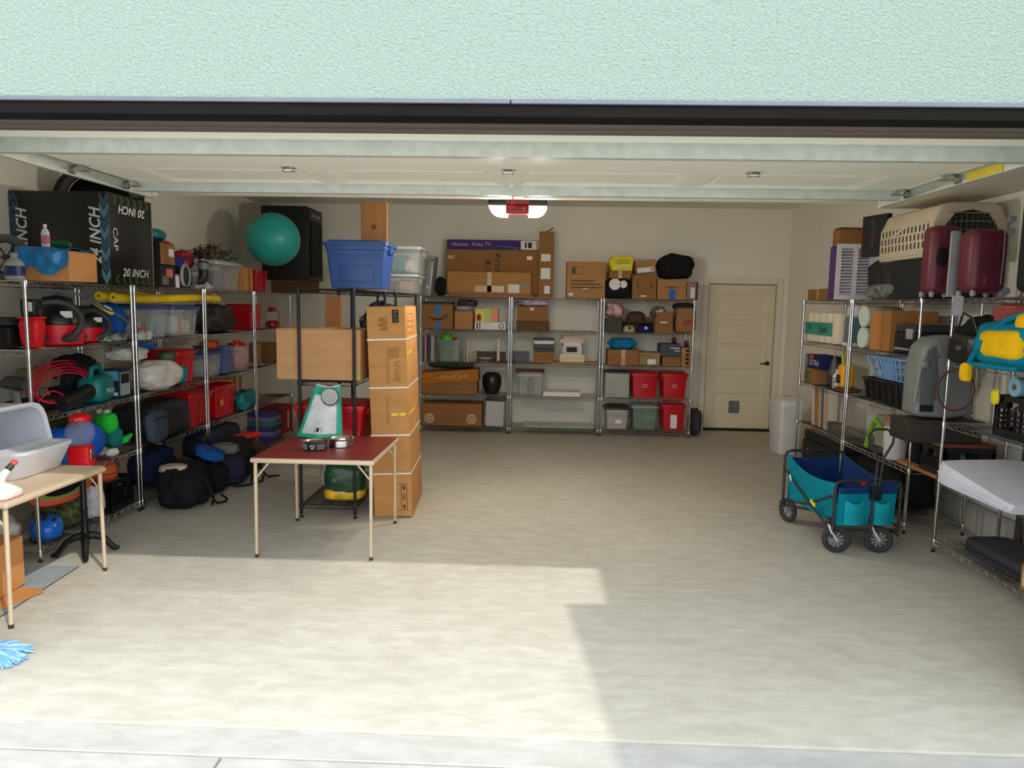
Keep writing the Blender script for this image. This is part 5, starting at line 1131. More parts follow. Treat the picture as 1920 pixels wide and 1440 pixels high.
for q in range(4):
    single('plate', ['lowest white plate of the small stack', 'blue rimmed plate, second from the bottom of the small stack', 'white plate above the blue rimmed one', 'topmost white plate of the small stack'][q], 'plate', MB().lathe([(.05, 0), (.06, .003), (.115 - .006 * q, .016), (.118 - .006 * q, .019), (.06, .008), (.002, .006)], 28), [WHITE, paper('rimblue', (70, 70, 160)), WHITE, WHITE][q], (xpx(910, 9.68, z3), 9.70, z3 + .012 * q), group='stacked plates on the back shelf', smooth=True)
pf2 = thing('picture_frame', 'dark framed photo leaning where two units meet', 'picture frame', (xpx(950, 9.66, z3) + .11, 9.62, z3), 0); pf2.location.x = xpx(963, 9.66, z3) + .10
part(pf2, 'frame', MB().b2(-.11, .11, -.008, .008, 0, .02).b2(-.11, .11, -.008, .008, .13, .15).b2(-.11, -.09, -.008, .008, .02, .13).b2(.09, .11, -.008, .008, .02, .13), BLACK); part(pf2, 'photo', MB().b2(-.09, .09, -.002, .004, .02, .13), paper('photo', (110, 100, 108)))
single('serving_board', 'flat maroon placemats lying before the framed photo', 'placemat', MB().b2(-.2, .16, -.08, .08, 0, .01).b2(-.18, .15, -.075, .075, .0105, .018), M('maroonmat', (84, 40, 44), .6), (xpx(966, 9.6, z3), 9.66 - .0, z3))
bpy.data.objects['serving_board'].location = (xpx(948, 9.62, z3) - .02, 9.62, z3); pf2.location.y = 9.74
xs_ = xpx(1019, 9.62, z3)
flat_stack('', '', '', xs_, 9.74, z3, [
    ('tan lidded keepsake box with dark handle slot', .26, .24, .155, CARD2, 0, 'keepsake_box', 'box'),
    ('slate blue hardback under the black one', .27, .22, .05, plastic('slate2', (54, 60, 74), .6), .03, 'hardback_book', 'book'),
    ('thick black hardback in the stack on the keepsake box', .28, .22, .05, BLACK, -.03, 'hardback_book', 'book'),
    ('white box in the stack on the keepsake box', .26, .22, .045, WHITEP, .02, 'white_box', 'box'),
    ('thin black folder topping the keepsake stack', .28, .23, .03, BLACK, 0, 'folder', 'folder')])
xs2 = xpx(1072, 9.62, z3)
single('wood_board', 'orange wooden board lying on the middle shelf', 'board', MB().b2(-.30, .33, -.16, .16, 0, .02).b2(.33, .335, -.15, .15, .002, .018), WOOD, (xpx(1076, 9.7, z3), 9.74, z3))
flat_stack('', '', '', xs2, 9.74, z3 + .022, [
    ('cream ream box at the bottom of the pale stack', .34, .24, .07, paper('cream', (220, 206, 170)), 0, 'paper_box', 'box'),
    ('white notebook in the pale stack', .33, .23, .035, paper('cream2', (232, 222, 190)), .02, 'notebook', 'book'),
    ('white gadget carton with dark window', .26, .2, .11, paper('offw', (206, 202, 206)), 0, 'gadget_carton', 'box'),
    ('white flat carton above the gadget carton', .24, .2, .04, WHITEP, .05, 'flat_carton', 'box'),
    ('pinkish white carton with rounded ends', .32, .22, .05, paper('pinkw', (216, 200, 200)), -.02, 'flat_carton', 'box'),
    ('tan topped shoe lid on the pale stack', .27, .2, .045, paper('tanlid', (206, 180, 160)), .04, 'shoe_box', 'box')])
gc = [o for o in bpy.data.objects if o.name.startswith('gadget_carton')][0]; decal(gc, 'f', (.266, .206, .11), .22, .75, .25, .85, INK, th=.004)
# fourth level
x, y, d = fb(791, 893, 698, z2, 9.58, .34)
t = carton('worn orange brown carton lettered MediCare', x, y, z2, (d[0] + .02, .34, .20), 0, CARD2, tape=None, tilt=None)
lidt = part(t, 'tilted_lid', MB().box((0, 0, .235), (d[0] + .05, .36, .16), Matrix.Rotation(-.075, 3, 'Y')), card('lidorange', (178, 108, 40)), bevel=.004, seg=1)
me = txt_mesh('~MediCare', .2); me.transform(Matrix.Translation((.04, -.1825, .235)) @ Matrix.Rotation(-.075, 4, 'Y') @ Matrix.Rotation(math.pi / 2, 4, 'X') @ Matrix.Scale(.09, 4)); ob('lettering', me, card('letter', (222, 180, 120)), t)
scribble(t, 'f', (d[0] + .02, .34, .2), .70, .50, .22, .018, card('letter', (222, 180, 120)), 9, 0, .003, .002)
heap('quilt', 'dark folded throw under the album shelf', 'throw', x, 9.80, z2 + .335, (.62, .28, .075), cloth('darkthrow', (46, 44, 44)), seed=151)
v = thing('vase', 'black rounded vase beside the lettered carton', 'vase', (xpx(922, 9.7, z2), 9.70, z2))
part(v, 'body', MB().lathe([(.07, 0), (.09, .01), (.13, .12), (.135, .2), (.12, .26), (.09, .285), (.085, .275), (.1, .24)], 28), M('vaseblack', (14, 18, 18), .35), smooth=True); part(v, 'rim', MB().tube([(.088 * math.cos(6.28319 * q / 24), .088 * math.sin(6.28319 * q / 24), .284) for q in range(24)], .006, 6, closed=True), M('vaseblack', (14, 18, 18), .35), smooth=True)
tote('clear plastic bin with pale sorted contents on the bare unit', xpx(994, 9.6, z2), 9.74, z2, (.38, .32, .31), 0, CL, clear('lidc', (200, 204, 204), .55), ribs=2, tp=.08, fill=[cloth('w1', (180, 160, 140)), cloth('w2', (130, 110, 140)), cloth('w3', (170, 160, 160))])
single('red_tray', 'dark red tray laid over the clear bin', 'tray', MB().b2(-.20, .20, -.14, .14, 0, .012).b2(-.20, -.19, -.14, .14, .012, .03).b2(.19, .20, -.14, .14, .012, .03).b2(-.19, .19, .13, .14, .012, .03), M('darkredtray', (96, 34, 34), .5), (xpx(994, 9.72, 1.0), 9.76, z2 + .312))
for q in range(3):
    single('white_shelf_board', ['lowest white board lying on the bare shelf', 'middle white board of the three stacked flat', 'uppermost white board of the three stacked flat'][q], 'board', MB().b2(-.245, .245, -.15, .15, 0, .019).b2(.245, .2465, -.149, .149, .001, .018), M('melamine', (232, 228, 218), .4), (xpx(1052, 9.62, z2) + .004 * q, 9.72, z2 + .0195 * q), group='white boards stacked on the bare shelf')
# bottom level
t, d = bx(790, 903, 757, z1, 'long brown carton with two pale round stamps', CARD2, .36, tape=None)
for u in (.13, .83):
    o, U, V, n = face_frame('f', d); c = o + U * u + V * .32
    part(t, 'printed_stamp', MB().lathe([(.068, -.0015), (.068, .0)], 28, c, Matrix.Rotation(-math.pi / 2, 3, 'X')), card('stamppale', (206, 172, 140)))
    part(t, 'printed_ring', MB().tube([c + Vector((.035 * math.cos(6.28319 * q / 20), -.002, .035 * math.sin(6.28319 * q / 20))) for q in range(20)], .003, 4, closed=True), LINE)
x, y, d = fb(909, 943, 752, z1, 9.58, .32)
fb_ = thing('file_box', 'light grey file box with black lid leaning by the posts', 'file box', (x, y, z1), .02); part(fb_, 'body', MB().b2(-d[0] / 2, d[0] / 2, -d[1] / 2, d[1] / 2, 0, d[2]), paper('filegrey', (190, 184, 186)), bevel=.004, seg=1); part(fb_, 'lid', MB().b2(-d[0] / 2 - .012, d[0] / 2 + .012, -d[1] / 2 - .01, d[1] / 2 + .01, d[2] + .001, d[2] + .03), BLACK, bevel=.006); fb_.rotation_euler = (0, .04, .02)
gl = thing('glass_sheet', 'frosted glass sheet lying on the lowest bare shelf', 'glass', (xpx(1045, 9.7, z1), 9.745, z1)); part(gl, 'pane', MB().b2(-.46, .50, -.18, .18, 0, .022), M('glassgreen', (176, 196, 190), .2, var=.04, alpha=.75), bevel=.003, seg=1); part(gl, 'edge_tape', MB().b2(-.1, .05, -.183, -.18, .002, .02), M('greytape', (150, 160, 158), .5))
# third unit, second level: hats, caps, bags
heap('pink_fabric', 'pink and yellow fabric pile at the unit corner', 'fabric', xpx(1150, 9.7, z4), 9.72, z4 + .19, (.24, .26, .20), M('pinkyellow', (206, 150, 150), .9, var=.5, vs_=10), seed=161)
carton('dark green grey carton below the pink fabric', xpx(1149, 9.66, z4), 9.72, z4, (.22, .28, .185), 0, card('greengrey', (72, 76, 68)), tape=None)
def hat(label, px, py, z, mat, r, rz=0, cap=False, Y=9.70, hz=None, logo=None):
    x = xpx(px, Y, z)
    h = thing('cap' if cap else 'hat', label, 'cap' if cap else 'hat', (x, Y, z), rz); hh = hz or r * 1.15
    pr_ = [(r, .004), (r * 1.0, hh * .4), (r * .85, hh * .78), (r * .5, hh * .97), (.004, hh)]
    part(h, 'crown', MB().lathe(pr_, 28), mat, smooth=True)
    if cap: part(h, 'brim', MB().grid(lambda u, v: Vector(((r + .0) * math.cos(3.4 + 2.6 * u) * (1 + .15 * v), (r * (.98 + .75 * v * math.sin(math.pi * u) ** .5)) * math.sin(3.4 + 2.6 * u), .012 - .01 * v)), 16, 4), mat, smooth=True, wall=.003)
    else: part(h, 'brim', MB().lathe([(r * .95, .006), (r * 1.3, .012), (r * 1.7, .006), (r * 1.7, .010), (r * 1.3, .017), (r * .95, .012)], 32), mat, smooth=True)
    if logo: part(h, 'emblem', MB().blob((.04, .006, .04), .8, 0, 2, 1, (0, -r * .97, hh * .36)), logo, smooth=True)
    return h
hat('floppy dark brown felt hat on the hat shelf', 1192, 0, z4 + .13, M('felt', (74, 56, 44), .95, var=.15, bump=.3), .13, Y=9.76, hz=.15)
hat('pale beige cap with a dark swoosh', 1179, 0, z4, cloth('capbeige', (176, 174, 140)), .082, cap=True, Y=9.68, logo=INK)
hat('royal blue cap with a round emblem', 1209, 0, z4, cloth('capblue', (30, 40, 110)), .095, cap=True, Y=9.69, logo=WHITEP)
carton('low dark box behind the caps carrying the felt hat', xpx(1190, 9.88, z4), 9.90, z4, (.44, .14, .125), 0, CARD4, tape=None)
t, d = bx(1228, 1260, 598, z4, 'tan carton with paper handle crammed with papers', CARD2, .28, tape=None, top='open', fl=1.2); decal(t, 'f', d, .3, .7, .7, .8, WHITEP)
for q in range(3): single('paper_sheet', ['white envelope poking from the handled carton', 'white ruler sticking out of the handled carton', 'folded leaflet in the handled carton'][q], 'paper', MB().b2(-.05, .05, -.004, .004, 0, .2 + .05 * q).b2(-.045, .045, -.006, -.004, .1, .15), WHITEP, (xpx(1234 + 8 * q, 9.7, z4), 9.66 + .05 * q, z4 + .02), (0, .25 - .3 * q + .35 * (q == 1), 0))
heap('grey_toy', 'grey fluffy bundle behind the handled carton', 'bundle', xpx(1232, 9.86, z4), 9.88, z4 + .0, (.20, .16, .34), CGREY, seed=163)
pb = thing('paper_bag', 'brown paper bag with red print at the unit end', 'paper bag', (xpx(1283, 9.7, z4), 9.74, z4)); part(pb, 'sack', MB().blob((.27, .26, .34), .35, .04, 4, 165, fold=.1), card('kraft', (160, 112, 78)), smooth=True)
scribble(pb, 'f', (.27, .27, .34), .58, .46, .12, .06, paper('redink', (190, 44, 40)), 4, .1, .002, .005); decal(pb, 'f', (.27, .27, .34), .3, .85, .32, .34, paper('redink', (190, 44, 40)), th=.004)
heap('dark_cloth', 'dark green cloth stuffed in the top of the paper bag', 'cloth', xpx(1280, 9.75, z4), 9.76, z4 + .30, (.28, .2, .10), cloth('dgreen', (40, 50, 40)), seed=166)
# third level
t, d = bx(1139, 1197, 656, z3, 'tan carton stamped on its tape under the blue cloth', CARD2, .32, tape='f'); scribble(t, 'f', d, .5, .3, .07, .03, INK, 3, math.pi / 2, .004)
heap('blue_cloth', 'bright blue cloth flopped on the stamped carton', 'cloth', xpx(1166, 9.72, 1.2), 9.74, z3 + d[2] + .004, (.34, .22, .14), cloth('azure', (20, 120, 176)), seed=167, amp=.2)
t, d = bx(1198, 1237, 661, z3, 'weathered crate carton with a white torn label', card('khaki', (150, 128, 88)), .28, tape=None); decal(t, 'f', d, .4, .8, .1, .5, WHITEP); decal(t, 'f', d, 0, 1, .06, .1, CARD4); decal(t, 'f', d, .03, .3, .75, .8, CARD4)
t, d = bx(1242, 1276, 669, z3, 'small tan carton under the slate box', CARD2, .28, tape=None)
t2, d2 = bx(1238, 1276, 645, z3 + d[2] + .003, 'slate grey box with white lettering', paper('slatebox', (74, 78, 96)), .28, 9.58, tape=None); decal(t2, 'f', d2, .5, .95, .62, .7, WHITEP); decal(t2, 'f', d2, .7, .95, .42, .5, WHITEP); zsl = z3 + d[2] + d2[2] + .006
t, d = bx(1277, 1299, 652, z3, 'tan carton with circles printed up its face', CARD, .28, tape=None)
for q in range(4): decal(t, 'f', d, .35, .65, .1 + .22 * q, .24 + .22 * q, INK)
for q, (px, zz) in enumerate([(1264, zsl), (1287, z3 + d[2] + .003)]):
    s_ = thing('sneaker', ['black and red sneaker on the slate box', 'black and red sneaker on the circle printed carton'][q], 'sneaker', (xpx(px, 9.70, zz), 9.70, zz), 1.35); s_.scale = (.72, .72, .72); part(s_, 'upper', MB().blob((.22, .09, .09), .7, .05, 2, 8, (0, 0, .014)), DARK, smooth=True); part(s_, 'sole', MB().blob((.235, .095, .025), .6, 0, 2, 8), BLACK, smooth=True); part(s_, 'collar', MB().blob((.10, .08, .05), .8, .04, 2, 9, (-.04, 0, .075)), RED, smooth=True)
# fourth and fifth level bins
x, y, d = fb(1134, 1179, 700, z2, 9.58, .38)
gb_ = thing('fabric_cube', 'plain light grey storage cube on the lower shelf', 'storage cube', (x, y, z2)); part(gb_, 'body', MB().b2(-d[0] / 2, d[0] / 2, -d[1] / 2, d[1] / 2, 0, d[2]), M('greycube', (166, 164, 160), .8, bump=.2), bevel=.008); part(gb_, 'lid', MB().b2(-d[0] / 2 - .004, d[0] / 2 + .004, -d[1] / 2 - .004, d[1] / 2 + .004, d[2] + .001, d[2] + .02), DARK, bevel=.004)
for px0, px1, pyt, z_, lb in ((1182, 1235, 698, z2, 'red tote with lid beside the grey cube'), (1239, 1290, 699, z2, 'red tote with lid at the end nearest the cream door'), (1239, 1286, 757, z1, 'red tote with white paper on the lowest shelf by the door')):
    x, y, d = fb(px0, px1, pyt, z_, 9.57, .40)
    t = tote(lb, x, y, z_, d, 0, RED, RED, ribs=0)
    dd = (d[0] * .95, d[1] * .945, d[2])
    if z_ == z1: decal(t, 'f', dd, .36, .63, .08, .58, WHITEP, th=.01)
    else: [decal(t, 'f', dd, .38, .6, v, v + .035, paper('palered', (226, 150, 150)), th=.012) for v in (.42, .5)]
x, y, d = fb(1134, 1180, 763, z1, 9.57, .40)
t = tote('light grey tote with latch on the lowest shelf', x, y, z1, d, 0, plastic('putty', (178, 170, 162), .5), plastic('lidblk', (60, 52, 52), .5), ribs=0); part(t, 'latch', MB().b2(-.06, .06, -d[1] / 2 - .004, -d[1] / 2 + .02, d[2] * .72, d[2] * .86), plastic('putty', (178, 170, 162), .5), bevel=.006); decal(t, 'f', (d[0] * .9, d[1] * .93, d[2]), .4, .68, .25, .42, WHITEP, th=.012); decal(t, 'f', (d[0] * .9, d[1] * .93, d[2]), .02, .98, .6, .62, plastic('puttydark', (150, 142, 136), .5), th=.014)
x, y, d = fb(1183, 1234, 760, z1, 9.57, .40)
t = tote('greenish clear tote with papers on the lowest shelf', x, y, z1, d, 0, clear('greenish', (136, 156, 146), .55), clear('glid', (170, 180, 174), .7), ribs=0)
part(t, 'folder', MB().b2(-.0, .16, -.12, .12, .012, .13), paper('pfold', (120, 126, 124))); part(t, 'folder', MB().b2(0, .15, -.12, .1, .131, .17), WHITEP); part(t, 'folder', MB().b2(.0, .15, -.11, .1, .172, .27), paper('mustardp', (196, 160, 70))); part(t, 'folder', MB().b2(-.15, -.02, -.12, .1, .012, .2), paper('greenfold', (90, 110, 100)))
heap('cloth_wrap', 'dark cloth slumped on the concrete by the cream door', 'cloth', xpx(1303, 9.72, 0), 9.78, 0, (.16, .30, .36), cloth('darkgrey2', (62, 58, 58)), seed=171)

# ------------------------------------------------------------------ right shelves
def rb(pxn, pxf, pyt, z, X, dep):
    yn, yf = ypx(pxn, X, z), ypx(pxf, X, z)
    return X + dep / 2, (yn + yf) / 2, (dep, yf - yn, zpx(pyt, X, yn) - z)
# top of the farthest unit
x, y, d = rb(1552, 1514, 541, z5, 2.95, .2)
t = carton('little tan carton at the far end of the top shelf', x, y, z5, d, 0, CARD2, tape='l')
PUR = paper('purplebox', (88, 60, 120))
yl = 7.02; xa, xb = xpx(1564, yl, z5), xpx(1634, yl, z5); hl = zpx(457, xa, yl) - z5
t = carton('purple sided carton behind the white louvred panel', (xa + xb) / 2 - .01, yl + .08, z5, (xb - xa, .12, hl - .02), 0, PUR, tape=None)
lp = thing('louvre_panel', 'white louvred panel standing on the top shelf', 'panel', ((xa + xb) / 2, yl, z5))
wl = xb - xa; WP = M('louvre_white', (222, 218, 222), .5)
for (a, b_, c_, e_) in ((-wl / 2, wl / 2, 0, .045), (-wl / 2, wl / 2, hl - .045, hl), (-wl / 2, -wl / 2 + .04, .045, hl - .045), (wl / 2 - .04, wl / 2, .045, hl - .045), (-.018, .018, .045, hl - .045)):
    part(lp, 'frame', MB().b2(a, b_, -.012, .012, c_, e_), WP)
ns = 15
for q in range(ns):
    zz = .06 + (hl - .12) * q / (ns - 1)
    for sg in (-1, 1):
        part(lp, 'slat', MB().box((sg * (wl / 4 - .01), 0, zz), (wl / 2 - .058, .028, .006), Matrix.Rotation(.7, 3, 'X')), WP)
x, y, d = rb(1573, 1570, 429, z5 + hl, 2.99, .3)
t = carton('tan carton lying on the louvred panel and purple carton', (xa + xb) / 2 + .0, yl + .09, z5 + hl - .014, (wl - .03, .15, zpx(430, xa, yl + .06) - z5 - hl + .01), 0, CARD2, top='closed', tape=None)
part(t, 'lid_slab', MB().b2(-wl / 2 + .03, wl / 2 + .0, -.07, .08, d[2] * 0 + zpx(430, xa, yl + .06) - z5 - hl + .0115, zpx(430, xa, yl + .06) - z5 - hl + .03), CARD4)
helmet('black and white helmet wedged by the purple carton', 3.20, 7.48, z5 + .18, (.17, .22, .20), M('bwhelmet', (130, 130, 134), .3, var=.9, vs_=5), 0, 3)
carton('dim brown carton holding up the black and white helmet', 3.27, 7.48, z5, (.22, .24, .175), 0, CARD4, tape=None)
x, y, d = rb(1660, 1610, 492, z5, 3.02, .36)
heap('gym_bag', 'black and maroon bag beside the louvred panel', 'bag', 3.19, 6.50, z5, (.40, .44, .36), M('blackmaroon', (40, 30, 32), .7, var=.6, vs_=7, bump=.3), seed=201, e=.45, amp=.05)
heap('plastic_film', 'crumpled grey plastic film at the shelf edge', 'plastic film', 2.99, 6.30, z5, (.12, .62, .13), M('film', (120, 122, 120), .25, var=.3, vs_=14, bump=.6, bs=20, alpha=.9), seed=202)
# pet carrier on a dark box
x, y, d = rb(1738, 1668, 482, z5, 2.94, .50)
t = carton('dark green black carton under the beige pet carrier', 3.19, y + .02, z5, (.50, d[1], d[2]), 0, card('darkgreenbox', (38, 44, 42)), tape=None)
zc = z5 + d[2] + .003
yn, yf = 5.50, 6.33; xn = 2.92
pc = thing('pet_carrier', 'beige plastic pet carrier with slotted sides', 'pet carrier', (xn + .275, (yn + yf) / 2, zc))
PBE = plastic('petbeige', (206, 192, 166), .5); ly = yf - yn
hc = zpx(378, 3.1, yn) - zc
prof = [(-.275, 0), (.275, 0), (.275, hc * .62), (.22, hc * .94), (.15, hc), (-.15, hc), (-.22, hc * .94), (-.275, hc * .62)]
part(pc, 'shell', MB().prism(prof, 'y', -ly / 2, ly / 2), PBE, bevel=.02, seg=2)
part(pc, 'seam_rim', MB().b2(-.288, .288, -ly / 2 - .01, ly / 2 + .01, hc * .06, hc * .11), PBE, bevel=.005)
for r_i in range(3):
    for q in range(13):
        u = -ly * .42 + q * ly * .84 / 12 + (.012 if r_i % 2 else 0); v0 = hc * (.18 + .16 * r_i)
        part(pc, 'vent_slot', MB().b2(-.2775, -.274, u - .008, u + .008, v0, v0 + hc * .12), BLACK)
part(pc, 'front_opening', MB().prism([(-.17, .04), (.17, .04), (.19, hc * .55), (.12, hc * .80), (0, hc * .86), (-.12, hc * .80), (-.19, hc * .55)], 'y', -ly / 2 - .004, -ly / 2 + .001), BLACK)
for q in range(9): part(pc, 'door_wire', MB().tube([(-.16 + .04 * q, -ly / 2 - .012, .04), (-.16 + .04 * q, -ly / 2 - .012, hc * (.80 - .10 * abs(q - 4) / 4))], .003, 5), STEEL)
for q in range(5): part(pc, 'door_wire', MB().tube([(-.18, -ly / 2 - .012, .08 + .06 * q), (.18, -ly / 2 - .012, .08 + .06 * q)], .003, 5), STEEL)
part(pc, 'latch_ribbon', MB().tube([(-.28, -.02, hc * .62), (-.285, .08, hc * .55), (-.283, .16, hc * .50)], .006, 5), WHITE)
gb2 = thing('board_game', 'black boxed game with red edge leaning on the pet carrier', 'board game', (2.975, 6.52, z5 + .375), .25)
gy0, gy1 = 6.42, 6.80
part(gb2, 'lid', MB().b2(-.02, .03, -.15, .15, 0, .36), paper('gameblack', (40, 40, 44)), bevel=.003, seg=1); part(gb2, 'red_edge', MB().b2(-.021, .0, .15, .156, 0, .36), paper('gamered', (170, 40, 50)))
scribble(gb2, 'l', (.042, .3, .36), .45, .40, .12, .05, paper('gamepink', (190, 80, 96)), 4, math.pi / 2, .002, .005); scribble(gb2, 'l', (.042, .3, .36), .45, .74, .08, .06, paper('gamegrey', (150, 150, 150)), 3, math.pi / 2, .002)
# suitcases
BUR = M('burgundy', (106, 34, 52), .45, var=.08, bump=.15, bs=60)
def suitcase(label, x0, x1, y0, y1, z, h, mat, handle=True, rz=0):
    t = thing('suitcase', label, 'suitcase', ((x0 + x1) / 2, (y0 + y1) / 2, z), rz)
    sx, sy = x1 - x0, y1 - y0
    mb = MB().b2(-sx / 2, sx / 2, -sy / 2, sy / 2, .025, h)
    part(t, 'shell', mb, mat, bevel=.055, seg=4)
    for u in (-.15, .18): part(t, 'zip', MB().tube([(sx * u, -sy / 2 - .001, .08), (sx * u, -sy / 2 - .001, h - .07), (sx * u, -sy / 2 + .06, h - .001), (sx * u, sy / 2 - .06, h - .001)], .004, 5), DARK)
    if handle: part(t, 'handle', MB().tube([(sx * .32, -sy / 2, h * .36), (sx * .32, -sy / 2 - .028, h * .37), (sx * .32, -sy / 2 - .03, h * .62), (sx * .32, -sy / 2, h * .63)], .009, 8), mat, smooth=True)
    for a in (-.38, .38):
        for b in (-.4, .4): part(t, 'caster', MB().lathe([(.012, -.012), (.022, -.008), (.022, .008), (.012, .012)], 14, (sx * a, sy * b, .022), Matrix.Rotation(math.pi / 2, 3, 'Y')), GREYP, smooth=True)
    part(t, 'zip_pull', MB().b2(-sx * .15 - .006, -sx * .15 + .006, -sy / 2 - .008, -sy / 2 - .004, h * .18, h * .28), STEEL)
    return t
zc_ = 1.834 + .002
y1s = 5.30; xa = xpx(1741, y1s, z5); xb = xpx(1800, y1s, z5)
s1 = suitcase('burgundy soft suitcase with side handle beside the dark carton', xa, xb, y1s, y1s + .17, zc_, zpx(421, xa, y1s) - zc_, BUR)
part(s1, 'luggage_pom', MB().blob((.07, .05, .13), .9, .15, 6, 4, (-.06, -.125, .22)), CBLACK, smooth=True)
y2s = 4.90; xa2 = xpx(1818, y2s, z5); xb2 = xpx(1888, y2s, z5)
s2 = suitcase('burgundy soft suitcase with silver casters, the nearer of two', xa2, xb2, y2s, y2s + .20, zc_, zpx(427, xa2, y2s) - zc_, BUR, False)
part(s2, 'piping', MB().tube([(.07, -.10, .08), (.075, -.102, .25), (.07, -.10, .46)], .004, 5), plastic('pipinggrey', (150, 140, 142)))
for zz in (.03, .42, .50): part(s2, 'silver_wheel', MB().lathe([(.01, -.01), (.026, -.008), (.028, 0), (.026, .008), (.01, .01)], 16, ((xb2 - xa2) / 2 - .004, -.085, zz + .01), Matrix.Rotation(math.pi / 2, 3, 'X')), GREYP, smooth=True)
x_, y_ = xpx(1793, 5.14, 2.0), 5.2
pn = thing('serving_tray', 'pale grey plastic tray squeezed between the burgundy suitcases', 'tray', (x_, y_ , zc_)); part(pn, 'sheet', MB().b2(-.035, .035, -.03, -.005, 0, .46), M('palegrey', (158, 158, 160), .5), bevel=.012); part(pn, 'rib', MB().b2(-.01, .01, -.034, -.03, .06, .4), M('palegrey', (158, 158, 160), .5))
tg = single('price_tag', 'speckled paper tag hanging over the shelf front', 'tag', MB().b2(-.035, .035, -.002, .002, -.13, 0).tube([(0, 0, -.005), (0, .004, .004), (0, .03, .0005), (0, .09, .0005)], .0015, 4), M('speckpaper', (190, 186, 190), .7, var=.2, vs_=90), (xpx(1796, 4.885, 1.8), 4.885, 1.838))
suitcase('black suitcase standing at the outer end of the top shelf', xpx(1903, 4.80, 2.1), xpx(1903, 4.80, 2.1) + .20, 4.42, 4.80, zc_, .72, M('blackcase', (34, 36, 38), .5, var=.05), False)
# farthest unit, second level
x, y, d = rb(1566, 1508, 588, z4, 2.97, .24)
tp = thing('paper_towels', 'pack of white paper towels with a teal wrapper', 'paper towels', (x, y, z4))
nr = 5
for q in range(nr): part(tp, 'roll', MB().lathe([(.0 + .02, 0), (d[1] / nr / 2, .001), (d[1] / nr / 2, d[2]), (.02, d[2])], 18, (-d[0] / 2 + d[1] / nr / 2, -d[1] / 2 + d[1] / nr * (q + .5), 0)), paper('towel', (226, 212, 188)), smooth=True)
part(tp, 'wrapper', MB().b2(-d[0] / 2 - .003, -d[0] / 2 + .0, -d[1] / 2 + .1, d[1] / 2 - .02, d[2] * .25, d[2] * .68), paper('wrapteal', (70, 150, 136))); txt(tp, 'l', d, 'Quiet', .62, .45, .09, INK, off=.006); txt(tp, 'l', d, '10', .18, .5, .08, INK, off=.006)
dsp = thing('dispenser', 'slate blue dispenser with white hood near the paper towels', 'dispenser', (3.05, 6.93, z4)); part(dsp, 'front', MB().b2(-.09, .09, -.09, .09, .03, .27), M('slateblue', (104, 124, 138), .4), bevel=.012); part(dsp, 'base', MB().b2(-.095, .095, -.095, .095, 0, .03), WHITE, bevel=.004); part(dsp, 'hood', MB().blob((.18, .18, .13), .6, 0, 2, 2, (0, 0, .262)), WHITE, smooth=True); part(dsp, 'spout', MB().lathe([(.02, .37), (.02, .41)], 14), BLACK)
bottle('clear bottle with dark cap behind the slate dispenser', 3.20, 7.08, z4, .05, .36, clear('btl', (180, 180, 170), .5), BLACK, ov=1)
# third level
carton('brown carton with a green patch under the EXTRA box', 3.03, 7.70, z3, (.22, .30, .16), 0, CARD2, tape=None)
[decal(bpy.data.objects[[o.name for o in bpy.data.objects if o.name.startswith('cardboard_box') and o.type == 'EMPTY'][-1]], 'l', (.22, .30, .16), .1, .45, .15, .8, paper('greenpatch', (60, 110, 70)))]
eb = carton('navy carton lettered EXTRA', 3.03, 7.64, z3 + .163, (.22, .42, .14), 0, paper('navyextra', (24, 32, 84)), tape=None); txt(eb, 'l', (.22, .42, .14), 'EXTRA', .62, .42, .085, WHITEP, off=.004); decal(eb, 'l', (.22, .42, .14), .3, .55, .74, .98, paper('pinkpatch', (216, 70, 110))); decal(eb, 'l', (.22, .42, .14), .0, .2, .05, .95, paper('palepatch', (120, 130, 150)), th=.0015)
ct = thing('caulk_gun', 'grey power tool standing on the third shelf', 'tool', (3.00, 7.26, z3), .2); part(ct, 'body', MB().tube([(0, 0, .03), (0, 0, .18), (0, .01, .30)], [.045, .05, .02], 12), plastic('tool3', (84, 84, 84), .5), smooth=True); part(ct, 'base', MB().b2(-.05, .05, -.05, .05, 0, .03), BLACK, bevel=.01); part(ct, 'bit', MB().tube([(0, .01, .3), (0, .02, .38)], .006, 6), STEEL)
yt_ = thing('spray_jug', 'yellow jug with lime handle on the third shelf', 'jug', (2.99, 6.97, z3 + .03), 0); part(yt_, 'body', MB().blob((.13, .15, .24), .5, .02, 2, 3), plastic('amber', (240, 170, 30)), smooth=True); part(yt_, 'handle', MB().tube([(0, .06, .2), (0, .10, .30), (0, .12, .36)], [.016, .014, .012], 8), plastic('limeh', (190, 200, 60)), smooth=True); part(yt_, 'label_plate', MB().b2(-.072, -.064, -.03, .05, .05, .13), DARK)
carton('low dark carton lifting the yellow jug', 3.02, 6.98, z3, (.18, .18, .028), 0, CARD4, tape=None)
wb = thing('wire_basket', 'black wire basket holding a white bottle', 'basket', (3.00, 6.90, 0)); wb.location = (2.985, 7.12, z3)
for q in range(7):
    part(wb, 'wire', MB().tube([(-.08, -.10 + .033 * q, .12), (-.08, -.10 + .033 * q, .003), (.08, -.10 + .033 * q, .003), (.08, -.10 + .033 * q, .12)], .0025, 4), BLACKM)
for zz in (.003, .04, .08, .12): part(wb, 'wire', MB().tube([(-.08, -.1, zz), (.08, -.1, zz), (.08, .1, zz), (-.08, .1, zz)], .0025, 4, closed=True), BLACKM)
bottle('white bottle in the wire basket', 2.985, 7.15, z3 + .006, .045, .19, WHITE, WHITE, ov=1)
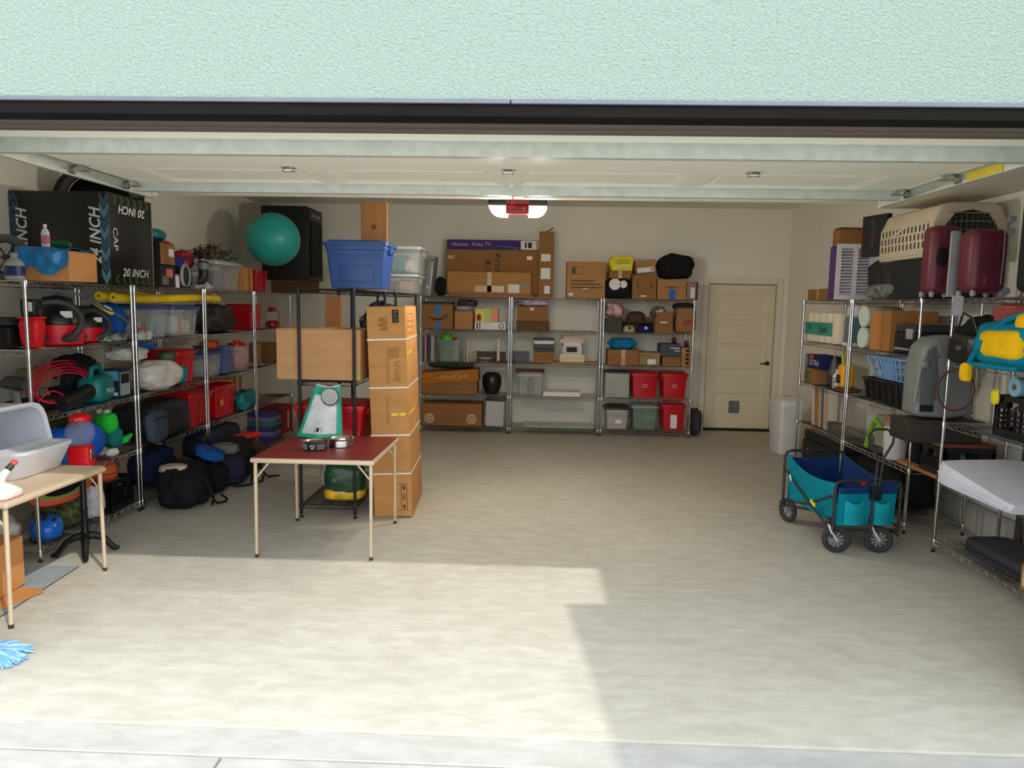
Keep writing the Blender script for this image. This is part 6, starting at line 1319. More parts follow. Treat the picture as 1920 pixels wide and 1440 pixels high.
# fourth level planks
pm_ = [(M('plankw', (206, 196, 190), .7), .05), (WOOD, .09), (M('plankg', (168, 168, 164), .7), .05), (M('plankd', (90, 88, 86), .7), .035), (M('plankp', (190, 160, 142), .7), .06)]
pl_l = ['white painted plank leaning on the fourth shelf', 'brown plank leaning next to the white one', 'grey plank in the leaning row', 'dark narrow slat in the leaning row', 'pinkish plank at the near end of the leaning row']
yy = 7.66
for q, (mt, w_) in enumerate(pm_):
    t = thing('plank', pl_l[q], 'plank', (2.98, yy, z2), 0); part(t, 'board', MB().b2(-.011, .011, -w_ / 2, w_ / 2, 0.004, .415), mt, bevel=.002, seg=1); part(t, 'end_cap', MB().b2(-.012, .012, -w_ / 2 - .001, w_ / 2 + .001, 0, .004), mt); t.rotation_euler = (-.10, .0, 0); yy -= w_ / 2 + pm_[min(q + 1, 4)][1] / 2 + .02
bk_ = thing('storage_case', 'black case with a pink mark on the lowest far shelf', 'case', (3.13, 7.36, z1)); part(bk_, 'body', MB().b2(-.19, .2, -.5, .5, 0, .26), M('casematte', (20, 20, 22), .7), bevel=.03); part(bk_, 'lid', MB().b2(-.18, .19, -.49, .49, .262, .36), M('casematte', (20, 20, 22), .7), bevel=.03); part(bk_, 'mark', MB().blob((.006, .04, .05), .8, 0, 2, 2, (-.194, .30, .12)), PINKP)
# waste bin on the floor
pb_ = at(1476, 851, Z=0)
wbn = thing('waste_bin', 'tall white flip top waste bin beside the door', 'waste bin', (pb_.x, pb_.y + .12, 0), .1)
def rring(u, v, z, r=.04):
    o = []
    for cx, cy, a0 in ((u - r, v - r, 0), (-u + r, v - r, 90), (-u + r, -v + r, 180), (u - r, -v + r, 270)):
        for q in range(4): a = math.radians(a0 + q * 30); o.append(Vector((cx + r * math.cos(a), cy + r * math.sin(a), z)))
    return o
WBM = plastic('binwhite', (220, 216, 216), .45)
part(wbn, 'body', MB().rings([rring(.12, .15, 0), rring(.125, .155, .02), rring(.145, .19, .56), rring(.145, .19, .565)]), WBM, smooth=True)
part(wbn, 'lid', MB().rings([rring(.152, .197, .567), rring(.152, .197, .60), rring(.14, .18, .645), rring(.10, .13, .668)]), WBM, smooth=True); part(wbn, 'flap', MB().b2(-.1, .1, -.13, .13, .668, .676), WBM, bevel=.004)
# second unit, second level
for q in range(2):
    rr_ = .095; zz = z4 + rr_ + q * 2 * rr_
    p_ = thing('container', ['lower white round tub stacked on its side', 'upper white round tub stacked on its side'][q], 'tub', (2.94, 6.56, zz)); part(p_, 'body', MB().lathe([(rr_ * .94, .012), (rr_ * .96, .3), (rr_ * .9, .31)], 28, (0, 0, 0), Matrix.Rotation(math.pi / 2, 3, 'Y')), paper('tub', (206, 206, 198)), smooth=True); part(p_, 'lid', MB().lathe([(.002, -.004), (rr_ * .8, -.003), (rr_ * .82, -.008), (rr_ * .97, -.008), (rr_, 0), (rr_, .012)], 28, (0, 0, 0), Matrix.Rotation(math.pi / 2, 3, 'Y')), paper('tublid', (200, 216, 200)), smooth=True)
wb2 = thing('wooden_box', 'plywood box with tan top next to the round tubs', 'wooden box', (3.13, 6.22, z4)); part(wb2, 'end_panel', MB().b2(-.19, .2, -.15, -.02, 0, .34), WOOD, bevel=.003, seg=1); part(wb2, 'body', MB().b2(-.185, .2, -.02, .20, 0, .335), CARD2); part(wb2, 'end_panel', MB().b2(-.191, -.186, -.01, .20, .0, .335), WOOD)
pn2 = thing('printer', 'black printer box on the second shelf', 'printer', (3.12, 5.84, z4)); part(pn2, 'body', MB().b2(-.17, .2, -.15, .17, 0, .17), BLACK, bevel=.01); part(pn2, 'scanner_lid', MB().b2(-.165, .2, -.145, .165, .172, .23), DARK, bevel=.01); part(pn2, 'panel', MB().b2(-.175, -.16, -.12, -.02, .12, .2), GREYP); part(pn2, 'paper_tray', MB().b2(-.19, -.16, -.1, .12, .03, .045), GREYP)
# third level: laundry basket on black tub
bt = thing('storage_tub', 'black ribbed tub under the pale blue laundry basket', 'tub', (3.14, 6.16, z3)); part(bt, 'body', MB().rings([rring(.17, .33, 0), rring(.195, .37, .17), rring(.205, .38, .175), rring(.205, .38, .19), rring(.18, .35, .19), rring(.16, .32, .01)]), BLACK, smooth=True)
for q in range(6): part(bt, 'rib', MB().box((-.188, -.28 + .112 * q, .09), (.012, .03, .16), Matrix.Rotation(-.13, 3, 'Y')), BLACK)
lb_ = thing('laundry_basket', 'pale blue laundry basket with lattice sides', 'basket', (3.14, 6.10, z3 + .193)); LBM = plastic('paleblue', (120, 160, 206), .45)
hb = .20
part(lb_, 'rim', MB().rings([rring(.185, .36, hb - .02, .06), rring(.20, .375, hb - .018, .06), rring(.20, .375, hb, .06), rring(.18, .355, hb, .06)], closed=True), LBM, smooth=True)
part(lb_, 'base', MB().rings([rring(.14, .30, 0, .05), rring(.14, .30, .012, .05)]), LBM)
for q in range(26):
    a = 6.28319 * (q + .5) / 26
    cb, sb = math.cos(a), math.sin(a)
    def edge(u, v):
        k = min(u / max(1e-6, abs(cb)), v / max(1e-6, abs(sb))); return cb * k, sb * k
    x0_, y0_ = edge(.138, .298); x1_, y1_ = edge(.188, .362)
    part(lb_, 'slat', MB().tube([(x0_, y0_, .008), (x1_, y1_, hb - .012)], .012, 6), LBM)
for zf in (.35, .65):
    part(lb_, 'hoop', MB().tube([Vector(p) for p in rring(.138 + .05 * zf, .298 + .064 * zf, hb * zf, .05)], .006, 5, closed=True), LBM)
# hose reel
hr = thing('hose_reel', 'grey plastic hose reel housing with coiled handle', 'hose reel', (3.05, 5.24, .985), 0)
HG = plastic('reelgrey', (124, 128, 126), .5); HD = plastic('reeldark', (90, 94, 94), .5)
hz = .34
yA = 5.235
xa, xb = xpx(1722, 5.23, 1.2), xpx(1828, 5.23, 1.2)
hr.location = ((xa + xb) / 2, 5.33, z3 + .003); wr_ = (xb - xa)
ol = [(-.5, .06), (-.47, 0.0), (.1, -.02), (.45, .02), (.5, .2), (.48, .6), (.40, .86), (.1, 1.0), (-.25, .96), (-.42, .86), (-.5, .60)]
hh_ = zpx(630, xa, 5.23) - z3 - .003
part(hr, 'housing', MB().prism([(u * wr_, (v + .02) * hh_) for u, v in ol], 'y', -.095, .13), HG, bevel=.03, seg=3)
part(hr, 'side_plate', MB().prism([(u * wr_, (v + .02) * hh_) for u, v in [(-.46, .16), (-.22, .10), (-.16, .5), (-.24, .86), (-.40, .80), (-.46, .5)]], 'y', -.107, -.09), HD, bevel=.012, seg=2)
part(hr, 'crank', MB().tube([(-.42 * wr_, -.10, hh_ * .66), (-.50 * wr_, -.12, hh_ * .66), (-.55 * wr_, -.13, hh_ * .45), (-.58 * wr_, -.13, hh_ * .2)], .012, 8), HG, smooth=True)
part(hr, 'crank_knob', MB().blob((.06, .05, .06), .9, 0, 2, 1, (-.46 * wr_, -.13, hh_ * .62)), HG, smooth=True)
part(hr, 'vent', MB().b2(-.44 * wr_, -.22 * wr_, -.109, -.09, hh_ * .09, hh_ * .17), BLACK)
part(hr, 'seam', MB().tube([(-.2 * wr_, -.097, hh_ * .97), (.0 * wr_, -.097, hh_ * .66), (.3 * wr_, -.097, hh_ * .55)], .003, 4), HD)
for v in (.75, .5, .25): part(hr, 'screw', MB().lathe([(.007, 0), (.004, .003)], 10, (-.17 * wr_, -.096, hh_ * v), Matrix.Rotation(math.pi / 2, 3, 'X')), BLACK)
bb_ = thing('planter_box', 'dark brown box beneath the hose reel', 'box', (hr.location.x, 5.335, .787)); part(bb_, 'body', MB().b2(-.26, .26, -.145, .145, 0, .145), M('darkbrown', (48, 40, 36), .7), bevel=.008); part(bb_, 'rim', MB().b2(-.27, .27, -.15, .15, .146, .16), M('darkbrown2', (62, 50, 44), .7), bevel=.004)
bs2 = thing('shelf_plank', 'red brown plank lying across the bottle crate', 'plank', (3.14, 5.335, .7555)); part(bs2, 'board', MB().b2(-.19, .19, -.16, .16, 0, .03), M('redbrown', (110, 52, 40), .6), bevel=.003, seg=1); part(bs2, 'end_strip', MB().b2(-.192, -.19, -.155, .155, .002, .028), WOOD)
# hose reel props down to the shelves: two chrome brackets
# fourth level: grey cartons, lime hose, white sack, crates
lh = single('lime_hose', 'lime green flexible hose bent on the fourth shelf', 'hose', MB().tube([(-.01 + .0, .17 - .02 * q, .02 + .26 * math.sin(min(1.57, q * .22))) if q < 8 else (-.015 * (q - 7) , .03 - .06 * (q - 7), .28 - .012 * (q - 7)) for q in range(12)], [.022 + .002 * (q % 2) for q in range(12)], 10), plastic('limehose', (120, 168, 40), .5), (2.955, 6.18, z2), smooth=True)
ws = thing('white_sack', 'white ribbed canister standing behind the wagon handle', 'canister', (2.99, 5.94, z2)); part(ws, 'body', MB().lathe([(.08, 0), (.085, .01), (.095, .2), (.085, .25)], 22), M('canwhite', (206, 198, 196), .5, var=.04), smooth=True); part(ws, 'lid', MB().lathe([(.09, .25), (.09, .268), (.03, .275)], 22), M('canwhite', (206, 198, 196), .5, var=.04), smooth=True)
t = thing('wooden_tray', 'shallow wooden tray lying above the white canister', 'tray', (3.10, 5.95, z2 + .285)); part(t, 'base', MB().b2(-.14, .16, -.16, .16, 0, .01), WOOD); [part(t, 'side', MB().b2(*q), M('traywood', (150, 108, 84), .6)) for q in ((-.14, -.125, -.16, .16, .01, .06), (.145, .16, -.16, .16, .01, .06), (-.125, .145, -.16, -.145, .01, .06), (-.125, .145, .145, .16, .01, .06))]
carton('pale grey carton at the back of the fourth shelf', 3.23, 6.35, z2, (.24, .42, .28), 0, paper('greybx', (150, 150, 146)), tape=None)
carton('dark carton carrying the wooden tray', 3.22, 5.95, z2, (.26, .30, .278), 0, CARD4, tape=None)
heap('duffel', 'black duffel with white cord beside the bottle crate', 'bag', 3.13, 5.66, z2 + .026, (.30, .14, .20), CBLACK, seed=211, e=.5)
c2 = thing('bottle_crate', 'black crate of bottles and balls on the fourth shelf', 'crate', (3.12, 5.33, .535)); crate(c2, .37, .31, .213, BLACK, 6)
c2.location = (3.14, 5.335, .5395)
for q, (dx_, dy_, cm) in enumerate([(-.12, -.1, plastic('wb', (200, 200, 196))), (-.03, -.1, plastic('bb2', (60, 110, 130))), (.06, -.1, CBLACK), (-.12, .03, plastic('pp', (90, 70, 110))), (.0, .05, GREYP)]):
    bottle(['white topped bottle in the black crate', 'blue topped bottle in the black crate', 'black bottle in the black crate', 'purple bottle at the back of the black crate', 'grey bottle at the back of the black crate'][q], 3.14 + dx_, 5.335 + dy_, .5535, .036, .195, cm, cm, ov=1)
bs3 = thing('shelf_plank', 'orange plank reaching out under the bottle crate', 'plank', (3.14, 5.48, .5115)); part(bs3, 'board', MB().b2(-.195, .195, -.32, .32, .0, .026), WOOD, bevel=.003, seg=1); part(bs3, 'end_cap', MB().b2(-.19, .19, -.3215, -.32, .002, .024), WOOD)
heap('dark_sack', 'black sack on the lowest shelf behind the wagon', 'sack', 3.14, 6.2, z1, (.38, .8, .34), CBLACK, seed=213, e=.5)
# nearest unit: clothes, beach bag
zC2, zC3, zC4, zC1 = 1.389, .954, .564, .094
cp = thing('clothes_pile', 'heap of dark and denim clothes under the luggage', 'clothes', (3.12, 4.66, zC2))
for q, (dx_, dy_, dz_, d_, mt) in enumerate([(0, 0, 0, (.42, .86, .22), CBLACK), (.06, -.1, .14, (.36, .60, .22), cloth('denim', (96, 120, 156))), (-.08, .22, .12, (.30, .36, .20), CBLACK), (-.02, .02, .26, (.30, .34, .14), cloth('rose', (170, 86, 84))), (.1, -.26, .22, (.28, .30, .16), CNAVY)]):
    part(cp, 'garment', MB().blob(d_, .7, .14, 3.4, 220 + q, (dx_, dy_, dz_), 30, 18, fold=.7), mt, smooth=True)
hbk = thing('handbag', 'black leather handbag at the shelf edge below the luggage', 'handbag', (2.93, 4.90, zC2)); part(hbk, 'body', MB().blob((.20, .34, .20), .45, .04, 3, 231), M('leatherblk', (22, 22, 24), .35, bump=.3, bs=60), smooth=True); part(hbk, 'strap', MB().tube([(-.04, -.13, .17), (-.06, -.08, .30), (-.05, .06, .34), (-.04, .14, .17)], .008, 6), BLACK, smooth=True); part(hbk, 'buckle', MB().b2(-.105, -.098, -.02, .02, .09, .12), STEEL)
bb3 = thing('beach_bag', 'teal and yellow striped beach bag hanging over the shelf', 'bag', (2.92, 4.40, zC2)); 
BT, BYl = cloth('beachteal', (0, 128, 156), bump=.2), cloth('beachyellow', (244, 186, 20), bump=.2)
part(bb3, 'body', MB().blob((.34, .60, .30), .6, .06, 3, 235, fold=.3), BT, smooth=True)
part(bb3, 'yellow_panel', MB().blob((.37, .44, .20), .5, .05, 3, 236, (-.006, -.03, .055), fold=.2), BYl, smooth=True)
part(bb3, 'yellow_panel', MB().blob((.28, .24, .16), .6, .06, 3, 237, (.0, -.19, .20), fold=.2), BYl, smooth=True)
part(bb3, 'strap', MB().tube([(-.16, .24, .03), (-.18, .10, .16), (-.12, -.02, .30), (-.02, -.1, .36)], .016, 6), BT, smooth=True); part(bb3, 'strap', MB().tube([(-.17, -.24, .02), (-.185, 0, -.0 + .02), (-.15, .26, .02)], .014, 6), BT, smooth=True)
part(bb3, 'hanging_tab', MB().blob((.05, .09, .12), .6, .05, 3, 239, (-.16, .27, -.10), flat=False), BYl, smooth=True)
single('belt', 'brown leather belt hanging in a loop off the shelf post', 'belt', MB().tube([(0, .16 * math.cos(a), .14 * math.sin(a)) for a in [6.28319 * q / 28 for q in range(28)]], .009, 6, closed=True), M('beltleather', (84, 40, 34), .5), (2.875, 4.97, 1.20), (0, .1, .2), smooth=True)
# third level of the nearest unit
ym = thing('yoga_mat', 'rolled pale blue mat lying on the milk crate', 'mat', (2.96, 4.52, zC3 + .285), 0); part(ym, 'roll', MB().lathe([(.02, 0), (.06, 0), (.06, .44), (.02, .44)], 24, (0, 0, 0), Matrix.Rotation(math.pi / 2, 3, 'Y') ), M('matblue', (120, 168, 184), .6), smooth=True); ym.location = (2.935, 4.46, zC3 + .264 + .062); part(ym, 'core', MB().lathe([(.019, -.001), (.019, .002)], 16, (0, 0, 0), Matrix.Rotation(math.pi / 2, 3, 'Y')), CARD4)
mc = thing('milk_crate', 'black milk crate under the rolled blue mat', 'crate', (3.10, 4.47, zC3)); crate(mc, .32, .33, .262, BLACK)
heap('crate_contents', 'pale odds and ends inside the black milk crate under the mat', 'odds and ends', 3.10, 4.47, zC3 + .013, (.24, .26, .2), M('oddments', (150, 140, 150), .6, var=.6, vs_=14), seed=241)
single('yellow_glove', 'yellow rubber glove hooked on the milk crate', 'glove', MB().blob((.03, .07, .10), .7, .1, 4, 5), M('gloveyellow', (236, 214, 40), .4), (2.915, 4.60, zC3 + .2), smooth=True)
t = carton('tan carton at the outer end of the milk crate shelf', 3.12, 4.14, zC3, (.38, .26, .34), 0, CARD3, tape=None); frame_print(t, 'l', (.38, .26, .34), .1, .5, .1, .4)
# wedge pillow, guitar bag, carton low down
wp = thing('wedge_pillow', 'white wedge pillow on the low shelf of the nearest unit', 'pillow', (3.06, 4.50, zC4)); 
def wpf(u, v):
    X = -.29 + .60 * v; Yy = -.36 + .74 * u
    return X, Yy
R_ = []
for q in range(15):
    u = q / 14; yy = -.38 + .76 * u; hh = .06 + .10 * u; ed = .02 * (abs(2 * u - 1) ** 8)
    R_.append([Vector((-.31 + ed, yy, .012)), Vector((-.325 + ed, yy, hh * .5)), Vector((-.30 + ed, yy, hh)), Vector((-.12, yy, hh + .014 + .004 * math.sin(q * 2.1))), Vector((.12, yy, hh + .018)), Vector((.30, yy, hh + .008)), Vector((.32, yy, .06)), Vector((.30, yy, .004)), Vector((0, yy, 0))])
part(wp, 'pillow', MB().rings(R_), cloth('pillowwhite', (216, 214, 228), bump=.15, var=.02), smooth=True)
part(wp, 'seam', MB().tube([(-.318, -.36, .045), (-.325, 0, .07), (-.318, .36, .09)], .004, 5), cloth('pillowwhite', (216, 214, 228), bump=.15, var=.02))
gt = thing('guitar_bag', 'dark padded bag lying low under the wedge pillow', 'bag', (3.12, 4.50, .25)); 
part(gt, 'body', MB().blob((.34, .66, .12), .4, .03, 2, 251), M('gigbag', (44, 46, 52), .8), smooth=True); part(gt, 'zip', MB().tube([(-.172, -.3, .06), (-.176, 0, .062), (-.172, .3, .06)], .004, 5), BLACKM); gt.location = (3.12, 4.58, zC1 + .0)
t = carton('brown printed carton on the lowest near shelf', 3.06, 4.10, zC1, (.30, .22, .16), 0, card('greenbrown', (150, 110, 70)), tape=None); decal(t, 'l', (.30, .22, .16), .1, .9, .2, .8, paper('oldlabel', (196, 190, 150))); decal(t, 'l', (.30, .22, .16), .2, .7, .25, .35, paper('greenlab', (90, 150, 110)), th=.004)
lk = single('ski', 'dark narrow ski leaning on the wall behind the shelf', 'ski', MB().rings([[Vector((-.004, -.03, z_)), Vector((.008, -.03, z_)), Vector((.008, .03, z_)), Vector((-.004, .03, z_))] for z_ in (0, .4, .8, 1.0)]).tube([(0, 0, 1.0), (.01, 0, 1.06), (.03, 0, 1.1)], [.02, .018, .006], 6), M('skidark', (66, 64, 62), .5), (3.43, 5.03, .0), (0, .0, 0))

# ------------------------------------------------------------------ folding wagon
wg = thing('folding_wagon', 'teal folding wagon with dark frame on the concrete', 'wagon', (2.335, 5.44, 0), .12)
FR = M('wagon_frame', (62, 58, 56), .45, .5, var=.05); WT = cloth('wagonteal', (0, 132, 150), bump=.15, bs=25, vs_=5); WN = cloth('wagonnavy', (22, 52, 104), bump=.15, bs=25)
Wd, Ln = .215, .385
hz0, hz1 = .20, .53
# canvas tub: floor, two long sides sagging to the middle, two ends
part(wg, 'canvas_floor', MB().grid(lambda u, v: Vector((-Wd + .02 + (2 * Wd - .04) * u, -Ln + .02 + (2 * Ln - .04) * v, hz0 + .01 - .02 * math.sin(math.pi * u) * math.sin(math.pi * v))), 8, 12), WN, smooth=True, wall=.004)
for sg in (-1, 1):
    def sidef(u, v, sg=sg):
        top = hz1 - .02 + .06 * u - .05 * math.sin(math.pi * min(1, u))
        return Vector((sg * (Wd - .01 + .03 * v + .012 * math.sin(math.pi * u) * v), -Ln + .015 + (2 * Ln - .03) * u, hz0 + (top - hz0) * v))
    o = part(wg, 'canvas_side', MB().grid(sidef, 20, 8), WT, smooth=True, wall=.004)
    part(o, 'lining', MB().grid(lambda u, v: sidef(u, v) + Vector((-sg * .007, 0, 0)), 20, 8), WN, smooth=True)
for sg in (-1, 1):
    hx_ = hz1 if sg < 0 else hz1 + .05
    def endf(u, v, sg=sg, hx_=hx_): return Vector((-Wd + .0 + 2 * Wd * u, sg * (Ln - .015 + .01 * v + .008 * math.sin(u * 9)), hz0 + (hx_ - .05 - hz0) * v))
    o = part(wg, 'canvas_end', MB().grid(endf, 14, 8), WT, smooth=True, wall=.004)
    part(o, 'lining', MB().grid(lambda u, v: endf(u, v) + Vector((0, -sg * .007, 0)), 14, 8), WN, smooth=True)
    part(o, 'top_band', MB().grid(lambda u, v: endf(u, .84 + .17 * v) + Vector((0, sg * .004, 0)), 14, 2), WN, smooth=True)
    if sg < 0:
        for cx in (-.10, .10):
            part(o, 'mesh_pocket', MB().grid(lambda u, v: Vector((cx - .075 + .15 * u, -Ln - .012 - .028 * math.sin(math.pi * u) * (1 - .3 * v), hz0 + .015 + (.15 + .04 * (abs(2 * u - 1) ** 2)) * v)), 12, 8), cloth('pocketteal', (20, 150, 168), bump=.2), smooth=True, wall=.003)
for sg, hh2 in ((-1, hz1), (1, hz1 + .06)):
    pts = [(-Wd - .03, sg * Ln, .12), (-Wd - .03, sg * Ln, hh2 - .05), (-Wd - .02, sg * Ln, hh2 - .015), (-Wd + .02, sg * Ln, hh2), (Wd - .02, sg * Ln, hh2), (Wd + .02, sg * Ln, hh2 - .015), (Wd + .03, sg * Ln, hh2 - .05), (Wd + .03, sg * Ln, .12)]
    part(wg, 'end_frame', MB().tube(pts, .0115, 8).tube([(-Wd - .03, sg * Ln, .17), (Wd + .03, sg * Ln, .17)], .010, 8), FR, smooth=True)
for sg in (-1, 1):
    X = sg * (Wd + .03)
    part(wg, 'cross_brace', MB().tube([(X + sg * .012, -Ln, .17), (X + sg * .012, 0, .30), (X + sg * .012, Ln, .46)], .008, 6), FR); part(wg, 'cross_brace', MB().tube([(X + sg * .024, -Ln, .42), (X + sg * .024, -.05, .27), (X + sg * .024, Ln, .17)], .008, 6), FR)
    part(wg, 'lower_rail', MB().tube([(X, -Ln, .14), (sg * .03, 0, .16), (-X, Ln, .14)], .009, 6), FR)
part(wg, 'yellow_tag', MB().box((-Wd - .058, -.14, .30), (.006, .07, .028), Matrix.Rotation(.35, 3, 'X')), YEL); part(wg, 'white_tag', MB().box((-Wd - .05, .24, .40), (.006, .05, .018), Matrix.Rotation(1.0, 3, 'X')), WHITE)
part(wg, 'red_button', MB().b2(-.055, -.03, -Ln - .016, -Ln + .01, hz1 - .03, hz1 - .002), RED, bevel=.004)
def wheel(x, y, r, rz, steer):
    w_ = thing('wheel', None, None); w_.parent = wg
    return w_
RIM = plastic('rimgrey', (140, 138, 144), .4)
def wag_wheel(x, y, r, az, caster):
    Rz = Matrix.Rotation(az, 3, 'Z')
    def P(a, b, c): return Rz @ Vector((a, b, c)) + Vector((x, y, 0))
    n = 30; rt = .021
    w_ = part(wg, 'wheel', MB().tube([P(0, (r - rt) * math.cos(6.28319 * q / n), r + (r - rt) * math.sin(6.28319 * q / n)) for q in range(n)], rt, 10, closed=True), M('wagon_tyre', (50, 50, 50), .85, var=.08, bump=.4, bs=60), smooth=True)
    part(w_, 'rim', MB().tube([P(0, (r * .70) * math.cos(6.28319 * q / n), r + (r * .70) * math.sin(6.28319 * q / n)) for q in range(n)], .011, 8, closed=True), RIM, smooth=True)
    for k in range(10):
        a = 6.28319 * k / 10
        part(w_, 'spoke', MB().tube([P(0, .015 * math.cos(a), r + .015 * math.sin(a)), P(0, r * .7 * math.cos(a), r + r * .7 * math.sin(a))], .006, 5), RIM)
    part(w_, 'hub', MB().tube([P(-.026, 0, r), P(.026, 0, r)], .017, 12), RIM, smooth=True)
    if caster:
        off = P(0, .05, 0) - Vector((x, y, 0))
        for s in (-1, 1): part(w_, 'fork', MB().tube([P(s * .032, 0, r), P(s * .032, .04, r * 1.6), P(s * .02, .06, 2 * r + .012)], .009, 6), GALV, smooth=True)
        part(w_, 'swivel', MB().tube([P(0, .06, 2 * r + .005), P(0, .06, 2 * r + .06)], .018, 10), FR, smooth=True)
    else: part(w_, 'axle_leg', MB().tube([P(.03, 0, r), P(.05, 0, r + .12)], .010, 6), FR)
inv = wg.matrix_basis.inverted() if False else None
def loc(px, py):
    p = at(px, py, Z=0); v_ = Vector((p.x - 2.335, p.y - 5.44, 0)); v_.rotate(Matrix.Rotation(-.12, 3, 'Z')); return v_
for (px, py, az, ca) in ((1566, 1036, 1.25, True), (1645, 1036, 1.3, True), (1476, 978, .25, False)):
    v_ = loc(px, py); wag_wheel(v_.x, v_.y, .098, az, ca)
v_ = loc(1476, 978); wag_wheel(-v_.x + .0, v_.y, .098, .1, False)
hn = part(wg, 'pull_handle', MB().tube([(.02, -Ln - .03, .16), (.02, -Ln - .035, .40), (.04, -Ln - .02, .62)], .010, 8).tube([(.055, -Ln - .03, .42), (.075, -Ln - .02, .62)], .008, 8), FR, smooth=True)
gx, gz = .075, .80
part(wg, 'grip_loop', MB().tube([(.04, -Ln - .02, .60), (.045, -Ln - .015, .70), (-.02, -Ln - .01, .80), (-.03, -Ln - .005, .86), (.02, -Ln, .90), (.11, -Ln, .90), (.16, -Ln - .005, .86), (.15, -Ln - .01, .80), (.09, -Ln - .015, .70), (.078, -Ln - .02, .60)], .009, 8), FR, smooth=True)
part(wg, 'handle_joint', MB().b2(.0, .075, -Ln - .05, -Ln - .012, .40, .50), BLACK, bevel=.008)

# ------------------------------------------------------------------ near left: tan table, litter box, stand, floor things
TLX, TLY = -3.115, 3.90
card_table('tan folding card table in the sunlight', TLX, TLY, .68, .85, .86, M('table_tan', (206, 184, 158), .6, var=.05, vs_=5))
zt = .682
LBX = plastic('litterwhite', (214, 216, 224), .4)
lb = thing('litter_box', 'white hooded litter box on the tan table', 'litter box', (-3.19, 4.09, zt), 0)
# base pan: rounded tub, long toward the room
def pr2(px, py, Y): return at(px, py, Y=Y)
sx0, sx1 = -.42, .30
def rr2(u0, u1, v, z, r=.06):
    o = []
    for cx, cy, a0 in ((u1 - r, v - r, 0), (u0 + r, v - r, 90), (u0 + r, -v + r, 180), (u1 - r, -v + r, 270)):
        for q in range(5): a = math.radians(a0 + q * 22.5); o.append(Vector((cx + r * math.cos(a), cy + r * math.sin(a), z)))
    return o
def slope(P, k=.0): return [Vector((p.x, p.y, p.z + (.05 * max(0, p.x - .05) / .25 * k))) for p in P]
part(lb, 'pan', MB().rings([rr2(-.17, .24, .19, 0), rr2(-.18, .26, .2, .02), rr2(-.21, .305, .225, .135), rr2(-.22, .315, .235, .15), rr2(-.22, .315, .235, .165), rr2(-.19, .285, .205, .165), rr2(-.16, .25, .18, .03)]), LBX, smooth=True)
part(lb, 'entry_step', MB().grid(lambda u, v: Vector((.13 + .165 * u, -.215 + .43 * v, .168 - .022 * math.sin(u * 2.6))), 10, 8), plastic('littergrey', (196, 200, 206), .5), smooth=True, wall=.006)
# hood with a big arched opening toward +x
hp_ = [(-.235, .165), (-.235, .30), (-.225, .35), (-.20, .38), (-.15, .395), (.15, .395), (.20, .38), (.225, .35), (.235, .30), (.235, .165)]
R_ = []
for X, k in ((-.22, .80), (-.18, .96), (-.08, 1.0), (.15, 1.0)):
    R_.append([Vector((X + .06 * ((v - .165) / .285) * (1 if X > 0 else -.3) * -1, u * (k if v > .2 else 1), .165 + (v - .165) * k)) for u, v in hp_])
inn = [[Vector((p.x, p.y * .93, .165 + (p.z - .165) * .93)) for p in r] for r in R_[::-1]]
allr = R_ + inn
F_ = MB()
n_ = len(hp_)
V_ = [p for r in allr for p in r]; Q = []
for i in range(len(allr) - 1):
    for a in range(n_ - 1): Q.append((i * n_ + a, i * n_ + a + 1, (i + 1) * n_ + a + 1, (i + 1) * n_ + a))
F_.add(V_, Q); F_.add(R_[0], [tuple(range(n_))]); F_.add(inn[-1], [tuple(range(n_))])
part(lb, 'hood', F_, LBX, bevel=.0, smooth=True)
part(lb, 'front_lip', MB().tube([p + Vector((0, 0, 0)) for p in R_[-1]], .012, 8), LBX, smooth=True)
part(lb, 'side_fin', MB().prism([(-.06, .17), (.03, .17), (.0, .34), (-.04, .36)], 'y', -.246, -.236), LBX, bevel=.006)
part(lb, 'foot_notch', MB().b2(.03, .09, -.228, -.2, .0, .03), plastic('littergrey', (196, 200, 206), .5), bevel=.004)
sv = thing('steam_mop', 'white hand vacuum with a red button lying on the tan table', 'hand vacuum', (-2.80, 3.56, zt), .0)
VW = plastic('vacwhite', (238, 236, 234), .35)
part(sv, 'head', MB().rings([rr2(-.12, .09, .075, 0, .04), rr2(-.125, .095, .08, .012, .04), rr2(-.125, .095, .08, .03, .04), rr2(-.10, .06, .06, .06, .04), rr2(-.06, .02, .035, .078, .03)]), VW, smooth=True)
part(sv, 'pink_base', MB().rings([rr2(-.128, .098, .083, .004, .04), rr2(-.128, .098, .083, .011, .04)]), plastic('palepink', (232, 150, 140), .5), smooth=True)
part(sv, 'bristle_pad', MB().b2(-.11, .05, -.086, -.07, .014, .038), M('bristle', (40, 40, 42), .8, bump=.7, bs=120), bevel=.006)
part(sv, 'neck', MB().tube([(-.0, .0, .07), (.0, .03, .10), (.01, .06, .13)], [.03, .022, .018], 10), VW, smooth=True); part(sv, 'grip', MB().tube([(.005, .05, .12), (.02, .085, .155)], [.018, .016], 10), DARK, smooth=True); part(sv, 'red_button', MB().blob((.032, .04, .03), .9, 0, 2, 1, (.024, .095, .15)), plastic('coralbtn', (226, 80, 84), .4), smooth=True)
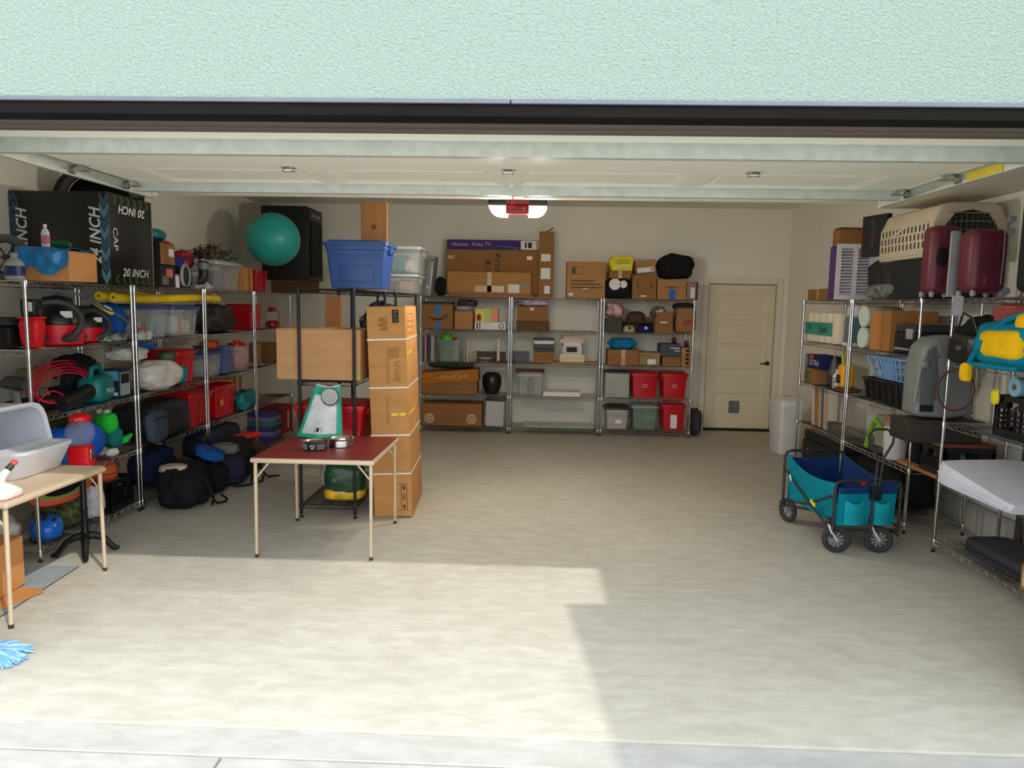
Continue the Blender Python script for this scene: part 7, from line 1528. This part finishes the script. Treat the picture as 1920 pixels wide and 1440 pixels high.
# gumball machine on its cast iron stand
gm = thing('gumball_stand', 'black cast iron pedestal stand with curved feet', 'stand', (-3.02, 4.585, 0), .55)
part(gm, 'pole', MB().lathe([(.030, .13), (.034, .14), (.022, .17), (.020, .30), (.024, .31), (.020, .32), (.018, .585), (.03, .60), (.06, .612), (.06, .625)], 18), M('castiron', (26, 26, 28), .35, .4, bump=.15, bs=30), smooth=True)
for k in range(4):
    a = k * math.pi / 2; c, s = math.cos(a), math.sin(a)
    part(gm, 'foot', MB().tube([(c * r, s * r, z) for r, z in ((.015, .13), (.06, .125), (.11, .10), (.145, .05), (.17, .022), (.20, .02))], [.03, .026, .022, .019, .02, .012], 8), M('castiron', (26, 26, 28), .35, .4, bump=.15, bs=30), smooth=True)
g = thing('gumball_machine', 'red gumball machine with an empty clear globe', 'gumball machine', (-3.02, 4.585, .627), .3)
GR = plastic('gumred', (222, 10, 24), .25)
part(g, 'base', MB().rings([rr2(-.078, .078, .078, 0, .02), rr2(-.078, .078, .078, .008, .02), rr2(-.066, .066, .066, .012, .015), rr2(-.062, .062, .062, .118, .015), rr2(-.05, .05, .05, .125, .02)]), GR, smooth=True)
part(g, 'globe', MB().lathe([(.05, .125), (.072, .15), (.088, .19), (.09, .22), (.082, .255), (.06, .285), (.05, .29)], 30), clear('globe', (206, 216, 226), .13), smooth=True)
part(g, 'cap', MB().lathe([(.062, .286), (.066, .296), (.062, .318), (.04, .332), (.012, .336)], 26), GR, smooth=True); part(g, 'lock', MB().lathe([(.012, 0), (.010, .008)], 12, (0, -.062, .305), Matrix.Rotation(math.pi / 2, 3, 'X')), STEEL)
part(g, 'rod', MB().tube([(0, 0, .12), (0, 0, .29)], .0035, 6), STEEL); part(g, 'coin_plate', MB().b2(.062, .068, -.03, .03, .03, .1), STEEL, bevel=.004)
# leaning carton, flattened card, mat, mop
cx_ = at(30, 1150, Z=0)
t = carton('tan carton standing on the concrete under the tan table', -3.06, 3.80, .0115, (.30, .34, .30), .05, CARD3, tape=None)
t.location = (at(57, 1095, Z=0).x - .15, 3.86, .0135)
fc = single('flattened_carton', 'flattened orange cardboard sheet lying on the grey mat', 'cardboard', MB().prism([(-.46, -.42), (.05, -.33), (.17, .10), (.12, .14), (-.46, .18)], 'z', 0, .004).prism([(-.40, -.36), (-.02, -.28), (.0, -.24), (-.4, -.3)], 'z', .0042, .007), CARD3, (-3.03, 3.84, .0065))
DM = bpy.data.materials.new('diamond_mat'); DM.use_nodes = True; nt = DM.node_tree; b = nt.nodes['Principled BSDF']
tcn = nt.nodes.new('ShaderNodeTexCoord'); vo = nt.nodes.new('ShaderNodeTexVoronoi'); vo.inputs['Scale'].default_value = 42; vo.inputs['Randomness'].default_value = .15; nt.links.new(tcn.outputs['Object'], vo.inputs[0])
bpn = nt.nodes.new('ShaderNodeBump'); bpn.inputs['Strength'].default_value = .8; bpn.inputs['Distance'].default_value = .006; nt.links.new(vo.outputs[0], bpn.inputs['Height']); nt.links.new(bpn.outputs[0], b.inputs['Normal'])
rpn = nt.nodes.new('ShaderNodeValToRGB'); rpn.color_ramp.elements[0].color = lin((176, 184, 190)); rpn.color_ramp.elements[1].color = lin((128, 138, 146)); nt.links.new(vo.outputs[0], rpn.inputs[0]); nt.links.new(rpn.outputs[0], b.inputs['Base Color']); b.inputs['Roughness'].default_value = .5
mt = thing('floor_mat', 'grey diamond textured mat on the concrete by the pedestal', 'mat', (-3.30, 4.0, 0)); P4 = [at(148, 1063, Z=0), at(0, 1158, Z=0)]
q0, q1 = P4[0], P4[1]
pts = [(q0.x + 3.30, q0.y - 4.0), (q0.x - .34 + 3.30, q0.y + .0 - 4.0), (q1.x - .60 + 3.3, q1.y - 4.0 - .1), (q1.x + 3.30, q1.y - 4.0), (q1.x + .02 + 3.3, q1.y + .02 - 4.0)]
part(mt, 'sheet', MB().prism([pts[0], pts[1], pts[2], pts[3]], 'z', .0005, .004), DM); part(mt, 'edge', MB().tube([(pts[0][0], pts[0][1], .003), (pts[3][0], pts[3][1], .003)], .003, 5), DARK)
mp_ = thing('mop_head', 'blue string mop head lying on the sunlit concrete', 'mop', (-2.61, 3.17, 0))
MBL = [cloth('mopblue', (110, 164, 226), var=.12, bump=.3), cloth('moppale', (160, 196, 236), var=.1, bump=.3)]
random.seed(17)
for q in range(150):
    a = random.uniform(-1.9, 1.9); r0_ = random.uniform(.0, .06); r1_ = random.uniform(.15, .215); w2 = random.uniform(-.12, .12)
    pts = []
    for k in range(6):
        s = k / 5; r = r0_ + (r1_ - r0_) * s; aa = a + w2 * s + .05 * math.sin(s * 6 + q)
        pts.append((r * math.cos(aa), r * math.sin(aa) * .8, .034 * (1 - s) ** .7 + .006 + random.uniform(0, .006)))
    part(mp_, 'strand', MB().tube(pts, .0045, 4), MBL[q % 2], smooth=True)
part(mp_, 'band', MB().blob((.10, .07, .045), .6, .05, 3, 2), cloth('mopband', (236, 228, 206)), smooth=True)
